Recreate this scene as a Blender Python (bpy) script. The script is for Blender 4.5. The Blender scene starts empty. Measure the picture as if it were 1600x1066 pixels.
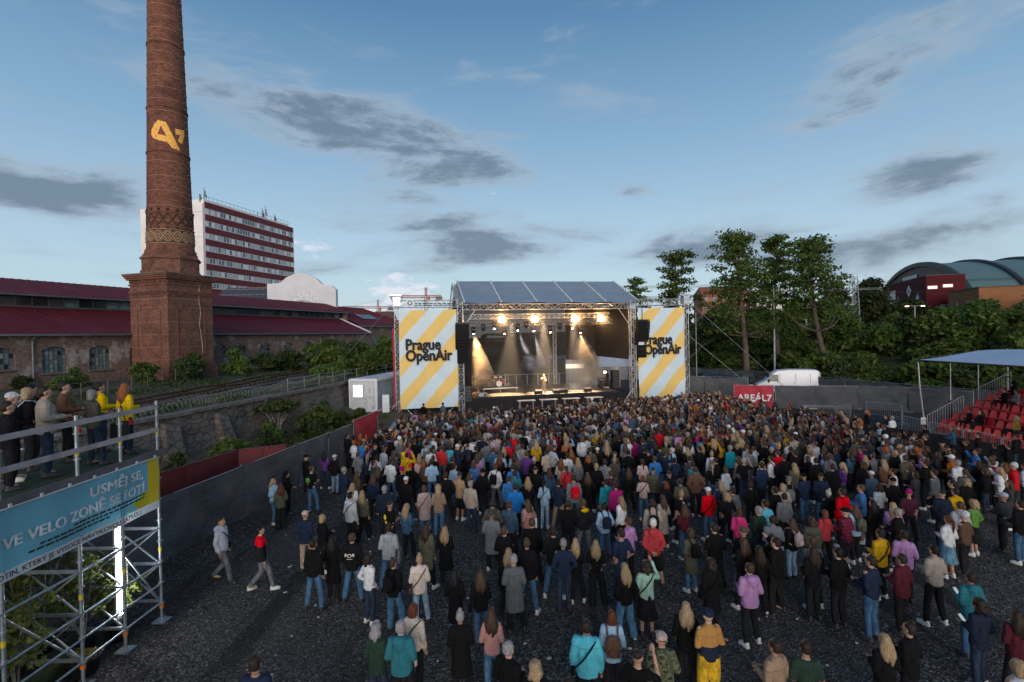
import bpy, bmesh, math, random
import numpy as np
from math import radians as rad, sin, cos, pi, atan2, hypot
from mathutils import Vector, Matrix, noise as mnoise
sc = bpy.context.scene
COL = sc.collection
random.seed(7); rng = np.random.default_rng(7)

# ---------------------------------------------------------------- camera
cam_d = bpy.data.cameras.new('camera'); cam = bpy.data.objects.new('camera', cam_d); COL.objects.link(cam)
cam_d.sensor_width = 36.0; cam_d.lens = 18.0; cam_d.clip_start = 0.1; cam_d.clip_end = 3000
cam.matrix_world = Matrix.Translation((0, 0, 6.7)) @ Matrix.Rotation(pi/2 - rad(.65), 4, 'X') @ Matrix.Rotation(-0.0195, 4, 'Z')
sc.camera = cam

# ---------------------------------------------------------------- dusk sky
def px_dir(px, py):
    d = cam.matrix_world.to_3x3() @ Vector(((px-800)/800., -(py-533)/800., -1.))
    return math.degrees(atan2(d.x, d.y)), math.degrees(atan2(d.z, hypot(d.x, d.y)))
SUN_EL, SUN_AZ = 11.0, 180.0       # low glow behind the yard; azimuth clockwise from +Y
world = bpy.data.worlds.new('World'); sc.world = world; world.use_nodes = True
NT = world.node_tree; NT.nodes.clear()
def wn(t, **k):
    n = NT.nodes.new(t)
    for a, b in k.items(): setattr(n, a, b)
    return n
def wl(a, b): NT.links.new(a, b)
def wmath(op, a, b=None, clamp=False):
    n = wn('ShaderNodeMath', operation=op, use_clamp=clamp)
    for i, v in enumerate((a, b)):
        if v is None: continue
        if isinstance(v, (int, float)): n.inputs[i].default_value = v
        else: wl(v, n.inputs[i])
    return n.outputs[0]
tc = wn('ShaderNodeTexCoord'); nrm = wn('ShaderNodeVectorMath', operation='NORMALIZE'); wl(tc.outputs['Generated'], nrm.inputs[0])
sx = wn('ShaderNodeSeparateXYZ'); wl(nrm.outputs[0], sx.inputs[0])
az = wmath('MULTIPLY', wmath('ARCTAN2', sx.outputs[0], sx.outputs[1]), 180/pi)
el = wmath('MULTIPLY', wmath('ARCSINE', sx.outputs[2]), 180/pi)
ramp = wn('ShaderNodeValToRGB'); wl(wmath('DIVIDE', el, 90., True), ramp.inputs[0])
cr = ramp.color_ramp
STOPS = [(0.0, (.42, .51, .585)), (.05, (.40, .52, .61)), (.12, (.33, .465, .58)), (.22, (.20, .34, .485)), (.36, (.075, .18, .325)), (.6, (.05, .125, .245)), (1., (.045, .11, .22))]
cr.elements[0].position = 0; cr.elements[0].color = STOPS[0][1] + (1,)
cr.elements[1].position = 1; cr.elements[1].color = STOPS[-1][1] + (1,)
for p, c in STOPS[1:-1]:
    e = cr.elements.new(p); e.color = c + (1,)
sky = wn('ShaderNodeTexSky', sky_type='NISHITA', sun_disc=False); sky.sun_elevation = rad(SUN_EL); sky.sun_rotation = rad(SUN_AZ)
sky.air_density = 1.2; sky.dust_density = 1.0; sky.ozone_density = 3.0
skm = wn('ShaderNodeVectorMath', operation='SCALE'); wl(sky.outputs[0], skm.inputs[0]); skm.inputs['Scale'].default_value = 0.07
mixs = wn('ShaderNodeMix', data_type='RGBA'); mixs.inputs[0].default_value = 0.25
wl(ramp.outputs[0], mixs.inputs[6]); wl(skm.outputs[0], mixs.inputs[7])
# clouds: soft drifting stratocumulus, thicker where the evening banks hang
pv = wn('ShaderNodeCombineXYZ'); wl(az, pv.inputs[0]); wl(el, pv.inputs[1])
BANKS = [  # px, py, half width px, half height px, tilt deg, weight
 (430,165,150,42,-10,.62),(560,215,190,52,-16,.85),(690,248,130,34,-14,.7),(770,268,60,22,-8,.45),(75,292,150,36,-7,.9),(185,330,70,20,-12,.5),
 (1400,85,190,48,12,.62),(1330,165,90,20,10,.5),(1290,185,50,12,8,.4),(1440,285,95,30,6,.8),(1390,262,60,14,14,.4),(1556,308,55,15,3,.7),
 (740,388,150,26,2,.8),(900,372,120,26,0,.7),(1080,382,150,28,5,.85),(1170,346,75,13,2,.62),(990,299,34,10,0,.6),(1390,378,170,24,7,.8),(640,350,160,18,3,.55),(560,420,120,12,0,.45),(1180,300,80,14,5,.4),(1250,395,110,14,3,.6),(1480,330,90,16,8,.55),(1500,362,70,12,8,.5),
 (50,398,90,10,0,.5),(170,426,80,10,-3,.45),(40,376,60,8,0,.35),(330,92,100,42,-8,.4),(690,98,90,26,-8,.33),(440,318,60,16,12,.35),(1300,335,60,10,6,.35),
 (1500,30,150,40,8,.5),(800,212,50,9,0,.35),(1050,250,50,8,0,.2),(905,346,60,10,0,.35),(150,455,110,9,-2,.4)]
BRIGHT = [(628,458,46,24,0,.9),(590,478,50,14,0,.6),(488,380,26,12,0,.7),(470,400,40,10,0,.45),(770,300,40,12,-10,.3)]
def banks(lst, coord):
    tot = None
    for px, py, hw, hh, tilt, wgt in lst:
        a0, e0 = px_dir(px, py); a1, e1 = px_dir(px+hw*.5, py); a2, _ = px_dir(px-hw*.5, py); _, e3 = px_dir(px, py-hh*.5); _, e4 = px_dir(px, py+hh*.5)
        m = wn('ShaderNodeMapping', vector_type='TEXTURE'); wl(coord, m.inputs[0])
        m.inputs['Location'].default_value = (a0, e0, 0); m.inputs['Rotation'].default_value = (0, 0, rad(tilt)); m.inputs['Scale'].default_value = (abs(a1-a2)*1.95, abs(e3-e4)*1.85, 1)
        ln = wn('ShaderNodeVectorMath', operation='LENGTH'); wl(m.outputs[0], ln.inputs[0])
        r = wn('ShaderNodeMapRange', interpolation_type='SMOOTHSTEP'); wl(ln.outputs['Value'], r.inputs[0])
        for i, v in ((1, 0.), (2, 1.25), (3, wgt), (4, 0.)): r.inputs[i].default_value = v
        tot = r.outputs[0] if tot is None else wmath('MAXIMUM', tot, r.outputs[0])
    return tot
def wnoise(scale, sxy, detail=6, rough=.55, dist=0.):
    m = wn('ShaderNodeMapping'); wl(pv.outputs[0], m.inputs[0]); m.inputs['Scale'].default_value = (sxy[0], sxy[1], 1)
    n = wn('ShaderNodeTexNoise', noise_dimensions='2D'); wl(m.outputs[0], n.inputs['Vector'])
    n.inputs['Scale'].default_value = scale; n.inputs['Detail'].default_value = detail; n.inputs['Roughness'].default_value = rough; n.inputs['Distortion'].default_value = dist
    return n.outputs[0]
n1 = wnoise(.15, (.42, 1.6), 10, .60, .3); n2 = wnoise(.55, (.6, 1.5), 6, .62)
bk = banks(BANKS, pv.outputs[0]); bb = banks(BRIGHT, pv.outputs[0])
def sstep(v, a, b):
    r = wn('ShaderNodeMapRange', interpolation_type='SMOOTHSTEP'); wl(v, r.inputs[0])
    r.inputs[1].default_value = a; r.inputs[2].default_value = b; return r.outputs[0]
dens = wmath('ADD', wmath('MULTIPLY', bk, .76), wmath('MULTIPLY', wmath('SUBTRACT', n1, .5), 1.5))
mask = wmath('MULTIPLY', sstep(dens, .08, .60), .86)
core = sstep(wmath('ADD', dens, wmath('MULTIPLY', wmath('SUBTRACT', n2, .5), .5)), .34, .74)
cc = wn('ShaderNodeMix', data_type='RGBA'); wl(core, cc.inputs[0]); cc.inputs[6].default_value = (.25, .315, .385, 1); cc.inputs[7].default_value = (.105, .148, .198, 1)
m1 = wn('ShaderNodeMix', data_type='RGBA'); wl(mask, m1.inputs[0]); wl(mixs.outputs[2], m1.inputs[6]); wl(cc.outputs[2], m1.inputs[7])
db = wmath('MULTIPLY', sstep(bb, .05, .4), wmath('ADD', wmath('MULTIPLY', bb, .5), wmath('MULTIPLY', wmath('SUBTRACT', n2, .5), 1.3)))
m2 = wn('ShaderNodeMix', data_type='RGBA'); wl(wmath('MULTIPLY', sstep(db, .2, .5), .6), m2.inputs[0]); wl(m1.outputs[2], m2.inputs[6]); m2.inputs[7].default_value = (.62, .60, .66, 1)
bg = wn('ShaderNodeBackground'); wl(m2.outputs[2], bg.inputs[0]); bg.inputs[1].default_value = 1.0
wo = wn('ShaderNodeOutputWorld'); wl(bg.outputs[0], wo.inputs[0])
world.cycles.sampling_method = 'MANUAL'; world.cycles.sample_map_resolution = 512

# ---------------------------------------------------------------- afterglow sun
sl = bpy.data.lights.new('sun', 'SUN'); sl.energy = 1.9; sl.angle = rad(50); sl.color = (1.0, .86, .76)
so = bpy.data.objects.new('sun', sl); COL.objects.link(so)
sd = Vector((sin(rad(SUN_AZ))*cos(rad(SUN_EL)), cos(rad(SUN_AZ))*cos(rad(SUN_EL)), sin(rad(SUN_EL))))
so.rotation_euler = sd.to_track_quat('Z', 'Y').to_euler(); so.location = (-40, -60, 30)
sc.view_settings.view_transform = 'Standard'; sc.view_settings.look = 'None'; sc.view_settings.exposure = 0.55; sc.view_settings.gamma = 1.0
sc.view_settings.use_curve_mapping = False
sc.cycles.max_bounces = 5; sc.cycles.transparent_max_bounces = 24; sc.cycles.volume_bounces = 0; sc.cycles.caustics_reflective = False; sc.cycles.caustics_refractive = False
sc.cycles.use_denoising = True; sc.cycles.sample_clamp_indirect = 4.0
sc.cycles.volume_step_rate = 1.0; sc.cycles.volume_max_steps = 64

# ---------------------------------------------------------------- materials
MATS = {}
class NB:
    def __init__(s, name):
        s.m = bpy.data.materials.new(name); s.m.use_nodes = True; s.t = s.m.node_tree; s.t.nodes.clear()
        s.out = s.n('ShaderNodeOutputMaterial'); s.b = s.n('ShaderNodeBsdfPrincipled'); s.l(s.b.outputs[0], s.out.inputs[0])
    def n(s, t, **k):
        q = s.t.nodes.new(t)
        for a, b in k.items(): setattr(q, a, b)
        return q
    def l(s, a, b): s.t.links.new(a, b)
    def set(s, sock, v):
        if isinstance(v, (int, float)): sock.default_value = v
        elif isinstance(v, (tuple, list)): sock.default_value = tuple(v) + ((1,) if len(v) == 3 and sock.type == 'RGBA' else ())
        else: s.l(v, sock)
    def math(s, op, a, b=0., clamp=False):
        q = s.n('ShaderNodeMath', operation=op, use_clamp=clamp); s.set(q.inputs[0], a); s.set(q.inputs[1], b); return q.outputs[0]
    def mix(s, f, a, b, bt='MIX'):
        q = s.n('ShaderNodeMix', data_type='RGBA', blend_type=bt); s.set(q.inputs[0], f); s.set(q.inputs[6], a); s.set(q.inputs[7], b); return q.outputs[2]
    def coord(s, which='Object'): return s.n('ShaderNodeTexCoord').outputs[which]
    def mapped(s, v, scale=(1,1,1), rot=(0,0,0), loc=(0,0,0)):
        q = s.n('ShaderNodeMapping'); s.l(v, q.inputs[0]); q.inputs['Scale'].default_value = scale; q.inputs['Rotation'].default_value = rot; q.inputs['Location'].default_value = loc; return q.outputs[0]
    def noise(s, v, scale, detail=4, rough=.55, dist=0.):
        q = s.n('ShaderNodeTexNoise'); s.l(v, q.inputs['Vector']); q.inputs['Scale'].default_value = scale; q.inputs['Detail'].default_value = detail; q.inputs['Roughness'].default_value = rough; q.inputs['Distortion'].default_value = dist; return q.outputs[0]
    def step(s, v, a, b, lo=0., hi=1.):
        q = s.n('ShaderNodeMapRange', interpolation_type='SMOOTHSTEP'); s.l(v, q.inputs[0])
        for i, x in ((1, a), (2, b), (3, lo), (4, hi)): q.inputs[i].default_value = x
        return q.outputs[0]
    def bump(s, h, strength=.4, dist=.02):
        q = s.n('ShaderNodeBump'); q.inputs['Strength'].default_value = strength; q.inputs['Distance'].default_value = dist; s.l(h, q.inputs['Height']); s.l(q.outputs[0], s.b.inputs['Normal'])
    def fin(s, col, rough=.8, metal=0., **k):
        s.set(s.b.inputs['Base Color'], col); s.set(s.b.inputs['Roughness'], rough); s.set(s.b.inputs['Metallic'], metal)
        for a, v in k.items(): s.set(s.b.inputs[a.replace('_', ' ')], v)
        return s.m
def M(name, col=(.5,.5,.5), rough=.75, metal=0., nz=3., amt=.35, bump=.15, bs=40., tint=None, spec=None, vary=0.):
    """painted, cloth, metal and plastic surfaces: colour with soft wear and fine relief"""
    if name in MATS: return MATS[name]
    q = NB(name); v = q.coord()
    f = q.noise(v, nz, 5, .6); c2 = tint or tuple(x*(1-amt) for x in col)
    c = q.mix(q.step(f, .35, .7), col, c2)
    if vary:
        oi = q.n('ShaderNodeObjectInfo'); hs = q.n('ShaderNodeHueSaturation'); q.l(c, hs.inputs['Color'])
        q.set(hs.inputs['Value'], q.math('ADD', q.math('MULTIPLY', oi.outputs['Random'], vary), 1-vary*.5)); c = hs.outputs[0]
    if bump: q.bump(q.noise(v, bs, 3, .6), bump, .01)
    MATS[name] = q.fin(c, rough, metal, **({'Specular_IOR_Level': spec} if spec is not None else {})); return MATS[name]
def wallcoord(q, cyl=None):
    t = q.n('ShaderNodeTexCoord'); s = q.n('ShaderNodeSeparateXYZ'); q.l(t.outputs['Object'], s.inputs[0])
    if cyl:
        u = q.math('MULTIPLY', q.math('ARCTAN2', s.outputs[1], s.outputs[0]), cyl)
    else:
        nn = q.n('ShaderNodeSeparateXYZ'); q.l(t.outputs['Normal'], nn.inputs[0])
        g = q.math('GREATER_THAN', q.math('ABSOLUTE', nn.outputs[0]), .7)
        u = q.math('ADD', q.math('MULTIPLY', s.outputs[1], g), q.math('MULTIPLY', s.outputs[0], q.math('SUBTRACT', 1., g)))
    c = q.n('ShaderNodeCombineXYZ'); q.l(u, c.inputs[0]); q.l(s.outputs[2], c.inputs[1]); return c.outputs[0], t.outputs['Object'], s
def brick_mat(name, c1, c2, mortar, cyl=None, stain=(.03,.02,.018), plaster=None, scale=1., stain_amt=.55):
    q = NB(name); uv, ob, s = wallcoord(q, cyl)
    b = q.n('ShaderNodeTexBrick'); q.l(uv, b.inputs['Vector']); b.inputs['Scale'].default_value = scale
    b.inputs['Brick Width'].default_value = .26; b.inputs['Row Height'].default_value = .078; b.inputs['Mortar Size'].default_value = .009; b.inputs['Bias'].default_value = -.1
    q.set(b.inputs['Color1'], c1); q.set(b.inputs['Color2'], c2); q.set(b.inputs['Mortar'], mortar)
    f = q.noise(ob, .55, 6, .65, .3); f2 = q.noise(ob, 2.6, 6, .7); f3 = q.noise(q.mapped(ob, (1.2, 1.2, .12)), 1.6, 5, .6)
    c = q.mix(q.math('MULTIPLY', q.step(f, .42, .72), stain_amt), b.outputs['Color'], stain)
    c = q.mix(q.math('MULTIPLY', q.step(f3, .55, .8), .45), c, (.05,.035,.03))
    c = q.mix(q.math('MULTIPLY', q.step(f2, .6, .78), .35), c, tuple(min(1, x*1.5) for x in mortar)); c = q.mix(q.step(q.noise(q.mapped(ob, (1, 1, 2.2)), 3.2, 3, .7), .40, .66, 0., .6), c, tuple(x*.3 for x in c2))
    if plaster:
        pf = q.math('ADD', q.noise(ob, .45, 8, .68), q.math('MULTIPLY', f2, .25))
        c = q.mix(q.step(pf, plaster[1], plaster[1]+.035), c, q.mix(q.step(f2, .4, .65), plaster[0], tuple(x*.62 for x in plaster[0])))
    q.bump(q.math('ADD', q.math('MULTIPLY', b.outputs['Fac'], -1.), q.math('MULTIPLY', f2, .5)), .5, .012)
    MATS[name] = q.fin(c, .9); return q.m
def emit(name, col, strength):
    if name in MATS: return MATS[name]
    q = NB(name); q.fin((.0,.0,.0), .5, 0., Emission_Color=col, Emission_Strength=strength); MATS[name] = q.m; return q.m

# ---------------------------------------------------------------- mesh building
class MB:
    def __init__(s): s.v = []; s.f = []; s.mi = []; s.sm = []
    def add(s, vs, fs, mi=0, smooth=False):
        o = len(s.v); s.v.extend([tuple(p) for p in vs])
        for f in fs: s.f.append(tuple(i+o for i in f)); s.mi.append(mi); s.sm.append(smooth)
        return s
    def box(s, c, d, rz=0., mi=0, mat=None):
        x, y, z = d[0]/2, d[1]/2, d[2]/2
        vs = [Vector((a*x, b*y, e*z)) for a in (-1,1) for b in (-1,1) for e in (-1,1)]
        R = mat if mat is not None else Matrix.Rotation(rz, 3, 'Z')
        vs = [R @ p + Vector(c) for p in vs]
        return s.add(vs, [(0,1,3,2),(4,6,7,5),(0,4,5,1),(2,3,7,6),(0,2,6,4),(1,5,7,3)], mi)
    def bar(s, p, q, w, h=None, mi=0):
        p, q = Vector(p), Vector(q); d = q-p; L = d.length
        if L < 1e-6: return s
        R = d.to_track_quat('X', 'Z').to_matrix(); return s.box((p+q)/2, (L, w, h or w), mi=mi, mat=R)
    def tube(s, p, q, r, r2=None, n=8, mi=0, cap=True, smooth=True):
        p, q = Vector(p), Vector(q); d = q-p
        if d.length < 1e-6: return s
        R = d.to_track_quat('Z', 'Y').to_matrix(); r2 = r if r2 is None else r2
        vs = [p + R @ Vector((r*cos(2*pi*i/n), r*sin(2*pi*i/n), 0)) for i in range(n)] + [q + R @ Vector((r2*cos(2*pi*i/n), r2*sin(2*pi*i/n), 0)) for i in range(n)]
        s.add(vs, [(i, (i+1) % n, n+(i+1) % n, n+i) for i in range(n)], mi, smooth)
        if cap: s.add(vs, [tuple(range(n))[::-1], tuple(range(n, 2*n))], mi)
        return s
    def path(s, pts, r, n=6, mi=0):
        rr = r if isinstance(r, (list, tuple)) else [r]*len(pts)
        for a, b, x, y in zip(pts, pts[1:], rr, rr[1:]): s.tube(a, b, x, y, n, mi)
        return s
    def lathe(s, prof, n=24, c=(0,0,0), mi=0, smooth=True, a0=0., cap=True):
        vs = [(c[0]+r*cos(a0+2*pi*i/n), c[1]+r*sin(a0+2*pi*i/n), c[2]+z) for r, z in prof for i in range(n)]
        fs = [(k*n+i, k*n+(i+1) % n, (k+1)*n+(i+1) % n, (k+1)*n+i) for k in range(len(prof)-1) for i in range(n)]
        s.add(vs, fs, mi, smooth)
        if cap: s.add(vs, [tuple(range(n))[::-1], tuple(range((len(prof)-1)*n, len(prof)*n))], mi)
        return s
    def ell(s, c, r, n=12, m=8, mi=0, mat=None):
        vs = []; c = Vector(c); R = mat or Matrix.Identity(3)
        for j in range(m+1):
            t = pi*j/m
            for i in range(n):
                a = 2*pi*i/n; vs.append(c + R @ Vector((r[0]*sin(t)*cos(a), r[1]*sin(t)*sin(a), r[2]*cos(t))))
        return s.add(vs, [(j*n+i, (j+1)*n+i, (j+1)*n+(i+1) % n, j*n+(i+1) % n) for j in range(m) for i in range(n)], mi, True)
    def prism(s, poly, z0, z1, mi=0):
        n = len(poly); vs = [(x, y, z0) for x, y in poly] + [(x, y, z1) for x, y in poly]
        return s.add(vs, [tuple(range(n))[::-1], tuple(range(n, 2*n))] + [(i, (i+1) % n, n+(i+1) % n, n+i) for i in range(n)], mi)
    def quad(s, a, b, c, d, mi=0): return s.add([a, b, c, d], [(0,1,2,3)], mi)
    def truss(s, p, q, w, r=.025, bay=None, mi=0, n=5):
        """square lattice truss between two points"""
        p, q = Vector(p), Vector(q); d = q-p; L = d.length; R = d.to_track_quat('Z', 'Y').to_matrix(); h = w/2
        cs = [R @ Vector((a*h, b*h, 0)) for a, b in ((-1,-1),(1,-1),(1,1),(-1,1))]
        for c in cs: s.tube(p+c, q+c, r, n=n, mi=mi)
        k = max(1, round(L/(bay or w))); u = d/k
        for i in range(k):
            for j in range(4):
                a, b = cs[j], cs[(j+1) % 4]
                if (i+j) % 2: a, b = b, a
                s.tube(p+u*i+a, p+u*(i+1)+b, r*.6, n=4, mi=mi, cap=False)
                if i: s.tube(p+u*i+a, p+u*i+b, r*.5, n=4, mi=mi, cap=False)
        return s
    def mesh(s, name, mats=()):
        me = bpy.data.meshes.new(name); me.from_pydata(s.v, [], s.f)
        for m in (mats if isinstance(mats, (list, tuple)) else [mats]): me.materials.append(m)
        me.polygons.foreach_set('material_index', s.mi); me.polygons.foreach_set('use_smooth', s.sm); me.update(); return me
    def build(s, name, mats, parent=None, loc=(0,0,0), rz=0., **tags):
        return put(name, s.mesh(name, mats), parent, loc, rz, **tags)
def put(name, me, parent=None, loc=(0,0,0), rz=0., label=None, cat=None, group=None, kind=None):
    o = bpy.data.objects.new(name, me); COL.objects.link(o); o.location = loc; o.rotation_euler = (0, 0, rz)
    if parent is not None: o.parent = parent
    return tag(o, label, cat, group, kind)
def tag(o, label=None, cat=None, group=None, kind=None):
    for k, v in (('label', label), ('category', cat), ('group', group), ('kind', kind)):
        if v: o[k] = v
    return o
def thing(name, label, cat, loc=(0,0,0), rz=0., group=None, kind=None):
    return put(name, None, None, loc, rz, label, cat, group, kind)
def clone(o, parent=None, loc=None, rz=None, label=None, group=None):
    c = o.copy(); COL.objects.link(c)
    if parent is not None: c.parent = parent
    if loc is not None: c.location = loc
    if rz is not None: c.rotation_euler[2] = rz
    if label: c['label'] = label
    if group: c['group'] = group
    for ch in list(o.children): clone(ch, c)
    return c
def evaluated(o):
    dg = bpy.context.evaluated_depsgraph_get(); return bpy.data.meshes.new_from_object(o.evaluated_get(dg), depsgraph=dg)
def text_mesh(txt, size, depth=.004, bold=.0, align='LEFT', shear=0., space=1.):
    c = bpy.data.curves.new('lettering', 'FONT'); c.body = txt; c.size = size; c.extrude = depth; c.offset = bold; c.align_x = align; c.resolution_u = 3; c.shear = shear; c.space_character = space
    o = bpy.data.objects.new('lettering', c); COL.objects.link(o); bpy.context.view_layer.update()
    me = evaluated(o); bpy.data.objects.remove(o); bpy.data.curves.remove(c); me.name = 'lettering'; return me
def grid_mesh(name, nx, ny, fn, mat, smooth=True):
    m = MB(); m.add([fn(i/nx, j/ny) for j in range(ny+1) for i in range(nx+1)], [(j*(nx+1)+i, j*(nx+1)+i+1, (j+1)*(nx+1)+i+1, (j+1)*(nx+1)+i) for j in range(ny) for i in range(nx)], 0, smooth)
    return m.mesh(name, mat)
def fbm(x, y, z=0., s=1., o=4): return mnoise.fractal(Vector((x*s, y*s, z*s)), 1., 2., o)
steel = M('galvanised_steel', (.42,.44,.46), .42, .85, 8, .3, .05)
alu = M('truss_aluminium', (.62,.63,.65), .38, .7, 6, .2, .03)
black_metal = M('black_metal', (.018,.018,.02), .5, .3, 6, .3, .05)
black_plastic = M('black_plastic', (.008,.008,.009), .7, 0, 6, .3, .08, spec=.2)
white_paint = M('white_paint', (.72,.73,.74), .5, 0, 1.5, .14, .04)
# ---------------------------------------------------------------- ground
q = NB('dark_gravel'); v = q.coord()
vo = q.n('ShaderNodeTexVoronoi'); q.l(v, vo.inputs['Vector']); vo.inputs['Scale'].default_value = 26.
vs_ = q.n('ShaderNodeSeparateColor'); q.l(vo.outputs['Color'], vs_.inputs[0])
big = q.noise(v, .22, 6, .6, .3); tr = q.noise(q.mapped(v, (1.6, .12, 1), (0, 0, rad(-28))), .55, 5, .6)
c = q.mix(q.step(vs_.outputs[0], .15, .95), (.029,.0255,.022), (.118,.107,.096))
c = q.mix(q.math('MULTIPLY', q.step(vs_.outputs[1], .90, .94), .7), c, (.30,.31,.32))
c = q.mix(q.math('MULTIPLY', q.step(big, .45, .7), .6), c, (.08,.073,.066)); c = q.mix(q.math('MULTIPLY', q.step(tr, .52, .64), .75), c, (.016,.016,.017))
q.bump(q.math('ADD', vo.outputs['Distance'], q.math('MULTIPLY', big, .6)), .9, .05)
gravel = q.fin(c, q.step(tr, .5, .7, .9, .7), Specular_IOR_Level=.15); MATS['gravel'] = gravel
def ground_fn(u, v_):
    x, y = -700+1500*u, -60+1400*v_; return (x, y, -.02)
put('ground', grid_mesh('ground', 30, 28, lambda u, v_: (-900+1800*u, -120+1700*v_, -.03), M('far_soil', (.06,.06,.045), .95)), kind='structure')
put('gravel_yard', grid_mesh('gravel_yard', 90, 80, lambda u, v_: (-24+66*u, -6+70*v_, .03*fbm(-24+66*u, -6+70*v_, s=.35) ), gravel), kind='structure')
# loose stones, the near yard
def stones(n, name):
    x = rng.uniform(-11.5, 15, n); y = 3.5 + 22*rng.random(n)**1.6; r = rng.uniform(.008, .022, n)*rng.choice([1, 1, 1, 1.6], n)
    base = np.array([(1,0,0),(0,1,0),(-1,0,0),(0,-1,0),(0,0,.8)]); rot = rng.uniform(0, 6.28, n)
    jit = rng.uniform(.6, 1.3, (n, 5, 3)); P = base[None]*jit*r[:, None, None]
    X = P[..., 0]*np.cos(rot)[:, None]-P[..., 1]*np.sin(rot)[:, None]; Y = P[..., 0]*np.sin(rot)[:, None]+P[..., 1]*np.cos(rot)[:, None]
    V = np.stack([X+x[:, None], Y+y[:, None], P[..., 2]+.02], -1).reshape(-1, 3)
    F = (np.array([(0,1,4),(1,2,4),(2,3,4),(3,0,4)])[None]+5*np.arange(n)[:, None, None]).reshape(-1, 3)
    me = bpy.data.meshes.new(name); me.vertices.add(len(V)); me.vertices.foreach_set('co', V.ravel()); me.loops.add(F.size); me.loops.foreach_set('vertex_index', F.ravel())
    me.polygons.add(len(F)); me.polygons.foreach_set('loop_start', np.arange(len(F))*3)
    for c_ in ((.05,.045,.04), (.108,.098,.09), (.02,.018,.016), (.30,.28,.26)): me.materials.append(M('stone_%d' % int(c_[0]*1000), c_, .8, amt=.3))
    me.polygons.foreach_set('material_index', np.repeat(rng.choice(4, n, p=[.42,.33,.22,.03]), 4)); me.update(); me.validate(); return me
put('gravel', stones(42000, 'gravel'), kind='stuff')
# trodden litter: cups and paper scraps
lit = MB()
for i in range(150):
    x, y = random.uniform(-9, 14), 5+random.random()**1.4*22; a = random.uniform(0, 6.3); s = random.uniform(.025, .06)
    lit.box((x, y, .045), (s*1.6, s, .012), a, mi=random.choice([0, 0, 0, 1]))
lit.build('litter', [M('paper_scrap', (.55,.55,.53), .8), M('brown_scrap', (.25,.17,.1), .8)], kind='stuff')

# ---------------------------------------------------------------- terrace with the railway
WD = Vector((.179, .984)).normalized(); W0 = Vector((-17.5, 25.3)); WN = Vector((-WD.y, WD.x))
def wall_pt(s, w=0.): p = W0 + WD*s + WN*w; return p.x, p.y
def terr_z(x, y):
    w = (Vector((x, y))-W0).dot(WN); return 2.85 + max(0, min(.6, (w-7)*.08)) + .10*fbm(x, y, s=.4)
q = NB('weedy_soil'); v = q.coord(); f = q.noise(v, .5, 6, .65); f2 = q.noise(v, 7, 5, .7)
c = q.mix(q.step(f, .42, .6), (.075,.062,.048), (.035,.055,.018)); c = q.mix(q.step(f2, .5, .75), c, (.10,.085,.07)); q.bump(f2, .8, .08); soil = q.fin(c, .95)
def tf(u, v_):
    s = -40+v_*330; w = .15 + 130*u**1.7; x, y = wall_pt(s, w); return x, y, terr_z(x, y)
put('terrace_ground', grid_mesh('terrace_ground', 40, 110, tf, soil), kind='structure')
def berm(u, v_):
    s = -14+v_*36; x, y = wall_pt(s, -.1-4.2*u); h = (1-u)**1.5*(.75+.5*fbm(x, y, s=.6)); return x, y, max(.035+.02*u, h) if u < .98 else .02
put('weedy_bank', grid_mesh('weedy_bank', 14, 60, berm, soil), kind='structure')
# retaining wall of rubble and concrete
q = NB('rubble_wall'); uv, ob, s_ = wallcoord(q)
vo = q.n('ShaderNodeTexVoronoi', feature='DISTANCE_TO_EDGE'); q.l(q.mapped(ob, (1.1, 1.1, 1.8)), vo.inputs['Vector']); vo.inputs['Scale'].default_value = 1.7
vc = q.n('ShaderNodeTexVoronoi'); q.l(q.mapped(ob, (1.1, 1.1, 1.8)), vc.inputs['Vector']); vc.inputs['Scale'].default_value = 1.7
sp = q.n('ShaderNodeSeparateColor'); q.l(vc.outputs['Color'], sp.inputs[0]); f = q.noise(ob, .5, 7, .65); f2 = q.noise(ob, 4, 6, .7)
c = q.mix(sp.outputs[0], (.085,.075,.068), (.17,.145,.125)); c = q.mix(q.step(vo.outputs[0], .02, .07, .8, 0.), c, (.05,.045,.04))
c = q.mix(q.math('MULTIPLY', q.step(f, .45, .6), .75), c, (.14,.13,.125)); c = q.mix(q.math('MULTIPLY', q.step(f2, .55, .75), .6), c, (.05,.045,.04))
q.bump(q.math('ADD', q.step(vo.outputs[0], 0., .1), q.math('MULTIPLY', f2, .6)), .7, .06); rubble = q.fin(c, .95)
conc = M('weathered_concrete', (.20,.18,.16), .92, 0, .8, .5, .5, 9, tint=(.10,.085,.075))
rw = thing('retaining_wall', 'long dark rubble retaining wall holding up the railway beside the yard', 'wall', (W0.x, W0.y, 0), atan2(WD.y, WD.x))
def rwf(u, v_):
    s = -40+105*u; z = -.05+2.95*v_; return s, .30*v_ - .10 + .10*fbm(s, z*1.6, 3., s=.8) + .05*fbm(s, z, 7, s=3.), z
put('masonry_face', grid_mesh('masonry_face', 420, 18, rwf, rubble), rw)
cp = MB(); s = -40
while s < 65:
    L = random.uniform(1.1, 1.9); cp2 = MB(); cp2.box((L/2, 0, 0), (L-.03, .62, .16)); put('coping_stone', cp2.mesh('coping_stone', conc), rw, (s, .28+random.uniform(-.04, .04), 2.93+random.uniform(-.02, .03)), random.uniform(-.012, .012)); s += L
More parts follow.
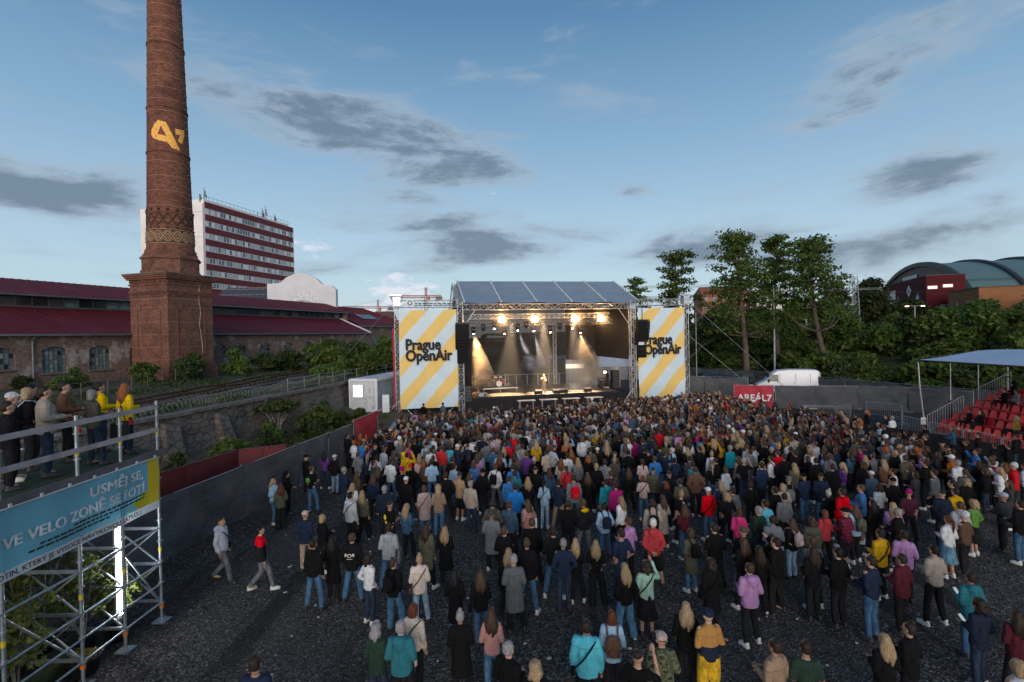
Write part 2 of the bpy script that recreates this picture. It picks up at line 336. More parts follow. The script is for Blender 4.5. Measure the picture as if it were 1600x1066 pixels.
for s, wd, lean in ((.6, 1.1, .5), (4.1, .9, .9), (-2.5, 1.5, .5)):
    b = MB(); b.add([(-wd/2, .2, 0), (wd/2, .2, 0), (wd/2-.15, .2, 2.6), (-wd/2+.12, .2, 2.7), (-wd/2-.05, -lean, 0), (wd/2+.1, -lean, 0), (wd/2-.1, -.12, 2.45), (-wd/2+.1, -.15, 2.55)], [(0,3,2,1),(4,5,6,7),(0,4,7,3),(1,2,6,5),(3,7,6,2)])
    b.build('buttress', rubble, rw, (s, 0, 0))
# railway: two rails on sleepers
rustm = M('rusty_steel', (.10,.055,.035), .7, .4, 6, .4, .2); sleeper = M('old_timber_sleeper', (.06,.045,.035), .95, 0, 4, .5, .5)
def track(s): return Vector((-23.0+.0011*max(0, s-30)**2*.75, s, 0))
ry = thing('railway_track', 'disused railway track with rusty rails on top of the retaining wall', 'railway')
for sd in (-.75, .75):
    m = MB(); pr = None
    for i in range(40):
        p = track(8+i*2.4); p2 = track(8+i*2.4+2.4); m.bar((p.x+sd, p.y, terr_z(p.x, p.y)+.24), (p2.x+sd, p2.y, terr_z(p2.x, p2.y)+.24), .07, .14)
    m.build('rail', rustm, ry)
sm = MB(); sm.box((0,0,0), (2.5, .24, .16)); slm = sm.mesh('sleeper', sleeper)
for i in range(110):
    p = track(9+i*.72); put('sleeper', slm, ry, (p.x, p.y, terr_z(p.x, p.y)+.1), random.uniform(-.03, .03))
bal = MB(); bal.add([(track(5+i*3).x+o, 5+i*3, terr_z(track(5+i*3).x+o, 5+i*3)+.06) for i in range(36) for o in (-1.9, 1.9)], [(2*i, 2*i+1, 2*i+3, 2*i+2) for i in range(35)])
bal.build('track_ballast', M('ballast', (.10,.095,.09), .95, 0, 5, .5, .9, 20), kind='structure')
# railings on the terrace
def railing(pts, label, mat, h=1.05, rails=3, gap=2.2, r=.028):
    t = thing('railing', label, 'railing')
    pts = [Vector(p) for p in pts]; m = MB(); posts = []
    for a, b in zip(pts, pts[1:]):
        n = max(1, round((b-a).length/gap))
        for i in range(n): posts.append(a.lerp(b, i/n))
    posts.append(pts[-1]); pm = MB(); pm.tube((0,0,-.25), (0,0,h), r*1.15, n=6); pmm = pm.mesh('post', mat)
    for p in posts: put('post', pmm, t, (p.x, p.y, terr_z(p.x, p.y)), 0)
    for k in range(rails):
        z = h*(k+1)/rails-.03; m = MB()
        for a, b in zip(posts, posts[1:]): m.tube((a.x, a.y, terr_z(a.x, a.y)+z), (b.x, b.y, terr_z(b.x, b.y)+z), r*.8, n=5, cap=False)
        m.build('rail', mat, t)
railing([wall_pt(11.5, .75), wall_pt(20, .9), wall_pt(33, .9)], 'pale steel railing along the top edge of the retaining wall', M('pale_rail', (.36,.37,.36), .6, .4, 5, .4))
railing([(-27.4, 26), (-27.2, 36.5), (-28.2, 46), (-27.6, 58), (-25, 74), (-21, 92)], 'thin rusty post and wire fence between the track and the brick hall', M('dull_rail', (.20,.18,.16), .7, .4, 5, .4), 1.1, 3, 2.0, .022)
# coils of razor wire along the wall top
rz_ = MB(); pts = []
for i in range(1500):
    s = -12+i*.0215+.25*sin(i*.021); a = i*.52; x, y = wall_pt(s, .5+.36*cos(a)); pts.append((x, y, 3.34+.36*sin(a)+.07*sin(i*.031)))
rz_.path(pts, .008, 3); rz_.build('razor_wire', M('razor_steel', (.33,.33,.34), .4, .8), label='coiled razor wire laid along the top of the rubble retaining wall', cat='razor wire')

# ---------------------------------------------------------------- brick hall with maroon roof
HA = atan2(.951, .308)
hallbrick = brick_mat('hall_brick', (.23,.125,.09), (.16,.085,.065), (.27,.235,.205), plaster=((.36,.31,.265), .655), stain=(.12,.085,.07), stain_amt=.45)
q = NB('maroon_roof'); v = q.coord(); st_ = q.noise(q.mapped(v, (2.2, .22, .4)), 1.6, 5, .6); pt = q.noise(v, .35, 5, .6); c = q.mix(q.step(st_, .35, .7), (.125,.012,.022), (.082,.010,.016)); c = q.mix(q.math('MULTIPLY', q.step(pt, .52, .68), .35), c, (.15,.04,.042)); q.bump(pt, .15, .05); roofm = q.fin(c, .65, Specular_IOR_Level=.3); guttm = M('zinc_gutter', (.20,.22,.23), .5, .6)
grimy = M('grimy_frame', (.10,.11,.11), .7, .2, 5, .4)
q = NB('old_glass'); f = q.noise(q.coord(), 1.3, 3, .5); oi = q.n('ShaderNodeObjectInfo'); q.fin(q.mix(q.step(f, .35, .65), (.05,.085,.09), (.14,.20,.21)), .22); oldglass = q.m
glassB = M('dusty_pane', (.17,.24,.24), .3, 0, 2, .4, .05); glassC = M('dark_pane', (.02,.027,.032), .15, 0, 2, .3, .02); glassD = M('pale_pane', (.30,.33,.32), .5, 0, 2, .3, .05)
hall = thing('brick_hall', 'long low brick hall with maroon metal roof and arched factory windows', 'factory hall', (-36, 40, 0), HA)
T0, T1, HZ0, HZ1 = -16., 44., 2.6, 7.5
WINS = [(-7.6,-6.0,4.5,6.5), (-4.1,-2.3,4.9,6.5), (-.65,1.1,4.45,6.5), (2.7,4.4,4.5,6.5), (6.05,7.7,4.5,6.5), (15.6,16.3,5.2,6.2), (17.3,19.05,5.05,6.25), (21.05,22.7,5.15,6.3), (24.8,26.5,4.9,6.3), (28.5,30.2,4.4,6.35), (32.3,33.9,4.6,6.3), (36,37.6,4.6,6.3), (39.6,41.2,4.6,6.3)]
w = MB(); x = T0
def panel(a, b, z0, z1): w.box(((a+b)/2, .25, (z0+z1)/2), (b-a, .5, z1-z0))
for a, b, z0, z1 in WINS:
    panel(x, a, HZ0, HZ1); panel(a, b, HZ0, z0); rise = .28
    n = 8; arc = [(a+(b-a)*i/n, z1-rise+rise*sin(pi*i/n)) for i in range(n+1)]
    for (xa, za), (xb, zb) in zip(arc, arc[1:]):
        w.add([(xa,0,za),(xb,0,zb),(xb,0,HZ1),(xa,0,HZ1),(xa,.5,za),(xb,.5,zb)], [(0,1,2,3),(0,4,5,1)])
    x = b
panel(x, T1, HZ0, HZ1); w.box(((T0+T1)/2, 18.5, (HZ0+HZ1)/2), (T1-T0, .4, HZ1-HZ0)); w.box((T1-.2, 9.4, 5.), (.39, 17.6, 4.9)); w.build('brick_wall', hallbrick, hall)
for k, (a, b, z0, z1) in enumerate(WINS):
    fr = MB(); wd = b-a; nx = 6 if wd > 1.2 else 3; nz = 6 if z1-z0 > 1.7 else 4; rise = .28
    for i in range(nx+1): fr.box((a+wd*i/nx, .22, (z0+z1)/2-.02), (.045, .05, z1-z0-.04 if 0 < i < nx else z1-z0-rise))
    for j in range(nz+1): fr.box(((a+b)/2, .225, z0+(z1-z0)*j/nz-(.03 if j == nz else 0)), (wd if j < nz else wd*.6, .04, .04))
    win = fr.build('window', grimy, hall)
    pn = MB()
    for i in range(nx):
        for j in range(nz):
            pn.add([(a+wd*i/nx, .24, z0+(z1-z0)*j/nz), (a+wd*(i+1)/nx, .24+random.uniform(-.012,.012), z0+(z1-z0)*j/nz), (a+wd*(i+1)/nx, .24, z0+(z1-z0)*(j+1)/nz), (a+wd*i/nx, .24+random.uniform(-.012,.012), z0+(z1-z0)*(j+1)/nz)], [(0,1,2,3)], random.choice([0,0,1,1,2,3]))
    pn.build('pane', [oldglass, glassB, glassC, glassD], win, kind='stuff')
    sl_ = MB(); sl_.box(((a+b)/2, -.05, z0-.06), (wd+.2, .3, .1)); sl_.build('sill', conc, win)
    if k in (6, 8, 9):
        inf = MB(); inf.box(((a+b)/2, .03, z0-.55), (wd*.95, .1, .8)); inf.build('rendered_patch', M('pale_render', (.42,.38,.35), .9, 0, 2, .35), hall)
def slope(name, t0, t1, w0, z0, w1, z1, mat, par, th=.12, t0b=None, t1b=None):
    t0b = t0 if t0b is None else t0b; t1b = t1 if t1b is None else t1b
    m = MB(); m.add([(t0,w0,z0),(t1,w0,z0),(t1b,w1,z1),(t0b,w1,z1),(t0,w0,z0-th),(t1,w0,z0-th),(t1b,w1,z1-th),(t0b,w1,z1-th)], [(0,1,2,3),(7,6,5,4),(0,4,5,1),(1,5,6,2),(2,6,7,3),(3,7,4,0)])
    o = m.build(name, mat, par); n = int((t1-t0)/.62); sm_ = MB()
    for i in range(1, n):
        f_ = i/n; sm_.bar((t0+(t1-t0)*f_, w0, z0+.012), (t0b+(t1b-t0b)*f_, w1, z1+.012), .035, .045)
    sm_.build('standing_seam', mat, o, kind='stuff'); return o
slope('lower_roof', T0, T1-1., -.55, 7.5, 5., 9.82, roofm, hall); slope('upper_roof', T0, 45.5, 4.3, 10.88, 9.6, 12.6, roofm, hall); slope('rear_roof', T0, T1, 19., 7.5, 9.6, 12.6, roofm, hall)
g = MB(); g.bar((T0, -.62, 7.42), (T1-1, -.62, 7.42), .16, .14); g.build('gutter', guttm, hall)
g = MB(); g.bar((T0, 4.24, 10.8), (T1, 4.24, 10.8), .1, .12); g.build('gutter', guttm, hall)
g = MB(); g.bar((T1-1., -.58, 7.56), (T1-1., 5., 9.9), .3, .16); g.build('verge_board', white_paint, hall)
g = MB(); g.box((T1-.2, 7., 10.2), (.3, 5.3, 1.6)); g.build('end_wall', hallbrick, hall)
for t in (-1.3, 31.5):
    g = MB(); g.path([(t,-.55,7.35),(t,-.16,6.95),(t,-.16,2.8)], .075, 8); g.build('drain_pipe', guttm, hall)
# clerestory: a strip of dark glazing
cl = MB(); cl.box(((T0+T1)/2, 5.12, 9.9), (T1-T0, .16, .16)); cl.box(((T0+T1)/2, 5.12, 10.78), (T1-T0, .16, .12)); clo = cl.build('clerestory', grimy, hall)
pnm = {i: MB().box((0,0,0), (1.14, .03, .80)).mesh('pane', m_) for i, m_ in enumerate((glassC, oldglass, M('sooty_pane', (.06,.06,.06), .5)))}
mlm = MB().box((0,0,0), (.06, .12, .80)).mesh('mullion', grimy)
for i in range(51):
    put('pane', pnm[random.choice([0,0,1,2,2])], clo, (T0+.6+i*1.176, 5.12, 10.34)); put('mullion', mlm, clo, (T0+.012+i*1.176, 5.1, 10.34))
# annex beyond the hall
anx = thing('brick_annex', 'brick annex with maroon hipped roof and skylight beyond the long hall', 'factory hall', (-36, 40, 0), HA)
m = MB(); m.box((53.5, 9, 5.7), (18, 13.6, 6.2)); m.build('brick_wall', hallbrick, anx)
slope('front_roof', 44.2, 63., 1.8, 8.7, 9.6, 12.3, roofm, anx, t1b=56.); slope('rear_roof', 44.2, 63., 16.6, 8.7, 9.6, 12.3, roofm, anx, t1b=56.)
m = MB(); m.add([(63,1.8,8.7),(63,16.6,8.7),(56,9.6,12.3)], [(0,1,2)]); m.build('hip_roof', roofm, anx)
m = MB(); sl0 = Vector((50.5, 5.2, 10.35)); m.box(sl0, (4.6, 2.0, .16), mat=Matrix.Rotation(rad(24.8), 3, 'X')); m.build('skylight', glassC, anx)
m = MB(); m.bar((44.2, 1.7, 8.62), (63, 1.7, 8.62), .2, .2); m.build('gutter', guttm, anx)
for i in range(4):
    m = MB(); m.box((47.5+i*3.9, 2.17, 6.3), (1.5, .06, 1.5)); wv = m.build('window', grimy, anx)
    m = MB()
    for a in (-.37, .37):
        for b in (-.37, .37): m.box((47.5+i*3.9+a, 2.13, 6.3+b), (.64, .03, .64), mi=0)
    m.build('pane', glassB, wv, kind='stuff')

# ---------------------------------------------------------------- brick chimney
chb = brick_mat('chimney_brick', (.235,.070,.036), (.125,.038,.022), (.20,.12,.08), cyl=1.9, stain=(.045,.02,.014), stain_amt=.75)
chf = brick_mat('chimney_base_brick', (.235,.080,.045), (.135,.046,.028), (.22,.155,.12), stain=(.05,.026,.02), stain_amt=.7)
chd = M('soot_brick', (.055,.028,.02), .95, 0, 4, .4, .4); stonec = M('cornice_stone', (.17,.15,.13), .9, 0, 3, .5, .4); ironb = M('iron_band', (.30,.15,.10), .8, 0)
ch = thing('brick_chimney', 'tall round brick chimney on square base with painted letter and number', 'chimney', (-30.95, 46.83, 0), HA)
m = MB(); m.box((0,0,7.3), (4.44, 4.44, 9.4)); m.box((0,0,3.1), (4.9, 4.9, 2.6)); m.box((0,0,4.48), (4.75,4.75,.16)); m.build('base', chf, ch)
m = MB()
for z in (5.15,6.25,7.35,8.45,9.75,10.5): m.box((0,0,z), (4.475,4.475,.045))
m.build('brick_string_course', ironb, ch)
# raised frames of the blind panels
for fx, fy in ((0,-1), (-1,0), (1,0), (0,1)):
    R = Matrix.Rotation(atan2(fx, -fy), 3, 'Z'); m = MB()
    for (x0, z0, x1, z1) in ((-1.35,5.6,-1.35,9.5),(1.35,5.6,1.35,9.5),(-.95,9.95,.95,9.95),(-1.0,5.25,1.0,5.25),(-1.35,9.5,-.95,9.5),(.95,9.5,1.35,9.5),(-1.35,5.6,-1.0,5.6),(1.0,5.6,1.35,5.6),(-.95,9.5,-.95,9.95),(.95,9.5,.95,9.95),(-1.0,5.25,-1.0,5.6),(1.0,5.25,1.0,5.6)):
        a = R @ Vector((x0, -2.235, z0)); b = R @ Vector((x1, -2.235, z1)); m.bar(a, b, .09, .09)
    m.build('panel_frame', M('brick_trim', (.20,.07,.05), .9, 0, 5, .4), ch)
    m = MB()
    for i in range(27):
        for zz, hh in ((12.02, .28), (10.95, .2)):
            p = R @ Vector((-2.15+i*.165, -2.27, zz)); m.box(p, (.085, .085, hh), atan2(fx, -fy))
    m.build('dentil', chf, ch, kind='stuff')
m = MB()
for z, s_, h in ((10.72,4.56,.1),(11.15,4.6,.12),(11.75,4.64,.12),(12.25,4.86,.14),(12.42,5.04,.16),(12.58,5.22,.14)): m.box((0,0,z), (s_, s_, h))
m.build('cornice', chf, ch)
m = MB(); m.box((0,0,12.69), (5.3,5.3,.07)); m.build('cap_stone', stonec, ch)
R0, R1, Z0, Z1 = 1.86, 1.16, 14.3, 44.
def chr_(z): return R0+(R1-R0)*(z-Z0)/(Z1-Z0)
m = MB(); m.lathe([(2.42,12.73),(2.42,13.0),(2.30,13.06),(2.30,14.0),(2.44,14.06),(2.44,14.2),(2.30,14.25),(2.2,14.45)], 8, a0=pi/8, smooth=False); m.build('plinth', chf, ch)
m = MB(); prof = [(2.08,14.42),(2.08,14.6),(2.0,14.68),(2.0,14.9),(1.88,15.0)]+[(chr_(15+i*.725), 15+i*.725) for i in range(1, 41)]; m.lathe(prof, 48); m.build('shaft', chb, ch)
m = MB()
z = 17.4
while z < 43:
    if not 23.7 < z < 26.5: m.lathe([(chr_(z), z-.01), (chr_(z)+.025, z), (chr_(z)+.025, z+.055), (chr_(z), z+.065)], 40, cap=False)
    z += 1.32 if z < 24 else 1.05
m.build('iron_band', ironb, ch)
for z in (18.1, 23.5, 27.5, 33.2): m = MB(); m.lathe([(chr_(z), z), (chr_(z)+.07, z+.03), (chr_(z)+.07, z+.16), (chr_(z), z+.2)], 40, cap=False); m.build('brick_ring', chb, ch)
def on_shaft(m, pts, w_, off, mi=0):       # a thin raised course following the round shaft; pts = (angle, z)
    for (a, z), (b, z2) in zip(pts, pts[1:]):
        r = chr_((z+z2)/2)+off; m.bar((r*cos(a), r*sin(a), z), (r*cos(b), r*sin(b), z2), .06, w_)
lat = MB(); nD = 16; st = 2*pi/nD
for k in range(nD):
    a = k*st
    for d_ in (1, -1): on_shaft(lat, [(a, 17.05), (a+d_*st/2, 17.55), (a+d_*st, 18.05)], .10, .015)
    lat.ell((chr_(18.35)*cos(a), chr_(18.35)*sin(a), 18.4), (.14,.14,.16), 6, 4); lat.ell((chr_(16.9)*cos(a), chr_(16.9)*sin(a), 16.8), (.1,.1,.12), 6, 4)
lat.build('dark_lattice', chd, ch)
m = MB(); m.lathe([(chr_(16.0)+.035, 15.42), (chr_(16.0)+.02, 16.66)], 40, cap=False); m.build('frieze_ground', chd, ch)
lz = MB(); cream = M('cream_brick', (.36,.22,.13), .9, 0, 5, .35); zc, hb = 16.05, .48
for k in range(nD):
    a = k*st
    for f_ in (1., .45):
        on_shaft(lz, [(a-st/2*f_, zc), (a, zc+hb*f_), (a+st/2*f_, zc), (a, zc-hb*f_), (a-st/2*f_, zc)], .095, .045)
    for f_ in (.55,): on_shaft(lz, [(a+st/2-st/2*f_, zc+hb), (a+st/2, zc+hb-hb*f_), (a+st/2+st/2*f_, zc+hb)], .06, .045); on_shaft(lz, [(a+st/2-st/2*f_, zc-hb), (a+st/2, zc-hb+hb*f_), (a+st/2+st/2*f_, zc-hb)], .06, .045)
for z in (zc-hb-.12, zc+hb+.12): lz.lathe([(chr_(z), z-.04), (chr_(z)+.04, z-.03), (chr_(z)+.04, z+.03), (chr_(z), z+.04)], 40, cap=False)
lz.build('diamond_frieze', cream, ch)
# climbing irons down both sides
m = MB()
for i in range(46):
    z = 15.2+i*.6
    for a in (rad(-160), rad(-72)): m.tube((chr_(z)*cos(a), chr_(z)*sin(a), z), ((chr_(z)+.16)*cos(a), (chr_(z)+.16)*sin(a), z), .03, n=4)
m.build('step_iron', ironb, ch, kind='stuff')
# painted mark: letter A with a small raised 7
def inside(x, y, poly):
    r = False; j = len(poly)-1
    for i in range(len(poly)):
        (xi, yi), (xj, yj) = poly[i], poly[j]
        if (yi > y) != (yj > y) and x < (xj-xi)*(y-yi)/(yj-yi)+xi: r = not r
        j = i
    return r
LET = [([(238,200),(244,191),(250,186),(263,188),(284,227),(271,226),(264,218),(252,217),(241,213),(237,207)], [[(255,194),(263,209),(249,207)]]),
       ([(277,195),(295,193),(295,200),(288,216),(281,213),(285,203),(277,203)], [])]
gold = M('gold_paint', (.90,.46,.09), .7, 0, 6, .28, .3, 20)
camA = atan2(-46.83, 30.95)-HA; mark = MB(); cell = .045
for poly, holes in LET:
    P = [((x-265.5)/17.2, (207-y)/17.2) for x, y in poly]; Hs = [[((x-265.5)/17.2, (207-y)/17.2) for x, y in h] for h in holes]
    for i in range(-45, 46):
        for j in range(-30, 31):
            x, y = (i+.5)*cell, (j+.5)*cell
            if inside(x, y, P) and not any(inside(x, y, h) for h in Hs):
                qv = []
                for dx, dy in ((0,0),(1,0),(1,1),(0,1)):
                    X, Y = (i+dx)*cell, (j+dy)*cell; z = 25.0+Y*1.0; r = chr_(z)+.012; a = camA+X/1.2/chr_(25); qv.append((r*cos(a), r*sin(a), z))
                mark.add(qv, [(0,1,2,3)], 0, True)
mark.build('painted_mark', gold, ch)
m = MB(); m.path([(.9,-2.24,12),(.78,-2.24,10.6),(.95,-2.24,9.4),(.8,-2.24,8.2),(1.05,-2.24,6.4),(1.08,-2.24,4.6)], .035, 4); m.build('mortar_seam', M('pale_mortar', (.42,.36,.33), .9), ch)
# ---------------------------------------------------------------- tower block
ablk = thing('apartment_block', 'tall white slab block with dark red spandrel bands and rooftop aerials', 'office block', (-89.3, 150, 0), atan2(.968, .25))
cream_w = M('cream_panel', (.74,.70,.67), .8, 0, .25, .1, .03, 4); redband = M('oxide_red_panel', (.135,.014,.016), .6, 0, .8, .3, .05, 5)
FL = 39.2; ZT = 47.6
m = MB(); m.box((FL/2, 10.0, 25), (FL-.3, 19.8, 44.8)); m.box((-.1, 11.4, 23.9), (.9, 23.0, 46.0)); m.box((FL+.05, 10.0, 24.2), (.5, 20.2, 46.6)); m.box((FL/2, 10.0, 48.), (FL-2, 18, 1.2)); m.build('wall', cream_w, ablk)
for i in range(6):
    m = MB(); m.box((-.58, 10.0, 8+i*7.3), (.05, 20., .07)); m.build('panel_joint', M('joint', (.3,.28,.27), .9), ablk)
NFL = 11; fh = 3.62; wf = M('white_frame', (.78,.79,.80), .6); ng = M('night_pane', (.10,.14,.18), .15, 0, 4, .4, .0); pg = M('curtain_pane', (.42,.45,.48), .5)
wm1 = MB(); wm1.box((0,0,0), (1.05,.06,1.55), mi=0); wm1.add([(-.45,-.04,-.68),(.45,-.04,-.68),(.45,-.04,.68),(-.45,-.04,.68)], [(0,1,2,3)], 1); wm2 = MB(); wm2.v = list(wm1.v); wm2.f = list(wm1.f); wm2.sm = list(wm1.sm); wm2.mi = list(wm1.mi)
wa = wm1.mesh('window', [wf, ng]); wb = wm2.mesh('window', [wf, pg]); wc = wm2.mesh('window', [wf, wf])
nwin = 0
for k in range(NFL):
    zt = ZT-k*fh
    m = MB(); m.box((FL/2, -.12, zt-.95), (FL-.5, .3, 1.75)); m.build('spandrel_band', redband, ablk)
    m = MB(); m.box((FL/2, .02, zt-2.74), (FL-.5, .06, 1.78)); m.build('window_band', cream_w, ablk)
    if k < 8:
        for i in range(35):
            if nwin >= 280: break
            put('window', random.choice([wa, wa, wb, wc] if k < 2 else [wa, wb, wb, wc]), ablk, (.95+i*1.095, -.06, zt-2.72)); nwin += 1
m = MB()
for x, y, h in ((1.5,1.2,4.6),(.6,2,2.6),(25,1,4),(25.6,1.4,3),(26.5,1.,5.2),(31,1,3.4),(31.5,1.5,2.6),(24,2,2.4)):
    m.tube((x,y,47.5), (x,y,47.5+h), .11, n=5)
    if h > 2.5: m.box((x, y-.2, 47.5+h*.62), (.5,.25,1.5)); m.box((x+.7, y, 47.5+h*.45), (.25,.2,1.1))
m.build('aerial', M('aerial_grey', (.30,.31,.33), .6, .3), ablk)
m = MB()
for i in range(24): m.tube((i*1.65+.6, .5, 48.5), (i*1.65+.6, .5, 49.4), .05, n=4)
m.bar((.6,.5,49.4), (FL-.6,.5,49.4), .07); m.build('roof_railing', black_metal, ablk)
# ---------------------------------------------------------------- white market hall gable behind
wg = thing('white_gabled_hall', 'white hall with a curved parapet gable and blind arch behind maroon roofs', 'hall', (-40.3, 86, 0))
gable = [(-.6,6),(10.9,6),(10.9,15.0),(10.2,15.6),(8.6,15.9),(7.6,16.9),(5.9,17.7),(4.2,17.75),(2.6,17.1),(1.6,16.2),(-.6,16.1)]
m = MB(); n = len(gable); m.add([(x,0,z) for x, z in gable]+[(x,1,z) for x, z in gable], [tuple(range(n)), tuple(range(n,2*n))[::-1]]+[(i,n+i,n+(i+1)%n,(i+1)%n) for i in range(n)])
m.build('gable_wall', M('white_render', (.68,.68,.70), .8, 0, .6, .1, .05), wg)
m = MB(); arc = [(1.9+7*i/12, 12.2+2.6*sin(pi*i/12)**.7) for i in range(13)]; m.add([(x,-.06,z) for x, z in arc]+[(8.9,-.06,8),(1.9,-.06,8)], [tuple(range(15))[::-1]]); m.build('blind_arch', M('pale_render_arch', (.75,.75,.77), .8), wg)
m = MB()
for r in (2.6, 1.8): m.path([(5.4+r*cos(pi*i/14), -.12, 10.9+r*.9*sin(pi*i/14)) for i in range(15)], .12, 5)
for k in range(1, 6): a = pi*k/6; m.tube((5.4+.3*cos(a),-.12,10.9+.3*sin(a)), (5.4+2.5*cos(a),-.12,10.9+2.3*sin(a)), .07, n=4)
m.build('fanlight', M('fanlight_grey', (.60,.60,.62), .7), wg)
m = MB(); prof = [(0, 12.5), (1.2, 14.4), (3., 15.5), (5., 16.)]
for i in range(3): (ya, za), (yb, zb) = prof[i], prof[i+1]; m.quad((-9.5,ya,za),(-.6,ya,za),(-.6,yb,zb),(-9.5,yb,zb)); 
m.box((-5., 4, 9.5), (9, 7, 6)); m.build('curved_glass_roof', M('sooty_glass', (.07,.09,.11), .3, .2), wg)
m = MB()
for k in range(9):
    x = -9.5+k*1.11; m.path([(x,a-.03,b+.04) for a, b in prof], .06, 4)
for a, b in prof: m.bar((-9.5,a-.03,b+.05), (-.6,a-.03,b+.05), .12)
m.build('roof_bar', M('roof_bar', (.20,.15,.13), .7), wg)
# ---------------------------------------------------------------- tower cranes and far town
def crane(loc, rz, h, jib, label):
    t = thing('tower_crane', label, 'crane', loc, rz); red = M('crane_red', (.45,.07,.06), .6); wh = M('crane_white', (.6,.58,.58), .6)
    m = MB(); m.truss((0,0,0), (0,0,h), 1.6, .16, 2.2); m.build('mast', wh, t); m = MB(); m.truss((0,0,h), (-jib,0,h+.3), 1.1, .12, 1.8); m.truss((0,0,h), (jib*.42,0,h), 1.1, .12, 1.8); m.build('jib', red, t)
    m = MB(); m.truss((0,0,h), (0,0,h+4.5), .9, .12, 1.2); m.box((.9,0,h-1), (1.8,1.5,2)); m.build('cab', red, t); m = MB(); m.tube((0,0,h+4.5), (-jib*.7,0,h+.8), .06, n=4); m.tube((0,0,h+4.5), (jib*.4,0,h+.5), .06, n=4); m.build('stay', wh, t)
    m = MB(); m.box((jib*.36,0,h-.9), (3.2,1,1.8)); m.build('counterweight', M('cw_grey', (.2,.17,.17), .8), t)
crane((-41.5, 250, 0), rad(2), 26.3, 17.5, 'red tower crane with long jib behind the left stage banner'); crane((-78, 300, 0), rad(12), 24.5, 20, 'faint distant red crane just right of the hipped maroon roof')
def far_block(x, y, w_, d, h, rz, col, label, roof=None, floors=None, z0=0.):
    t = thing('town_house', label, 'house', (x, y, 0), rz); m = MB(); m.box((0,0,h/2), (w_, d, h)); m.build('wall', M('house_%s' % str(col[0])[-3:], col, .85, 0, .4, .15, .05, 3), t)
    if roof: m = MB(); m.add([(-w_/2-.4,-d/2-.4,h),(w_/2+.4,-d/2-.4,h),(w_/2+.4,d/2+.4,h),(-w_/2-.4,d/2+.4,h),(-w_/2+.5,0,h+3),(w_/2-.5,0,h+3)], [(0,1,5,4),(2,3,4,5),(0,4,3),(1,2,5)]); m.build('roof', M('roof_%s' % str(roof[0])[-3:], roof, .8), t)
    nf = floors or int(h/3.2); n = max(3, int(w_/2.6)); me = MB().box((0,0,0), (1.15,.12,1.5)).mesh('window', M('far_pane', (.13,.15,.17), .3))
    for k in range(nf):
        for i in range(n):
            zz = z0+h-1.7-k*3.1
            if zz > max(3, z0): put('window', me, t, (-w_/2+(i+.5)*w_/n, -d/2-.02, zz))
far_block(-49.6, 200, 8, 9, 14.0, rad(8), (.42,.33,.31), 'pale pink town house left of the stage behind the maroon annex', (.16,.07,.05), 4)
far_block(-62, 170, 16, 10, 12.5, rad(10), (.38,.31,.27), 'low rendered house right behind the hipped maroon roof', (.14,.06,.05), 2)
far_block(74.5, 182, 16, 11, 19.5, rad(-5), (.36,.14,.08), 'orange brick apartment house seen through the tall trees', (.30,.10,.05), 4)
far_block(89.5, 186, 16, 11, 21.2, rad(-3), (.62,.58,.54), 'pale apartment house with many white floors behind the tall trees', None, 5)
# ---------------------------------------------------------------- sports arena on the hill
AX = Vector((.93, -.37)).normalized(); ang = atan2(AX.y, AX.x)
ar = thing('sports_arena', 'huge arena with ribbed green barrel vault roof and dark arch ribs', 'arena', (157, 200, 0), ang)   # local x along the vault, y across
def arch(s): return 4 + 27*math.sqrt(max(0, 1-(s/56.)**2))
NS = 36; ss = [-56+112*i/NS for i in range(NS+1)]
def vault(t0, t1, dz, name, mat, under=0.):
    m = MB(); v_ = [(t, s, arch(s)+dz) for t in (t0, t1) for s in ss]; m.add(v_, [(i, i+1, NS+2+i, NS+1+i) for i in range(NS)], 0, True)
    if under: v2 = [(t, s, arch(s)+dz-under) for t in (t0, t1) for s in ss]; m.add(v_[:NS+1]+v2[:NS+1], [(i, NS+1+i, NS+2+i, i+1) for i in range(NS)]); m.add(v_[NS+1:]+v2[NS+1:], [(i, i+1, NS+2+i, NS+1+i) for i in range(NS)])
    return m.build(name, mat, ar)
q = NB('verdigris_roof'); v = q.coord(); s_ = q.n('ShaderNodeSeparateXYZ'); q.l(v, s_.inputs[0])
wv = q.n('ShaderNodeTexWave', wave_type='BANDS', bands_direction='X'); q.l(v, wv.inputs['Vector']); wv.inputs['Scale'].default_value = .55
wv2 = q.n('ShaderNodeTexWave', wave_type='BANDS', bands_direction='Y'); q.l(v, wv2.inputs['Vector']); wv2.inputs['Scale'].default_value = .16
c = q.mix(q.noise(v, .12, 5, .6), (.085,.16,.155), (.14,.22,.205)); c = q.mix(q.step(wv.outputs[0], .7, 1., 0, .35), c, (.04,.075,.07)); c = q.mix(q.step(wv2.outputs[0], .8, 1., 0, .3), c, (.04,.075,.07)); q.fin(c, .55); verd = q.m
for k in range(5): vault(k*13.2, k*13.2+13.2, -.6 if k else -.5, 'roof_bay', verd)
ribm = M('dark_rib', (.03,.035,.04), .6)
for k in range(5): vault(k*13.2-.5, k*13.2+.6, .35, 'arch_rib', ribm, 1.6)
m = MB(); m.add([(0.3, s, arch(s)-.7) for s in ss]+[(0.3, s, 0) for s in ss], [(i, i+1, NS+2+i, NS+1+i) for i in range(NS)]); m.build('gable_wall', M('brown_cladding', (.17,.12,.10), .8, 0, .3, .2), ar)
m = MB()
for i in range(5): m.box((-.1, -3+i*3.2, 25.5), (.3, 2.6, 3.0))
m.build('gable_window', M('blue_grey_pane', (.20,.26,.31), .3), ar)
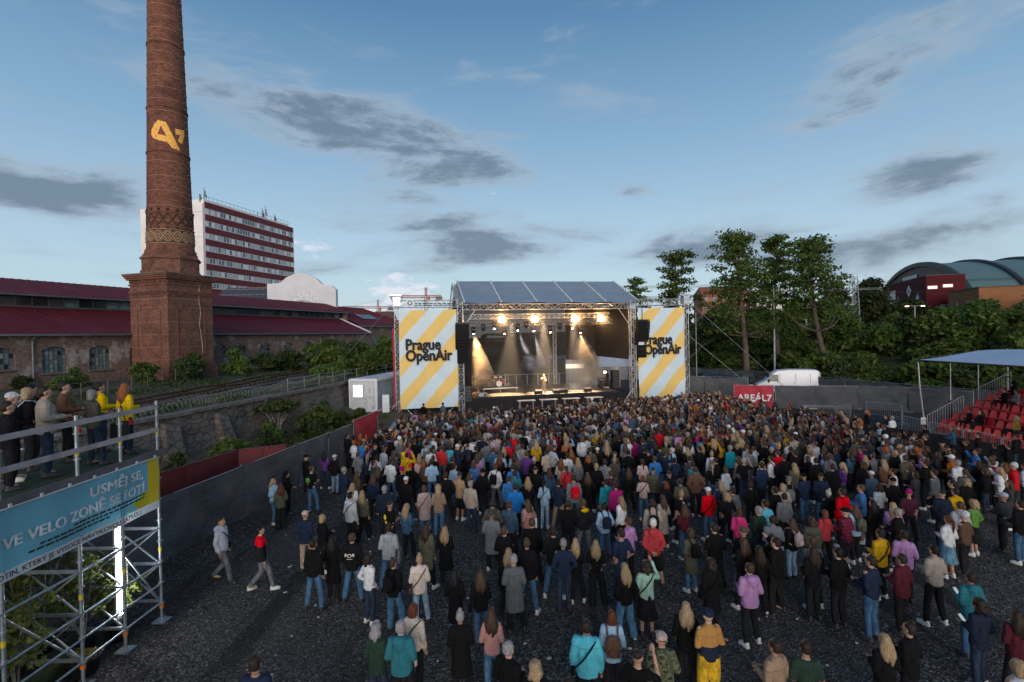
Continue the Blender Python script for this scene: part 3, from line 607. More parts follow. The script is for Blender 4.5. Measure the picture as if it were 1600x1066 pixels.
m = MB(); m.box((-.15, -22, 23.5), (.3, 9, 3)); m.build('wall_panel', M('ochre_panel', (.40,.20,.08), .7), ar)  # plain ochre panel on the gable
rb = thing('red_clad_building', 'dark red metal clad building with white diamond signs below the arena', 'building', (81, 100, 0), ang)
q = NB('red_cladding'); v = q.coord(); wv = q.n('ShaderNodeTexWave', wave_type='BANDS', bands_direction='Z'); q.l(v, wv.inputs['Vector']); wv.inputs['Scale'].default_value = 1.1; q.fin(q.mix(q.step(wv.outputs[0], .8, 1., 0, .5), (.09,.010,.014), (.05,.007,.009)), .85, Specular_IOR_Level=.2); redc = q.m
m = MB(); m.box((3.05, 11.5, 10.), (6.1, 23, 13.4)); m.build('wall', redc, rb); m = MB(); m.box((3.05,11.5,16.75), (6.3,23.2,.16)); m.build('parapet', ribm, rb)
for y, z in ((4.5, 12.6), (9.6, 14.4), (16.5, 12.6)):
    m = MB(); m.add([(-.03,y-1.5,z),(-.03,y,z-1.25),(-.03,y+1.5,z),(-.03,y,z+1.25)], [(0,1,2,3)]); sg = m.build('diamond_sign', M('sign_white', (.72,.74,.78), .5) if z > 13 else M('sign_navy', (.03,.045,.10), .5), rb)
    m = MB(); m.add([(-.06,y-.8,z),(-.06,y,z-.75),(-.06,y+.8,z),(-.06,y,z+.75)], [(0,1,2,3)]); m.build('emblem', M('sign_grey', (.35,.37,.4), .5) if z > 13 else M('sign_pale', (.55,.62,.74), .5), sg)
m = MB(); m.box((-.02, 20.2, 13.6), (.1, 4.2, 3.2)); m.build('window', M('teal_pane', (.10,.20,.27), .2), rb)
for x, z in ((1., 14.4), (3.4, 14.6)):
    m = MB(); m.box((x, -.02, z), (1.5,.1,.55)); m.build('lit_window', emit('lit_office', (1., .72, .6), 1.1), rb)
for x in (2.6, 3.6): m = MB(); m.box((x, -.02, 10.8), (.8,.1,.4)); m.build('vent', M('vent_pale', (.4,.3,.3), .6), rb)
ob = thing('orange_building', 'flat roofed orange brick building on the hill at the far right', 'building', (77.6, 85, 0), ang)
m = MB(); m.box((12, 6, 9), (24, 12, 8.2)); m.build('wall', M('orange_wall', (.26,.11,.04), .85, 0, .5, .2, .1, 6), ob); m = MB(); m.box((12,6,13.15), (24.3,12.3,.14)); m.build('parapet', M('dark_coping', (.10,.07,.05), .7), ob)
m = MB(); m.box((-.03, 3.5, 9.5), (.1, 1.6, 3)); m.box((-.03, 8, 9.5), (.1, 1.2, 3)); m.build('window', ng, ob)
# ---------------------------------------------------------------- hillside
HP0 = Vector((26.4, 70)); HD = Vector((.279, -.96)); HN = Vector((.96, .279))
def sm01(t): t = max(0., min(1., t)); return t*t*(3-2*t)
def hill_d(x, y): return max((Vector((x, y))-HP0).dot(HN), (y-75)*.9 if x > -12 else -9)
def hill_z(x, y):
    d = hill_d(x, y); return 5.2*sm01((d+.5)/19.) + .02*max(0, d-20) + .25*fbm(x, y, s=.15)*sm01(d/6) - .02
hm = MB(); nu, nv = 70, 70; vs = []
for j in range(nv+1):
    for i in range(nu+1):
        d = -1.5 + 150*(i/nu)**1.7; s = -45 + 215*(j/nv); p = HP0 - HD*s + HN*d; vs.append((p.x, p.y, hill_z(p.x, p.y)))
hm.add(vs, [(j*(nu+1)+i, j*(nu+1)+i+1, (j+1)*(nu+1)+i+1, (j+1)*(nu+1)+i) for j in range(nv) for i in range(nu)], 0, True)
grassm = M('rough_grass', (.045,.06,.02), .95, 0, .6, .5, .8, 6, tint=(.075,.068,.035)); hm.build('hillside', grassm, kind='structure')
# ---------------------------------------------------------------- foliage
def leaf_mat(name, c1, c2):
    q = NB(name); g = q.n('ShaderNodeNewGeometry'); oi = q.n('ShaderNodeObjectInfo'); f = q.noise(q.coord(), .45, 3, .5)
    c = q.mix(g.outputs['Random Per Island'], c1, c2); hs = q.n('ShaderNodeHueSaturation'); q.l(c, hs.inputs['Color'])
    q.set(hs.inputs['Value'], q.math('ADD', q.math('MULTIPLY', oi.outputs['Random'], .4), q.math('ADD', q.math('MULTIPLY', f, .9), .35))); q.set(hs.inputs['Hue'], q.math('ADD', q.math('MULTIPLY', oi.outputs['Random'], .025), .4875))
    q.fin(hs.outputs[0], .6, Specular_IOR_Level=.25); tr = q.n('ShaderNodeBsdfTranslucent'); q.l(hs.outputs[0], tr.inputs[0]); mx = q.n('ShaderNodeMixShader'); mx.inputs[0].default_value = .4; q.l(q.b.outputs[0], mx.inputs[1]); q.l(tr.outputs[0], mx.inputs[2]); q.l(mx.outputs[0], q.out.inputs[0]); MATS[name] = q.m; return q.m
LEAF = {'locust': leaf_mat('locust_leaf', (.062,.112,.022), (.118,.17,.038)), 'shrub': leaf_mat('shrub_leaf', (.08,.125,.024), (.125,.18,.04)), 'dark': leaf_mat('dark_leaf', (.045,.07,.024), (.075,.10,.032)), 'weed': leaf_mat('weed_leaf', (.05,.085,.02), (.11,.14,.045)), 'birch': leaf_mat('birch_leaf', (.09,.115,.02), (.17,.18,.05))}
bark = M('tree_bark', (.11,.08,.06), .95, 0, 3, .5, .9, 12); birchb = M('birch_bark', (.28,.25,.22), .85, 0, 5, .5, .4)
def leaves_mesh(name, blobs, n, size, mat, seed, flat=.5, shape=4):
    """n leaf faces spread through the outer part of ellipsoid clumps (x, y, z, rx, ry, rz)"""
    g = np.random.default_rng(seed); B = np.array(blobs, float); wgt = (B[:, 3]*B[:, 4]*B[:, 5])**.75; k = g.choice(len(B), n, p=wgt/wgt.sum())
    d = g.normal(size=(n, 3)); d /= np.linalg.norm(d, axis=1)[:, None]; r = g.random(n)**.45*(1+.18*g.normal(size=n)); P = B[k, :3]+d*r[:, None]*B[k, 3:]
    nm = g.normal(size=(n, 3)); nm[:, 2] = np.abs(nm[:, 2])+flat; nm += d*.5; nm /= np.linalg.norm(nm, axis=1)[:, None]
    a = np.cross(nm, g.normal(size=(n, 3))); a /= np.linalg.norm(a, axis=1)[:, None]; b = np.cross(nm, a); s = size*g.uniform(.55, 1.35, n)[:, None]
    if shape == 4: q_ = np.stack([P-a*s, P-b*s*.5+nm*s*.12, P+a*s, P+b*s*.5+nm*s*.12], 1)
    else: q_ = np.stack([P-a*s*.8, P+a*s*.3-b*s*.6, P+a*s*.3+b*s*.6], 1)
    V = q_.reshape(-1, 3); nn = shape; me = bpy.data.meshes.new(name); me.vertices.add(len(V)); me.vertices.foreach_set('co', V.ravel()); me.loops.add(len(V)); me.loops.foreach_set('vertex_index', np.arange(len(V)))
    me.polygons.add(n); me.polygons.foreach_set('loop_start', np.arange(n)*nn); me.materials.append(mat); me.update(); me.validate(); return me
def limb_mesh(m, p, d, L, r, depth, g, tips, bend=.25):
    pts = [Vector(p)]; d = Vector(d).normalized(); k = 4
    for i in range(k):
        d = (d+Vector((g.normal(0, bend), g.normal(0, bend), g.normal(.05, bend*.6)))*.5).normalized(); pts.append(pts[-1]+d*L/k)
    rr = [r*(1-.55*i/k) for i in range(k+1)]; m.path(pts, rr, 7 if depth > 1 else 5)
    if depth == 0: tips.append(pts[-1]); return
    for j in range(int(g.integers(2, 4))):
        i = int(g.integers(2, k+1)); a = g.uniform(0, 6.28); e = Vector((cos(a), sin(a), g.uniform(.05, .7))); limb_mesh(m, pts[i], (d*.6+e).normalized(), L*g.uniform(.5, .75), rr[i]*.7, depth-1, g, tips, bend)
    tips.append(pts[-1])
def layered_tree(x, y, z0, H, R, lean, label, seed, kind='locust', n=6500, leaf=.22, low=.35, pads=15, name='locust_tree', group=None):
    g = np.random.default_rng(seed); t = thing(name, label, 'tree', (x, y, z0), 0, group); m = MB(); tips = []
    trunk = [Vector((lean*(h**1.5)+.25*sin(h*5+seed), .2*sin(h*4), h*H*.88)) for h in (0, .12, .3, .5, .7, .88, 1.)]; m.path(trunk, [H*.024*(1-.8*i/6) for i in range(7)], 9)
    blobs = []
    pads = int(pads*1.7)
    for i in range(pads):
        h = low+(1-low)*(i+.5)/pads; a = i*2.4+g.uniform(-.5, .5); rr = R*(1.0-.72*((h-low)/(1-low))**1.6)*g.uniform(.45, 1.); k = min(5, int(h*6)); base = trunk[k].lerp(trunk[k+1], .5)
        c = Vector((base.x+rr*cos(a), base.y+rr*sin(a), h*H)); st = Vector((base.x, base.y, max(base.z-.3, h*H-rr*.7-.4))); mid = st.lerp(c, .55)+Vector((0, 0, -.15*rr)); m.path([st, mid, c], [H*.008, H*.006, H*.002], 5)
        s = R*g.uniform(.16, .33); blobs.append((c.x, c.y, c.z, s*1.3, s*1.3, s*.62)); blobs.append(((c.x+base.x)/2, (c.y+base.y)/2, c.z-.1*s, s*.9, s*.9, s*.6))
        for q_ in range(3):
            b = g.uniform(0, 6.28); blobs.append((c.x+s*1.2*cos(b), c.y+s*1.2*sin(b), c.z+g.uniform(-.45, .3)*s, s*.7, s*.7, s*.26))
    tp = trunk[-1]; blobs.append((tp.x, tp.y, H*.97, R*.25, R*.25, H*.035)); m.build('trunk', bark, t); put('crown', leaves_mesh('crown', blobs, int(n*.85), leaf, LEAF[kind], seed, .25), t); return t
def T(x, y, top, R, lean, label, seed, **k): z = hill_z(x, y)-.1; return layered_tree(x, y, z, top-z, R, lean, label, seed, **k)
T(17.2, 72, 14.3, 3.1, .2, 'small dark tree just right of the stage roof', 11, n=3600, low=.45, pads=10)
T(21.9, 68, 17.2, 3.7, .1, 'narrow upright tree behind the right banner tower', 12, n=6500, low=.3, pads=16)
T(28.2, 62, 18.4, 4.6, -.5, 'broad layered locust tree with straight bare trunk above the white van', 13, n=9500, low=.36, pads=20)
T(34.3, 66.5, 18.9, 3.0, .2, 'slender locust tree between the broad one and the leaning one', 14, n=5200, low=.5, pads=13)
T(35.6, 58, 16.9, 3.7, -2.4, 'locust tree with a leaning bare trunk and open layered crown', 15, n=6800, low=.44, pads=16)
def round_tree(x, y, top, R, label, seed, kind='dark', n=5200, leaf=.36, name='bushy_tree', group=None):
    z = hill_z(x, y)-.1; H = top-z; g = np.random.default_rng(seed); t = thing(name, label, 'tree', (x, y, z), 0, group); m = MB(); tips = []
    m.tube((0,0,0), (0,0,H*.45), H*.03, H*.018, 8)
    blobs = []
    for i in range(16):
        a = i*2.4; h = .22+.7*(i+.5)/16; rr = R*(.8*math.sin(pi*min(1, (h+.05)))**.8)*g.uniform(.3, 1.); c = Vector((rr*cos(a), rr*sin(a), h*H)); m.path([(0,0,H*min(.45, h*.6)), c*.6, c], [H*.012, H*.008, H*.003], 5); s = R*g.uniform(.3, .46); blobs.append((c.x, c.y, c.z, s, s, s*.8))
    blobs.append((0,0,H*.93,R*.28,R*.28,H*.07)); m.build('trunk', bark, t); put('crown', leaves_mesh('crown', blobs, n, leaf, LEAF[kind], seed), t); return t
for a in [(44.5,80,11.0,3.6,'round green tree right behind the leaning locust trunk',21,'locust'),(40,84,10.2,3.2,'low bushy tree under the slender locust crown',22,'shrub'),(49.5,80,10.2,3.3,'mid green bushy tree left of the lattice railway mast',23,'dark'),
  (58,92,15.0,3.4,'tall dark tree touching the left side of the lattice mast',24,'dark'),(64.5,92,15.6,4.2,'large dark tree to the right of the lattice mast',25,'dark'),(71.5,92,11.6,3.8,'dark tree in front of the red clad building',26,'dark'),
  (77,88,9.8,3.2,'green tree at the foot of the red clad building',27,'shrub'),(70,76,9.9,3.4,'green tree left of the double street lamp',28,'locust'),(78.5,76,11.4,3.3,'tree in front of the orange building corner',29,'shrub'),
  (66,66,8.8,3.2,'bushy tree right of the double street lamp',30,'shrub'),(84,80,10.8,3.4,'dark tree before the orange building wall',31,'dark'),(74,68,9.2,3.0,'dark bushy tree at the right edge under the orange wall',32,'dark'),
  (25,76,9.6,3.2,'shaded bushy tree behind the trunk of the broad locust',33,'dark'),(19.5,78,9.0,3.4,'shaded bushy tree behind the right banner',34,'dark'),(31,80,9.6,3.2,'bushy tree below the pale apartment house',35,'dark'),(36,90,10.,3.4,'bushy tree in front of the pale apartment house',36,'dark'),(54,84,9.2,2.8,'low tree at the foot of the lattice mast',37,'shrub')]: round_tree(*a)
# shrubs covering the slope: individuals, five shapes
shr = []
for k in range(5):
    g = np.random.default_rng(60+k); bl = []
    for i in range(12):
        a = g.uniform(0, 6.28); r = g.uniform(0, 1.15); h = g.uniform(.3, 2.0)*(1.2-.45*r); s = g.uniform(.5, .8); bl.append((r*cos(a), r*sin(a), h, s, s, s*.55))
    m = MB()
    for i in range(6): b = bl[i]; m.path([(0,0,-.1), (b[0]*.5, b[1]*.5, b[2]*.6), (b[0], b[1], b[2])], [.05, .035, .012], 5)
    shr.append((leaves_mesh('foliage', bl, 2300, .21, LEAF['shrub'], 80+k, .35), leaves_mesh('foliage', bl, 2300, .17, LEAF['dark'], 90+k, .5), m.mesh('stem', bark)))
def shrub(x, y, z, s, k, alt, label, group, sz=1.):
    t = thing('shrub', label, 'shrub', (x, y, z), random.uniform(0, 6.3), group); t.scale = (s, s, s*sz); put('foliage', shr[k][1 if alt else 0], t); put('stem', shr[k][2], t); return t
ORD = 'first second third fourth fifth sixth seventh eighth ninth tenth eleventh twelfth thirteenth fourteenth fifteenth sixteenth seventeenth eighteenth nineteenth twentieth'.split()
def number_off(lst, text):
    for i, (k, o) in enumerate(sorted(lst, key=lambda t: t[0])):
        n = len(lst)-1-i; o['label'] = text % ('leftmost' if i == 0 else 'rightmost' if n == 0 else ORD[i]+' from the left' if i <= n else ORD[n]+' from the right')
gs = np.random.default_rng(5); slope_rows = {}
for d, n in ((1.6, 17), (4.6, 17), (8., 17), (11.5, 18), (15.5, 18), (20., 19)):
    for i in range(n):
        s = -14 + 70*i/n + gs.uniform(-1.2, 1.2); p = HP0 + HD*s*.98 + HN*(d+gs.uniform(-.9, .9)); zz = hill_z(p.x, p.y)-.15
        if p.y < 16 or p.x > 1.12*p.y or p.x > 66: continue
        so_ = shrub(p.x, p.y, zz, gs.uniform(1.1, 1.75)*(1.0 if d > 3 else .8), int(gs.integers(5)), gs.random() < .12, 'leafy green shrub among the bushes covering the slope behind the fence', 'shrubs covering the slope behind the fence', gs.uniform(.8, 1.15)); slope_rows.setdefault(d, []).append((p.x/p.y, so_))
for d, txt in ((1.6, 'green shrub right behind the dark fence at the slope foot, %s'), (4.6, 'green shrub in the second row up the slope, %s'), (8., 'green shrub in the third row, halfway up the slope, %s'), (11.5, 'green shrub in the fourth row up the slope, %s'), (15.5, 'green shrub just below the crest of the slope, %s'), (20., 'green shrub standing on the crest of the slope, %s')): number_off(slope_rows.get(d, []), txt)
# ground cover between them
g = np.random.default_rng(99); N = 26000; dd = g.uniform(0, 26, N); s = g.uniform(-16, 58, N)
bl = [];
for i in range(420): p = HP0+HD*float(s[i])+HN*float(dd[i]); bl.append((p.x, p.y, hill_z(p.x, p.y)+.35, 1.3, 1.3, .5))
put('undergrowth', leaves_mesh('undergrowth', bl, 24000, .2, LEAF['weed'], 3, .6), kind='stuff')
# ---------------------------------------------------------------- railway mast, poles, lamps on the hill
def zt(x, y): return hill_z(x, y)
ms = thing('railway_mast', 'steel lattice railway mast with cross arms standing on the hill', 'railway mast', (60.2, 90, zt(60.2, 90)-.2)); pal = M('mast_grey', (.34,.36,.38), .6, .5)
H = 16.1-zt(60.2, 90); m = MB()
for sx_, sy_ in ((-1,-1),(1,-1),(1,1),(-1,1)): m.tube((sx_*.75, sy_*.6, 0), (sx_*.38, sy_*.4, H), .07, n=5)
for i in range(10):
    a, b = i/10, (i+1)/10; wa_, wb_ = .75-.37*a, .75-.37*b
    for sg in (1, -1): m.tube((-wa_*sg, -.55, H*a), (wb_*sg, -.5, H*b), .04, n=4); m.tube((-wa_*sg, .55, H*a), (wb_*sg, .5, H*b), .04, n=4)
m.build('lattice_column', pal, ms)
for z, l, r in ((H-2.3,-19,5),(H-4.5,-6,1),(H-6.3,-6.5,1)):
    m = MB(); m.truss((l,0,z), (r,0,z), .3, .035, .5) if l < -10 else m.tube((l,0,z), (r,0,z), .07, n=5)
    if l > -10: m.tube((l,0,z-1.2), (0,0,z), .05, n=4)
    m.build('cross_arm', pal, ms)
m = MB()
for i in range(4):
    for z in (H-1.2, H-3.0): m.path([(-60+k*22, -3+i*1.6, z-.4*sin(pi*k/6)+.12*k) for k in range(7)], .022, 3)
m.build('overhead_wire', black_metal, ms)
def pole(x, y, top, r, label, arms=0, lit=False):
    z = zt(x, y)-.2; t = thing('street_lamp' if arms else 'pole', label, 'street lamp' if arms else 'pole', (x, y, z)); m = MB(); m.tube((0,0,0), (0,0,top-z), r, r*.7, 8); m.build('post', pal, t)
    for i in range(arms):
        s_ = -1 if i else 1; m = MB(); m.tube((0,0,top-z-.1), (s_*1.1,0,top-z+.02), .05, n=5); a_ = m.build('arm', pal, t); m = MB(); m.box((s_*1.2,0,top-z), (.65,.28,.14)); m.build('lamp_head', pal, t)
        if lit:
            m = MB(); m.box((s_*1.25,-.02,top-z-.1), (.42,.24,.07)); m.build('lamp', emit('sodium_lamp', (1., .62, .3), 9.), t)
pole(63, 80, 10.1, .11, 'double armed street lamp with two lit heads on the hill', 2, True); pole(51.5, 64, 7.9, .08, 'short single street lamp among the hill bushes', 1); pole(31, 60.5, 12.0, .13, 'bare grey pole beside the slender locust tree'); pole(18.7, 52, 8.6, .06, 'thin grey pole right of the right banner tower')
pole(43.7, 76, 8.3, .2, 'short thick concrete post on the crest of the hill'); pole(66, 92, 8.6, .09, 'lit lamp post at the foot of the lattice mast', 1, True)
# ---------------------------------------------------------------- green growth on the left bank
gl = np.random.default_rng(17)
LB = [(.2,4.2,.72,0,0),(9.8,2.9,.85,0,1),(12.2,2.2,.5,0,1),(6.6,1.2,.5,0,1),(4.8,2.3,.45,1,1),(2.4,2.8,.42,0,1),(14.5,1.6,.45,1,1),(16.5,2.2,.4,0,1),(-1.5,2.4,.5,1,1),(8.0,3.6,.45,1,1)]
bank_l, track_l = [], []
for i, (s, w_, sc_, alt, low) in enumerate(LB):
    x, y = wall_pt(s, -w_); so_ = shrub(x, y, .1, sc_*1.15, i % 5, alt, 'bushy weed shrub on the bank between rubble wall and grey fence', 'shrubs on the weedy bank'); bank_l.append((x/y, so_))
number_off(bank_l, 'weedy shrub on the bank below the rubble wall, %s of ten'.replace(' of ten', ''))
x, y = wall_pt(7.2, -1.4); sumac = thing('sumac_tree', 'small umbrella shaped tree growing against the rubble retaining wall', 'tree', (x, y, .2)); m = MB()
for a in range(5): m.path([(.06*cos(a*1.3),.06*sin(a*1.3),0),(.2*cos(a*1.3),.2*sin(a*1.3),1.2),(.75*cos(a*1.3),.6*sin(a*1.3),2.0)], [.05,.04,.02], 5)
m.build('trunk', birchb, sumac); put('crown', leaves_mesh('crown', [(.9*cos(i*1.05)*(.4+.6*(i%2)), .8*sin(i*1.05)*(.4+.6*(i%2)), 2.15+.15*(i%3), .65, .6, .25) for i in range(9)], 2200, .16, LEAF['weed'], 7, .6), sumac)
x, y = wall_pt(10.6, -2.6); vn = thing('ivy_column', 'tall narrow ivy covered stump in front of the retaining wall', 'shrub', (x, y, 0)); m = MB(); m.tube((0,0,0), (.1,0,2.), .12, .06, 7); m.build('stem', bark, vn); put('foliage', leaves_mesh('foliage', [(.1*sin(i), .1*cos(i), .35+i*.3, .5-.03*i, .5-.03*i, .35) for i in range(7)], 2000, .13, LEAF['weed'], 8), vn)
# bushes along the track
for i, (px_, py_, s_, k) in enumerate([(-22.5,60,1.45,0),(-20.8,57,1.35,1),(-19.0,53,1.5,2),(-17.8,50,1.25,3),(-16.6,54,1.4,4),(-15.4,52,1.15,0),(-14.3,57,1.45,1),(-24.6,57,1.2,2),(-27.2,50,1.0,3),(-28.8,46,.9,4),(-26,54,1.1,1),(-19.5,64,1.7,2),(-15.6,63,1.6,3),(-12,66,1.7,4),(-23,66,1.6,0),(-29.5,41,.85,2),(-27.8,43.4,1.0,0),(-33,38.5,.6,3),(-32.2,36.5,.55,1),(-36,37.6,.5,2),(-17.0,46.4,.8,1),(-14.2,49.5,.9,4)]):
    so_ = shrub(px_, py_, terr_z(px_, py_)-.1, s_*.95, k, i % 3 == 1, 'leafy bush growing beside the railway track before the brick hall', 'bushes growing along the railway track'); track_l.append((px_/py_, so_))
number_off(track_l, 'leafy bush beside the railway track before the brick hall, %s')
bl = []
for i in range(260): s = gl.uniform(-4, 20); x, y = wall_pt(s, -gl.uniform(.6, 4.)); bl.append((x, y, .16+.3*max(0, 1-abs(s-8)/20), .6, .6, .16))
for i in range(330): s = gl.uniform(-14, 50); x, y = wall_pt(s, gl.choice([gl.uniform(1.5, 3.5), gl.uniform(8, 13)])); bl.append((x, y, terr_z(x, y)+.15, .7, .7, .2))
put('weeds', leaves_mesh('weeds', bl, 15000, .12, LEAF['weed'], 4, .3), kind='stuff')
# ---------------------------------------------------------------- site cabins
cabm = M('cabin_paint', (.62,.65,.67), .45, .1, 1.2, .15, .03); cabside = M('cabin_side', (.34,.40,.45), .5, .2, 1.2, .2, .03)
def cabin(x, y, rz, label, lit):
    t = thing('site_cabin', label, 'site cabin', (x, y, .5), rz, 'site cabins beside the stage'); L, W, H = 6.06, 2.44, 2.75
    m = MB(); m.box((W/2, L/2, H/2), (W-.1, L-.1, H-.2)); m.build('wall', cabm, t)
    m = MB()
    for a in (0, W):
        for b in (0, L): m.box((a, b, H/2), (.16,.16,H))
    for z in (.09, H-.09):
        m.bar((0,0,z), (W,0,z), .17); m.bar((W,0,z), (W,L,z), .17); m.bar((0,0,z), (0,L,z), .17); m.bar((0,L,z), (W,L,z), .17)
    m.build('frame', white_paint, t); m = MB()
    for i in range(22): m.box((W-.035, .3+i*.256, H/2), (.06,.12,H-.4))
    m.build('corrugation', cabside, t); m = MB(); m.box((W-.045, L/2, H/2), (.02,L-.2,H-.36)); m.build('side_panel', cabside, t)
    m = MB(); m.box((.75,-.03,1.75), (.95,.06,1.1)); wn_ = m.build('window', white_paint, t); m = MB(); m.box((.75,-.065,1.75), (.82,.02,.97)); m.build('pane', emit('cabin_light', (1., .93, .8), 1.5) if lit else ng, wn_)
    m = MB(); m.box((1.75,-.03,1.08), (.85,.05,2.0)); dr = m.build('door', M('door_white', (.66,.68,.69), .45), t); m = MB(); m.box((1.45,-.08,1.05), (.1,.05,.04)); m.build('handle', black_metal, dr)
    m = MB(); m.box((W/2,L/2,H+.02), (W,L,.05)); m.build('roof', M('cabin_roof', (.66,.68,.72), .5), t)
cabin(-13.75, 43.2, -rad(13), 'white site cabin with a lit window facing the camera left of the banner', True); cabin(-12.35, 49.6, -rad(13), 'second white cabin standing behind the one with lit window', False)
put('earth_mound', grid_mesh('earth_mound', 30, 30, lambda u, v_: (-15.5+7.0*u, 40.+18*v_, .54*min(1, 9*u, 5*(1-u), 8*v_, 8*(1-v_))+.05*fbm(u*8, v_*14)-.03), soil), kind='structure')
ut = thing('utility_cabinet', 'white electrical cabinet standing beside the site cabin', 'cabinet', (-10.6, 42.6, .45), rad(10)); m = MB(); m.box((0,0,.75), (.55,.4,1.5)); m.build('body', white_paint, ut); m = MB(); m.box((0,-.21,.85), (.4,.02,1.0)); m.build('door', cabm, ut)
# ---------------------------------------------------------------- fences
q = NB('fence_fabric'); v = q.coord(); f = q.noise(v, .9, 5, .6, .6); f2 = q.noise(q.mapped(v, (1, 1, 6)), 1.2, 4, .6); q.bump(q.math('ADD', f, q.math('MULTIPLY', f2, .5)), .7, .12); fab = q.fin(q.mix(q.step(f, .3, .7), (.055,.058,.064), (.088,.092,.10)), .75); MATS['fab'] = fab
redfab = M('red_fabric', (.42,.02,.045), .7, 0, 1., .2, .3, 5); redfab.name = 'red_fabric'
def fence(pts, h, label, step=3.45, mats=None, sag=.04, name='screen_fence', top_var=.05):
    t = thing(name, label, 'fence'); pts = [Vector(p) for p in pts]; segs = []
    for a, b in zip(pts, pts[1:]):
        n = max(1, round((b-a).length/step)); segs += [(a.lerp(b, i/n), a.lerp(b, (i+1)/n)) for i in range(n)]
    pm = MB(); pm.tube((0,0,0), (0,0,h+.05), .024, n=6); pm.box((0,0,.04), (.6,.22,.1)); pmm = pm.mesh('post', steel)
    for k, (a, b) in enumerate(segs):
        d = b-a; L = d.length; nn = Vector((-d.y, d.x))/L; ph = random.uniform(0, 9)
        def fn(u, v_, ph=ph, a=a, d=d, nn=nn):
            p = a+d*u; wv = .05*sin(u*11+ph+v_*2)*sin(v_*pi)+.09*fbm(u*4+ph, v_*2.5, ph); z = v_*(h-sag*4*u*(1-u)+top_var*sin(u*6.2+ph)*.5)+.03; return p.x+nn.x*wv, p.y+nn.y*wv, z
        mt = mats[k % len(mats)] if mats else fab
        put('fabric_panel', grid_mesh('fabric_panel', 24, 10, fn, mt), t); put('post', pmm, t, (a.x+nn.x*.06, a.y+nn.y*.06, 0), atan2(d.y, d.x))
        m = MB(); m.tube((a.x,a.y,h), (b.x,b.y,h), .017, n=5); m.build('top_rail', steel, t)
    put('post', pmm, t, (segs[-1][1].x, segs[-1][1].y, 0)); return t
fence([(-11.6, 6.5), (-10.8, 15.4), (-9.75, 23.2), (-8.95, 28.6)], 1.95, 'long grey fabric screen fence along the left edge of the gravel yard', 3.6)
fence([(-8.95, 28.7), (-8.55, 32.2)], 2.1, 'short bright red fabric fence section at the end of the grey screen', 3.6, [redfab], name='red_screen')
rm = M('dark_red_board', (.14,.018,.022), .6, .1, .8, .35, .1, 5, tint=(.07,.012,.015))
rf = thing('red_board_fence', 'dark red board wall with bent corner behind the grey screen fence', 'fence')
P4 = [Vector(p) for p in ((-14.6,10.5), (-12.9,18.2), (-12.0,22.2), (-10.3,23.1))]
for a, b in zip(P4, P4[1:]):
    n = max(1, round((b-a).length/1.25)); d = (b-a)/n
    for i in range(n):
        m = MB(); m.box((0,0,.95), (d.length-.015, .07, 1.9+random.uniform(-.015,.015))); p = a+d*(i+.5); m.build('panel', rm, rf, (p.x+random.uniform(-.01,.01), p.y, 0), atan2(d.y, d.x))
    m = MB(); m.bar((a.x,a.y,1.94), (b.x,b.y,1.94), .12, .07); m.build('top_rail', rm, rf)
fence([(14.9, 51), (18.6, 49.6), (21.9, 47.6)], 2.35, 'grey fabric screen fence right beside the right banner tower', 3.6, sag=.12)
fence([(22.4, 43.7), (25.2, 43.0), (28.5, 42.3), (31.2, 40.3), (33.5, 37.2)], 1.95, 'grey fabric screen fence in front of the white van', 3.2)
rbn = fence([(19.4, 44.9), (22.3, 43.8)], 1.95, 'bright red banner fence with white capital letters before the dark car', 3.4, [redfab], name='red_banner_fence')
me = text_mesh('AREÁL7', .78, .006, .02); me.materials.append(white_paint); o = put('lettering', me, rbn, (19.62, 44.70, .62), atan2(-1.1, 2.9)); o.rotation_euler[0] = pi/2
fence([(20.2, 72.5), (23.7, 68.4), (28.4, 60.1), (30.5, 52.2), (32.4, 44.6), (34.6, 38.2), (38, 28.5)], 1.95, 'long dark fabric screen fence running along the foot of the bushy slope', 4.4, sag=.1, top_var=.16)
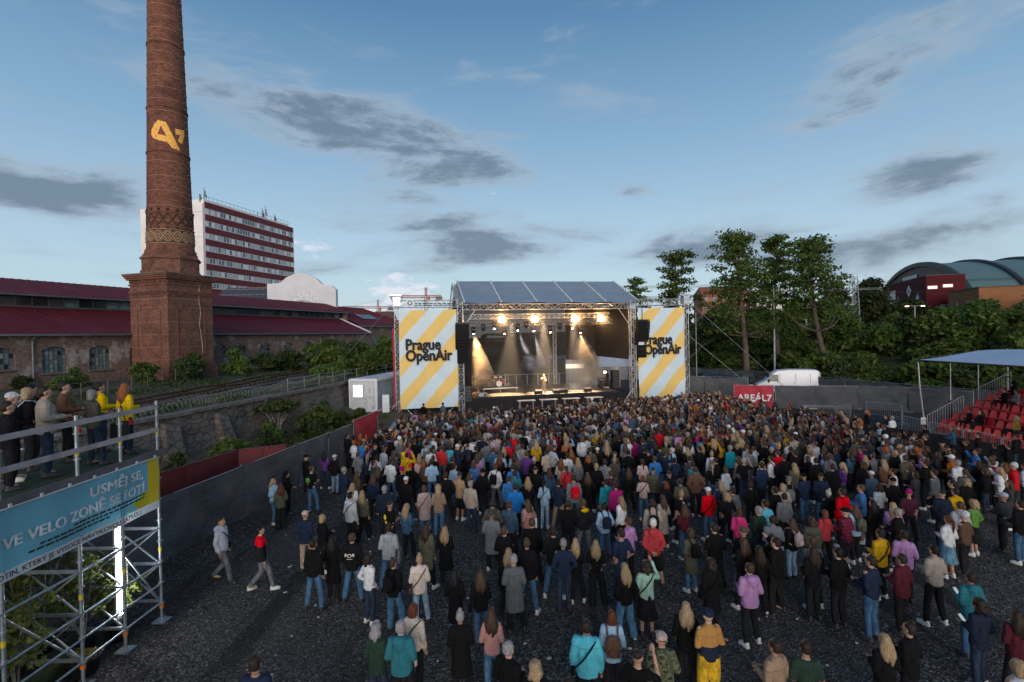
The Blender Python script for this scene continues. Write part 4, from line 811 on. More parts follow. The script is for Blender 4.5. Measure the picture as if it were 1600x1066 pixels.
# ---------------------------------------------------------------- vehicles
def wheel(par, x, y, r=.34, w_=.22):
    m = MB(); prof = [(r*.62,-w_/2),(r*.92,-w_/2),(r,-w_*.3),(r,w_*.3),(r*.92,w_/2),(r*.62,w_/2)]; n = 18; vs = [(x+a*cos(2*pi*i/n), y+b, r+a*sin(2*pi*i/n)) for a, b in prof for i in range(n)]
    m.add(vs, [(k*n+i, k*n+(i+1)%n, (k+1)*n+(i+1)%n, (k+1)*n+i) for k in range(5) for i in range(n)], 0, True); wh = m.build('wheel', M('tyre', (.02,.02,.02), .9), par); m = MB(); m.tube((x,y-w_*.46,r), (x,y+w_*.46,r), r*.6, n=14); m.build('rim', alu, wh)
def vehicle(name, label, cat, loc, rz, prof, W, paint, glassy, wheels, taper, lights):
    """prof = side outline (x along the length, z); glassy = list of side window polygons"""
    t = thing(name, label, cat, loc, rz); m = MB(); n = len(prof); zs = [z for _, z in prof]; zmax = max(zs)
    def hw(z): return W/2*(1-taper*max(0, (z-zmax*.5)/(zmax*.5))**1.5)
    rings = [(-1., 0), (-.97, .03), (.97, .03), (1., 0)]; vs = []; cx = sum(x for x, _ in prof)/n; cz = sum(zs)/n
    for sgn, ins in ((-1, .05), (-1, 0), (1, 0), (1, .05)):
        for x, z in prof: vs.append((x+(cx-x)*ins, sgn*(hw(z)-(0 if ins else .06)) if ins else sgn*(hw(z)-.07), z+(cz-z)*ins))
    m.add(vs, [(k*n+i, k*n+(i+1)%n, (k+1)*n+(i+1)%n, (k+1)*n+i) for k in range(3) for i in range(n)]+[tuple(range(n))[::-1], tuple(range(3*n, 4*n))], 0, True); b = m.build('body', paint, t)
    md = b.modifiers.new('bevel', 'BEVEL'); md.width = .05; md.segments = 2; md.limit_method = 'ANGLE'; md.angle_limit = rad(35)
    for poly in glassy:
        for sgn in (-1, 1):
            m = MB(); m.add([(x, sgn*(hw(z)+.012), z) for x, z in poly], [tuple(range(len(poly)))]); m.build('side_window', C_glass, t)
    for x, y, r in wheels: wheel(t, x, y, r)
    for nm, c_, d_, mt in lights: m = MB(); m.box(c_, d_); m.build(nm, mt, t)
    return t
C_glass = M('car_glass', (.015,.018,.022), .08); tail = M('tail_lamp', (.25,.01,.01), .3); head = M('head_lamp', (.6,.62,.65), .15); plate = M('number_plate', (.6,.6,.58), .5)
vanp = [(-2.85,.35),(-2.9,.85),(-2.75,1.12),(-2.05,1.42),(-1.35,2.25),(-.9,2.5),(.2,2.62),(2.6,2.6),(2.88,2.45),(2.95,1.2),(2.95,.4)]
vehicle('white_van', 'long white panel van with high roof parked behind the grey screen fence', 'van', (28.4, 53.2, 0), pi-.32-pi, vanp, 2.02, M('van_white', (.78,.79,.80), .3, 0, 1, .06, .02), [[(-1.95,1.45),(-1.4,2.12),(-.85,2.12),(-.85,1.4)]], [(-1.85,-.88,.35),(-1.85,.88,.35),(1.75,-.88,.35),(1.75,.88,.35)], .12,
  [('windscreen', (-1.72,0,1.86), (.04,1.5,.72), C_glass)]+[('tail_lamp', (2.96,s*.88,1.3), (.06,.16,.5), tail) for s in (-1,1)]+[('headlight', (-2.82,s*.72,.95), (.1,.3,.26), head) for s in (-1,1)]+[('rear_door', (2.97,s*.42,1.45), (.03,.78,1.85), MATS['van_white']) for s in (-1,1)]+[('door_seam', (x_,s*(1.0 if x_ > -1 else .985),1.35), (.018,.02,1.7), black_plastic) for s in (-1,1) for x_ in (-.72,.75,2.05)]+[('door_handle', (x_,s*1.01,1.28), (.16,.03,.05), black_plastic) for s in (-1,1) for x_ in (-.9,.6)]+[('mirror', (-1.75,s*1.12,1.5), (.12,.2,.3), black_plastic) for s in (-1,1)]+[('roof_lamp', (2.75,0,2.66), (.12,.7,.07), black_plastic)]+[('side_strip', (.4,s*1.0,.75), (4.2,.03,.16), black_plastic) for s in (-1,1)])
carp = [(-2.15,.3),(-2.2,.62),(-1.95,.82),(-.95,.95),(-.3,1.42),(.3,1.5),(1.2,1.46),(1.85,1.15),(2.15,1.05),(2.2,.6),(2.12,.3)]
def car(name, label, loc, rz, col):
    return vehicle(name, label, 'car', loc, rz, carp, 1.8, M(name+'_paint', col, .2, .3, 1, .1, .0), [[(-.75,1.0),(-.2,1.38),(.35,1.42),(.35,1.0)],[(.42,1.0),(.42,1.42),(1.15,1.38),(1.6,1.05)]], [(-1.35,-.78,.31),(-1.35,.78,.31),(1.35,-.78,.31),(1.35,.78,.31)], .28,
      [('rear_window', (1.66,0,1.24), (.04,1.25,.34), C_glass), ('windscreen', (-.62,0,1.2), (.04,1.3,.4), C_glass), ('number_plate', (2.2,0,.72), (.03,.5,.12), plate)]+[('tail_lamp', (2.14,s*.68,.9), (.1,.34,.16), tail) for s in (-1,1)]+[('headlight', (-2.16,s*.66,.7), (.08,.34,.16), head) for s in (-1,1)])
c_ = car('dark_estate_car', 'dark car with its number plate towards the camera behind the red banner', (24.2, 56.5, 0), -rad(62), (.03,.03,.035)); c_.scale = (1.1,1.1,1.25)
car('blue_car', 'dark blue car parked left of the dark car behind the screen fence', (22.6, 60.5, 0), rad(12), (.03,.06,.10)).scale = (1.05,1.05,1.2)
# ---------------------------------------------------------------- concert stage, local u across, v deep
SA = rad(11.6); SX, SY = -3.65, 45.0
def SW(u, v_, z=0.): return Vector((SX+u*cos(SA)-v_*sin(SA), SY+u*sin(SA)+v_*cos(SA), z))
def stage_thing(name, label, cat, u, v_, z=0., rz=0., group=None): p = SW(u, v_, z); return thing(name, label, cat, p, SA+rz, group)
st = thing('concert_stage', 'large open air stage with grey gabled roof, truss frame and black mesh backdrop', 'stage', (SX, SY, 0), SA)
deckm = M('stage_deck', (.10,.075,.055), .5, 0, 1.3, .35, .08, 8); blackcloth = M('black_cloth', (.012,.012,.014), .9, 0, 2, .3, .4, 8)
for i in range(7):
    for j in range(5):
        m = MB(); m.box((.06+1.96*(i+.5), 1.86*(j+.5)-.05, 1.22), (1.955, 1.855, .16)); m.build('deck_panel', deckm, st)
put('skirt', grid_mesh('skirt', 80, 4, lambda u, v_: (-.6+15.1*u, -.1+.05*sin(u*150)*(1-v_*.5), 1.16*v_+.02), blackcloth), st)
m = MB(); m.box((6.9, -.08, 1.25), (13.9, .06, .1)); m.build('deck_edge', black_metal, st)
skin = M('roof_skin', (.24,.285,.34), .34, 0, .8, .15, .08, 2); seamm = M('roof_seam', (.72,.74,.76), .5)
RU0, RU1 = -.45, 16.0; EZ, RZ, RV = 9.66, 12.15, 6.0
for k in range(5):
    a = RU0+(RU1-RU0)*k/5; b = RU0+(RU1-RU0)*(k+1)/5
    for sgn, nm in ((-1, 'roof_panel'), (1, 'roof_panel')):
        def fn(u, v_, a=a, b=b, sgn=sgn): return a+(b-a)*u, RV+sgn*RV*(1-v_)*1.0 + (-.0), EZ+(RZ-EZ)*v_-.16*sin(pi*v_)*sin(pi*u)-.10*sin(pi*u)*(1-v_)
        put(nm, grid_mesh('roof_panel', 8, 8, fn, skin), st)
lining = M('dark_lining', (.006,.006,.007), .9, 0, 1, .2, .1)
for sgn in (-1, 1): put('lining', grid_mesh('lining', 10, 6, lambda u, v_, sgn=sgn: (RU0+.05+(RU1-RU0-.1)*u, RV+sgn*(RV-.05)*(1-v_), EZ-.12+(RZ-EZ)*v_-.12*sin(pi*v_)), lining), st)
for k in range(6):
    a = RU0+(RU1-RU0)*k/5; m = MB(); m.path([(a,0,EZ+.03),(a,RV,RZ+.03),(a,2*RV,EZ+.03)], .075, 6); m.build('roof_seam', seamm, st)
for a in (RU0, RU1):
    m = MB(); m.add([(a,0,EZ),(a,RV,RZ),(a,2*RV,EZ)], [(0,1,2)]); m.build('gable_skin', skin, st)
# frame: posts, eave trusses, inner trusses
towers = [(-.86,.15),(15.35,.15),(-.86,9.6),(15.35,9.6)]
for u, v_ in towers:
    m = MB(); m.truss((u,v_,.1), (u,v_,9.75), .46, .03, .55); o = m.build('post', alu, st)
    for dx, dy in ((1.1,0),(-1.1,0),(0,-.9)): m2 = MB(); m2.tube((u,v_,1.5), (u+dx,v_+dy,.05), .03, n=5); m2.build('outrigger', alu, o)
for v_ in (.15, 9.6): m = MB(); m.truss((-.86,v_,9.25), (15.35,v_,9.25), .5, .03, .6); m.build('eave_truss', alu, st)
for v_ in (1.1, 4.2, 7.2): m = MB(); m.truss((.1,v_,8.42) if v_ < 2 else (-.5,v_,7.9), (13.4,v_,8.42) if v_ < 2 else (15,v_,7.9), .42, .028, .5); m.build('lighting_truss', alu, st)
for u in (-.86, 3.2, 7.2, 11.3, 15.35): m = MB(); m.truss((u,.3,9.3), (u,RV,RZ-.35), .3, .025, .5); m.truss((u,9.6,9.3), (u,RV,RZ-.35), .3, .025, .5); m.build('rafter_truss', alu, st)
for (u, z) in ((-.6,7.4),(15.1,7.4)): m = MB(); m.tube((u,.15,z), (u+(1.1 if u < 0 else -1.1),.15,9.0), .04, n=6); m.build('knee_brace', alu, st)
m = MB(); m.truss((10.2,8.6,1.3), (10.2,8.6,7.9), .3, .025, .4); m.build('rear_mast', alu, st)
# black mesh backdrop: thin woven scrim that lets the yard behind show through
q = NB('backdrop_scrim'); v = q.coord(); f = q.noise(v, .6, 4, .5); q.fin(q.mix(f, (.012,.012,.013), (.028,.028,.03)), .95); tp = q.n('ShaderNodeBsdfTransparent'); mx = q.n('ShaderNodeMixShader'); mx.inputs[0].default_value = .86; q.l(tp.outputs[0], mx.inputs[1]); q.l(q.b.outputs[0], mx.inputs[2]); q.l(mx.outputs[0], q.out.inputs[0]); scrim = q.m
put('backdrop', grid_mesh('backdrop', 30, 10, lambda u, v_: (-.7+12.3*u, 9.2+.06*sin(u*40)+.05*fbm(u*8, v_*4), 1.3+9.4*v_), scrim), st)
put('backdrop', grid_mesh('backdrop', 10, 6, lambda u, v_: (11.6+3.6*u, 9.2+.06*sin(u*40), 3.9-.25*u+(6.8+.25*u)*v_), M('dense_scrim', (.022,.022,.025), .95, 0, 1, .3, .2)), st)
put('side_drape', grid_mesh('side_drape', 10, 6, lambda u, v_: (15.1, .5+8.9*u, 4.2+5.3*v_), blackcloth), st)
put('side_drape', grid_mesh('side_drape', 10, 6, lambda u, v_: (-.7+.03*sin(u*50), .5+8.9*u, .2+8.6*v_), blackcloth), st)
for i in range(9):
    m = MB(); x0, x1 = 1.2+i*1.2, 2.34+i*1.2; m.path([(x0,9.0,1.3),(x0,9.0,2.45),(x1,9.0,2.45),(x1,9.0,1.3)], .025, 5); m.build('rear_guard_rail', steel, st)
# banner towers with hanging printed banners
bstripe = NB('striped_banner'); v = bstripe.coord(); s_ = bstripe.n('ShaderNodeSeparateXYZ'); bstripe.l(v, s_.inputs[0])
dg_ = bstripe.math('SUBTRACT', bstripe.math('MULTIPLY', s_.outputs[2], 1.0), bstripe.math('MULTIPLY', s_.outputs[0], 1.12)); dg_ = bstripe.math('ADD', dg_, bstripe.math('MULTIPLY', bstripe.noise(v, .7, 3, .5), .35))
wv = bstripe.math('SINE', bstripe.math('MULTIPLY', bstripe.math('ADD', dg_, -.35), 2*pi/3.05)); fz = bstripe.step(wv, -.28, .28)
bstripe.bump(bstripe.noise(bstripe.mapped(v, (1,1,.5), (0,rad(35),0)), .9, 5, .6, .4), .5, .25)
bstripe.fin(bstripe.mix(fz, (.57,.70,.76), (.78,.54,.16)), .6); bstr = bstripe.m
inkm = M('banner_ink', (.012,.012,.014), .7)
def banner_tower(u0, u1, label, blabel, outer):
    t = stage_thing('banner_tower', label, 'truss tower', 0, 0, group=None)
    m = MB(); m.truss((outer,0,.1), (outer,0,10.2), .42, .03, .5); m.build('post', alu, t)
    a, b = min(u0,outer)-.0, max(u1,outer); m = MB(); m.truss((a-.2,0,9.55), (b+.2,0,9.55), .6, .03, .62); m.build('top_beam', alu, t)
    for dx, dy in ((-1.1,-.2),(1.1,-.2),(0,-1.1)): m = MB(); m.tube((outer,0,1.3), (outer+dx,dy,.04), .035, n=6); m.build('outrigger', alu, t)
    m = MB(); m.box((outer,0,9.75), (.62,.62,.75)); m.box((outer-.1,0,10.28), (1.05,.5,.12)); m.build('sleeve_block', alu, t)
    if outer < 0: m = MB(); m.box((outer-.33, .1, 3.9), (.16, .05, 7.2)); m.build('red_sleeve', redfab, t)
    for s_ in (-.32, .32): m = MB(); m.bar((outer+s_*.8,-.25,9.5), (outer+s_*1.6,-.25,10.2), .06); m.build('sleeve_arm', black_metal, t)
    b = thing('banner', blabel, 'banner', SW(u0, -.28, 0), SA, 'striped stage banners'); W_, Zb, Zt_ = u1-u0, .58, 9.05
    def fn(u, v_):
        d = u*W_ - (1-v_)*4.5; wr = .09*sin(d*2.3+1.5)*math.exp(-((u-.45)**2)*3)+.06*fbm(u*3+u0, v_*4, s=1.)+.05*sin(9*(u+v_))*(1-v_); return u*W_+.04*sin(v_*5)*(u-.5), -.04+wr*.9, Zb+(Zt_-Zb)*v_-.08*math.sin(pi*u)*(v_-.1)
    put('cloth', grid_mesh('cloth', 26, 40, fn, bstr), b)
    for txt, z in (('Prague', 5.62), ('OpenAir', 4.68)):
        me = text_mesh(txt, 1.30, .004, .016, space=1.0); me.materials.append(inkm); w_ = max(v.co.x for v in me.vertices); kx = (3.02 if txt == 'Prague' else 4.02)/w_*(W_/5.)
        vs_t = [tuple(v.co) for v in me.vertices]; fs_t = [tuple(f.vertices) for f in me.polygons]; tm = MB()
        for i_, (dx, dz) in enumerate(((0,0),(.035,0),(-.035,0),(0,.03),(0,-.03))):   # heavy strokes: the print is laid down several times, each pass a little proud
            pl_t = []
            for a_, b_, c_z in vs_t: xx, zz = .5+a_*kx+dx, z+b_+dz; pl_t.append((xx, fn(xx/W_, (zz-Zb)/(Zt_-Zb))[1]-.11-.012*i_-c_z, zz))
            tm.add(pl_t, fs_t)
        tm.build('lettering', inkm, b, kind='stuff')
    for k in range(6): m = MB(); m.tube((W_*k/5, 0, Zt_-.02), (W_*k/5, .25, 9.3), .012, n=4); m.build('tie', black_metal, b)
    return t
bt = banner_tower(-6.12, -1.2, 'truss tower holding the left striped banner beside the stage', 'yellow and pale blue striped banner with black letters left of the stage', -6.25)
m = MB(); m.box((-5.15,-.42,9.62), (.55,.03,.55)); sg = m.build('small_sign', white_paint, bt); m = MB(); m.lathe([(.14,0),(.2,0),(.2,.02),(.14,.02)], 16, cap=False); o = m.build('ring_mark', inkm, sg, (-5.15,-.45,9.62)); o.rotation_euler = (pi/2,0,0)
m = MB(); g = np.random.default_rng(3)
for zz in (9.55, 9.4):
    x = -4.75
    while x < -1.6: w_ = g.uniform(.18, .5); m.box((x+w_/2,-.40,zz), (w_,.02,.075)); x += w_+.09
m.build('sign_strip', inkm, bt)
banner_tower(15.72, 20.42, 'truss tower holding the right striped banner beside the stage', 'yellow and pale blue striped banner partly behind the right loudspeaker array', 20.75)
# guy wires
def guy(p, q_, label): m = MB(); m.tube(p, q_, .022, n=5); m.build('guy_wire', steel, label=label, cat='guy wire')
pR = SW(20.75, 0, 9.9); guy(pR, (27.2, 49.3, .3), 'upper guy wire from the right banner tower down towards the white van'); guy(SW(20.75, 0, 6.6), (23.9, 48.7, .3), 'lower guy wire from the right banner tower down to the screen fence'); guy(SW(-6.25, 0, 9.9), (-16.5, 47.5, 4.0), 'guy wire from the left banner tower towards the railway')
# line arrays
def line_array(u, v_, label, ztop, n, sub):
    t = stage_thing('line_array', label, 'loudspeaker array', u, v_, 0, 0); z = ztop
    m = MB(); m.box((0,.1,z+.09), (1.1,.7,.14)); m.tube((0,.1,z+.15), (0,.1,9.3), .03, n=5); m.build('fly_bar', black_metal, t)
    for i in range(n+sub):
        h = .27 if i < n else .40; w_ = 1.15 if i < n else .88; tilt = rad(1.0*i) if i < n else rad(8); m = MB(); m.box((0,0,0), (w_,.62,h-.012)); m.box((0,-.315,0), (w_*.94,.02,h*.82))
        o = m.build('cabinet', black_plastic, t, (0, .012*i*i if i < n else .5, z-h/2)); o.rotation_euler = (tilt, 0, 0); z -= h
line_array(-.78, -.65, 'black loudspeaker array hanging at the left edge of the stage', 7.72, 8, 3); line_array(16.05, -.6, 'black loudspeaker array hanging in front of the right striped banner', 7.76, 8, 3)
# lights
bl_mat = emit('blinder', (1., .58, .22), 22.); wh_mat = emit('lamp_white', (1., .78, .5), 26.); cool_mat = emit('lamp_cool', (.9, .95, 1.), 26.)
def spot(name, p, tgt, power, col, size, blend=.6, rad_=.12):
    l = bpy.data.lights.new(name, 'SPOT'); l.energy = power; l.color = col; l.spot_size = rad(size); l.spot_blend = blend; l.shadow_soft_size = rad_; o = bpy.data.objects.new(name, l); COL.objects.link(o); o.location = p
    o.rotation_euler = (Vector(tgt)-Vector(p)).to_track_quat('-Z', 'Y').to_euler(); return o
for i, u in enumerate((2.95, 6.0, 9.85, 12.4)):
    t = stage_thing('blinder_light', ['big orange blinder leftmost on the front lighting truss', 'second big orange blinder from the left on the front truss', 'third big orange blinder, right of the stage centre', 'big orange blinder rightmost on the front lighting truss'][i], 'stage light', u, .75, 8.15, group='orange blinders on the front truss')
    m = MB(); m.box((0,.12,0), (.62,.22,.62)); m.build('housing', black_metal, t); m = MB(); m.tube((0,.1,.3), (0,.25,.5), .03, n=5); m.build('clamp', alu, t)
    for a in (-.15, .15):
        for b in (-.15, .15): m = MB(); m.tube((a,.0,b), (a,-.03,b), .145, n=14); m.build('lamp', bl_mat, t)
    pl_ = bpy.data.lights.new('blinder_glow', 'POINT'); pl_.energy = 260; pl_.color = (1., .52, .18); pl_.shadow_soft_size = .15; po_ = bpy.data.objects.new('blinder_glow', pl_); COL.objects.link(po_); po_.location = SW(u, .5, 8.15)
    spot('blinder_beam', SW(u, .55, 8.15), SW(u+(u-7)*.2, -28, -2), 2000, (1., .58, .28), 75, .9, .2)
HEADS = [(.75,3.6,7.05,1,0),(2.74,3.6,7.5,2,1),(3.74,3.6,7.0,1,1),(5.1,3.8,7.3,2,2),(6.7,3.8,7.2,2,2),(5.92,3.6,7.5,0,0),(8.31,3.6,7.05,1,1),(9.3,3.6,7.3,0,0),(10.57,3.6,7.4,1,1),(11.4,3.6,6.95,1,0),(4.5,3.6,7.2,0,0),(7.5,3.6,7.25,0,0),(12.3,3.6,7.3,0,0),(1.7,3.6,7.3,0,0)]
lit_l, dark_l = [], []
for u, v_, z, on, k in HEADS:
    t = stage_thing('moving_head_light', 'black moving head light hanging under the stage roof'+(' with its lamp lit' if on else ', its lamp dark'), 'stage light', u, v_, z, group='lit moving heads under the stage roof' if on else 'dark moving heads under the stage roof'); t['label'] = 'black moving head light %s among the trusses under the stage roof' % ('with lit lamp' if on else 'with dark lamp')
    m = MB(); m.box((0,0,.42), (.36,.3,.16)); m.build('base', black_plastic, t); m = MB()
    for s_ in (-.17,.17): m.box((s_,0,.18), (.05,.14,.4))
    m.box((0,0,.355), (.32,.13,.05))
    m.build('yoke', black_plastic, t); m = MB(); m.lathe([(.08,-.16),(.13,-.14),(.14,.1),(.09,.18)], 12); o = m.build('head', black_plastic, t); o.rotation_euler = (rad(-25), 0, 0)
    (lit_l if on else dark_l).append((u, t))
    if on: m = MB(); m.lathe([(.0,-.175),(.085,-.17)], 12, cap=False); m.ell((0,0,-.16), (.08,.08,.03), 10, 5); o2 = m.build('lamp', wh_mat if on == 1 else cool_mat, o)
number_off(lit_l, 'lit moving head light under the stage roof, %s of the lit ones'); number_off(dark_l, 'unlit moving head light under the stage roof, %s of the unlit')
for a, b, e_ in ((4.0, 3.4, 24000), (7.0, 7.0, 36000), (9.8, 10.4, 24000)): spot('front_wash', SW(a, 1.3, 8.1), SW(b, .75, 1.3), e_, (1., .74, .48), 34, .8, .15)
spot('smoke_key', SW(.75, 3.6, 6.85), SW(1.9, 2.9, 1.3), 5200, (1., .55, .22), 40, .5, .1); spot('smoke_key', SW(11.4, 3.6, 6.8), SW(12.4, 3.2, 1.3), 6500, (1., .55, .25), 44, .5, .1)
spot('beam_light', SW(5.1, 3.8, 7.1), SW(6.8, 3.4, 2.6), 2200, (.9, .95, 1.), 14, .4, .08); spot('beam_light', SW(6.7, 3.8, 7.0), SW(7.5, 3.6, 2.9), 1800, (.9, .95, 1.), 14, .4, .08)
# smoke plumes and beam cones
def smoke_mat(name, dens, sc_):
    m_ = bpy.data.materials.new(name); m_.use_nodes = True; t = m_.node_tree; t.nodes.clear(); out = t.nodes.new('ShaderNodeOutputMaterial'); pv_ = t.nodes.new('ShaderNodeVolumePrincipled'); t.links.new(pv_.outputs[0], out.inputs['Volume'])
    co = t.nodes.new('ShaderNodeTexCoord'); nz = t.nodes.new('ShaderNodeTexNoise'); t.links.new(co.outputs['Object'], nz.inputs['Vector']); nz.inputs['Scale'].default_value = sc_; nz.inputs['Detail'].default_value = 4; nz.inputs['Distortion'].default_value = .6
    mr = t.nodes.new('ShaderNodeMapRange'); t.links.new(nz.outputs[0], mr.inputs[0]); mr.inputs[1].default_value = .40; mr.inputs[2].default_value = .72; mr.inputs[3].default_value = 0; mr.inputs[4].default_value = dens
    sx_ = t.nodes.new('ShaderNodeSeparateXYZ'); t.links.new(co.outputs['Generated'], sx_.inputs[0])
    def edge(sock, a):
        s1 = t.nodes.new('ShaderNodeMath'); s1.operation = 'SUBTRACT'; t.links.new(sock, s1.inputs[0]); s1.inputs[1].default_value = .5
        s2 = t.nodes.new('ShaderNodeMath'); s2.operation = 'ABSOLUTE'; t.links.new(s1.outputs[0], s2.inputs[0])
        s3 = t.nodes.new('ShaderNodeMapRange'); s3.interpolation_type = 'SMOOTHSTEP'; t.links.new(s2.outputs[0], s3.inputs[0]); s3.inputs[1].default_value = .5; s3.inputs[2].default_value = a; return s3.outputs[0]
    cur = mr.outputs[0]
    for sock, a in ((sx_.outputs[0], .12), (sx_.outputs[1], .12), (sx_.outputs[2], .3)):
        mm = t.nodes.new('ShaderNodeMath'); mm.operation = 'MULTIPLY'; t.links.new(cur, mm.inputs[0]); t.links.new(edge(sock, a), mm.inputs[1]); cur = mm.outputs[0]
    t.links.new(cur, pv_.inputs['Density']); pv_.inputs['Color'].default_value = (.92, .88, .84, 1); pv_.inputs['Anisotropy'].default_value = .2; return m_
def plume(u0, v0, z0, u1, v1, z1, r0, r1, mat):
    m = MB(); n = 16; vs = []
    for k in range(7):
        f = k/6; c = (u0+(u1-u0)*f, v0+(v1-v0)*f, z0+(z1-z0)*f); r = r0+(r1-r0)*f**.8
        vs += [(c[0]+r*cos(2*pi*i/n), c[1]+r*sin(2*pi*i/n), c[2]) for i in range(n)]
    m.add(vs, [(k*n+i, (k+1)*n+i, (k+1)*n+(i+1)%n, k*n+(i+1)%n) for k in range(6) for i in range(n)]+[tuple(range(n)), tuple(range(6*n, 7*n))[::-1]], 0, True)
    o = m.build('smoke_and_glow', mat, None, (SX, SY, 0), SA, kind='stuff'); return o
sm1 = smoke_mat('orange_lit_smoke', 1.7, .75); sm2 = smoke_mat('beam_cone', .8, .9)
plume(.8, 3.5, 6.9, 1.75, 2.9, 1.4, .12, 1.5, sm1); plume(11.4, 3.5, 6.9, 12.3, 3.2, 1.5, .15, 2.1, sm1)
plume(5.15, 3.75, 7.0, 6.6, 3.5, 3.0, .1, .8, sm2); plume(6.75, 3.75, 6.9, 7.4, 3.6, 3.4, .1, .6, sm2)  # volumes added in the shape of two white light beams
hz = bpy.data.materials.new('stage_haze'); hz.use_nodes = True; t_ = hz.node_tree; t_.nodes.clear(); o_ = t_.nodes.new('ShaderNodeOutputMaterial'); v_ = t_.nodes.new('ShaderNodeVolumePrincipled'); v_.inputs['Density'].default_value = .006; v_.inputs['Color'].default_value = (.95,.92,.88,1); v_.inputs['Anisotropy'].default_value = .3; t_.links.new(v_.outputs[0], o_.inputs['Volume'])
m = MB(); m.box((7.2, 3.6, 5.55), (15.2, 10.4, 8.3)); m.build('stage_haze', hz, None, (SX, SY, 0), SA, kind='stuff')
gm = bpy.data.materials.new('lamp_halo'); gm.use_nodes = True; t_ = gm.node_tree; t_.nodes.clear(); o_ = t_.nodes.new('ShaderNodeOutputMaterial'); v_ = t_.nodes.new('ShaderNodeVolumePrincipled'); c_o = t_.nodes.new('ShaderNodeTexCoord'); l_n = t_.nodes.new('ShaderNodeVectorMath'); l_n.operation = 'LENGTH'; t_.links.new(c_o.outputs['Object'], l_n.inputs[0]); r_n = t_.nodes.new('ShaderNodeMapRange'); r_n.interpolation_type = 'SMOOTHSTEP'; t_.links.new(l_n.outputs['Value'], r_n.inputs[0])
for i_, x_ in ((1, .1), (2, 1.05), (3, .30), (4, 0.)): r_n.inputs[i_].default_value = x_
t_.links.new(r_n.outputs[0], v_.inputs['Density']); t_.links.new(v_.outputs[0], o_.inputs['Volume'])
for u in (2.95, 6.0, 9.85, 12.4): m = MB(); m.ell((0,0,0), (1.08,1.08,1.08), 16, 10); m.build('smoke_and_glow', gm, None, SW(u, .55, 8.15), SA, kind='stuff')  # added balls of haze that give each blinder a glow halo
# drum riser and kit
dr = stage_thing('drum_riser', 'low black riser with pale edge carrying the drum kit', 'riser', 3.0, 4.0, 1.3, rad(4)); m = MB(); m.box((0,0,.42), (3.4,2.6,.1)); m.build('platform', black_metal, dr); m = MB(); m.box((0,-1.32,.42), (3.4,.03,.09)); m.build('edge_trim', alu, dr)
for a in (-1.6, 0, 1.6):
    for b in (-1.2, 1.2): m = MB(); m.tube((a,b,0), (a,b,.38), .03, n=6); m.build('leg', alu, dr)
p = SW(3.1, 4.0, 1.77); dk = thing('drum_kit', 'red drum kit with cymbals on the low black riser', 'drum kit', p, SA); redshell = M('drum_red', (.30,.025,.02), .25, .2); skinm = M('drum_head', (.7,.68,.64), .5); brass = M('cymbal_brass', (.65,.42,.14), .3, .9)
def drum(x, y, z, r, h, axis, nm):
    R = Matrix.Rotation(axis, 3, 'X'); m = MB(); a = Vector((x,y,z)); b = a+R @ Vector((0,0,h)); m.tube(a, b, r, n=18, cap=False); o = m.build(nm, redshell, dk); m = MB(); m.tube(b, b+R @ Vector((0,0,.015)), r*.98, n=18); m.tube(a, a-R @ Vector((0,0,.015)), r*.98, n=18); m.build('drum_head', skinm, o)
drum(0,-.1,.3,.29,.42,rad(90),'bass_drum'); drum(-.25,-.15,.72,.16,.2,rad(18),'tom'); drum(.2,-.15,.72,.17,.22,rad(18),'tom'); drum(.62,.2,.25,.21,.36,0,'floor_tom'); drum(-.55,.25,.52,.18,.14,0,'snare_drum')
for x, y, z, r in ((-.75,-.1,1.15,.24),(.7,-.15,1.2,.26),(.05,-.3,1.25,.22),(-.9,.3,.95,.18),(1.05,.25,1.05,.25)):
    m = MB(); m.tube((x,y,0), (x,y,z), .014, n=5); 
    for k in range(3): m.tube((x,y,.35), (x+.25*cos(k*2.1),y+.25*sin(k*2.1),0), .012, n=4)
    o = m.build('cymbal_stand', alu, dk); m = MB(); m.lathe([(.0,.03),(.04,.02),(r,-.015)], 18, (x,y,z), cap=False); m.build('cymbal', brass, o)
kb = stage_thing('keyboard', 'black keyboard on a stand at the left of the drum riser', 'keyboard', 1.75, 3.6, 1.77); m = MB(); m.box((0,0,.75), (1.1,.34,.1)); m.build('body', black_plastic, kb); m = MB(); m.box((0,-.05,.81), (1.0,.16,.02)); m.build('keys', white_paint, kb); m = MB(); m.bar((-.4,0,0),(.4,0,.7),.04); m.bar((.4,0,0),(-.4,0,.7),.04); m.build('leg', black_metal, kb)
def wedge(u, v_, label, r=0.):
    t = stage_thing('stage_monitor', label, 'stage monitor', u, v_, 1.3, r, 'wedge monitors along the stage edge'); m = MB(); m.add([(-.33,-.24,0),(.33,-.24,0),(.33,.28,0),(-.33,.28,0),(-.33,-.24,.30),(.33,-.24,.30),(.33,.02,.42),(-.33,.02,.42),(-.33,.28,.1),(.33,.28,.1)], [(0,3,2,1),(0,1,5,4),(4,5,6,7),(7,6,9,8),(8,9,2,3),(0,4,7,8,3),(1,2,9,6,5)]); m.build('cabinet', black_plastic, t); m = MB(); m.add([(-.28,.045,.42),(.28,.045,.42),(.28,.265,.13),(-.28,.265,.13)], [(0,1,2,3)]); m.build('grille', black_metal, t)
for u, v_, lb in ((6.15,.35,'black wedge monitor left of the singer on the stage edge'),(7.85,.3,'black wedge monitor just right of the singer'),(8.6,.45,'black wedge monitor beside the one right of the singer'),(10.9,.45,'black wedge monitor furthest right on the stage edge')): wedge(u, v_, lb)
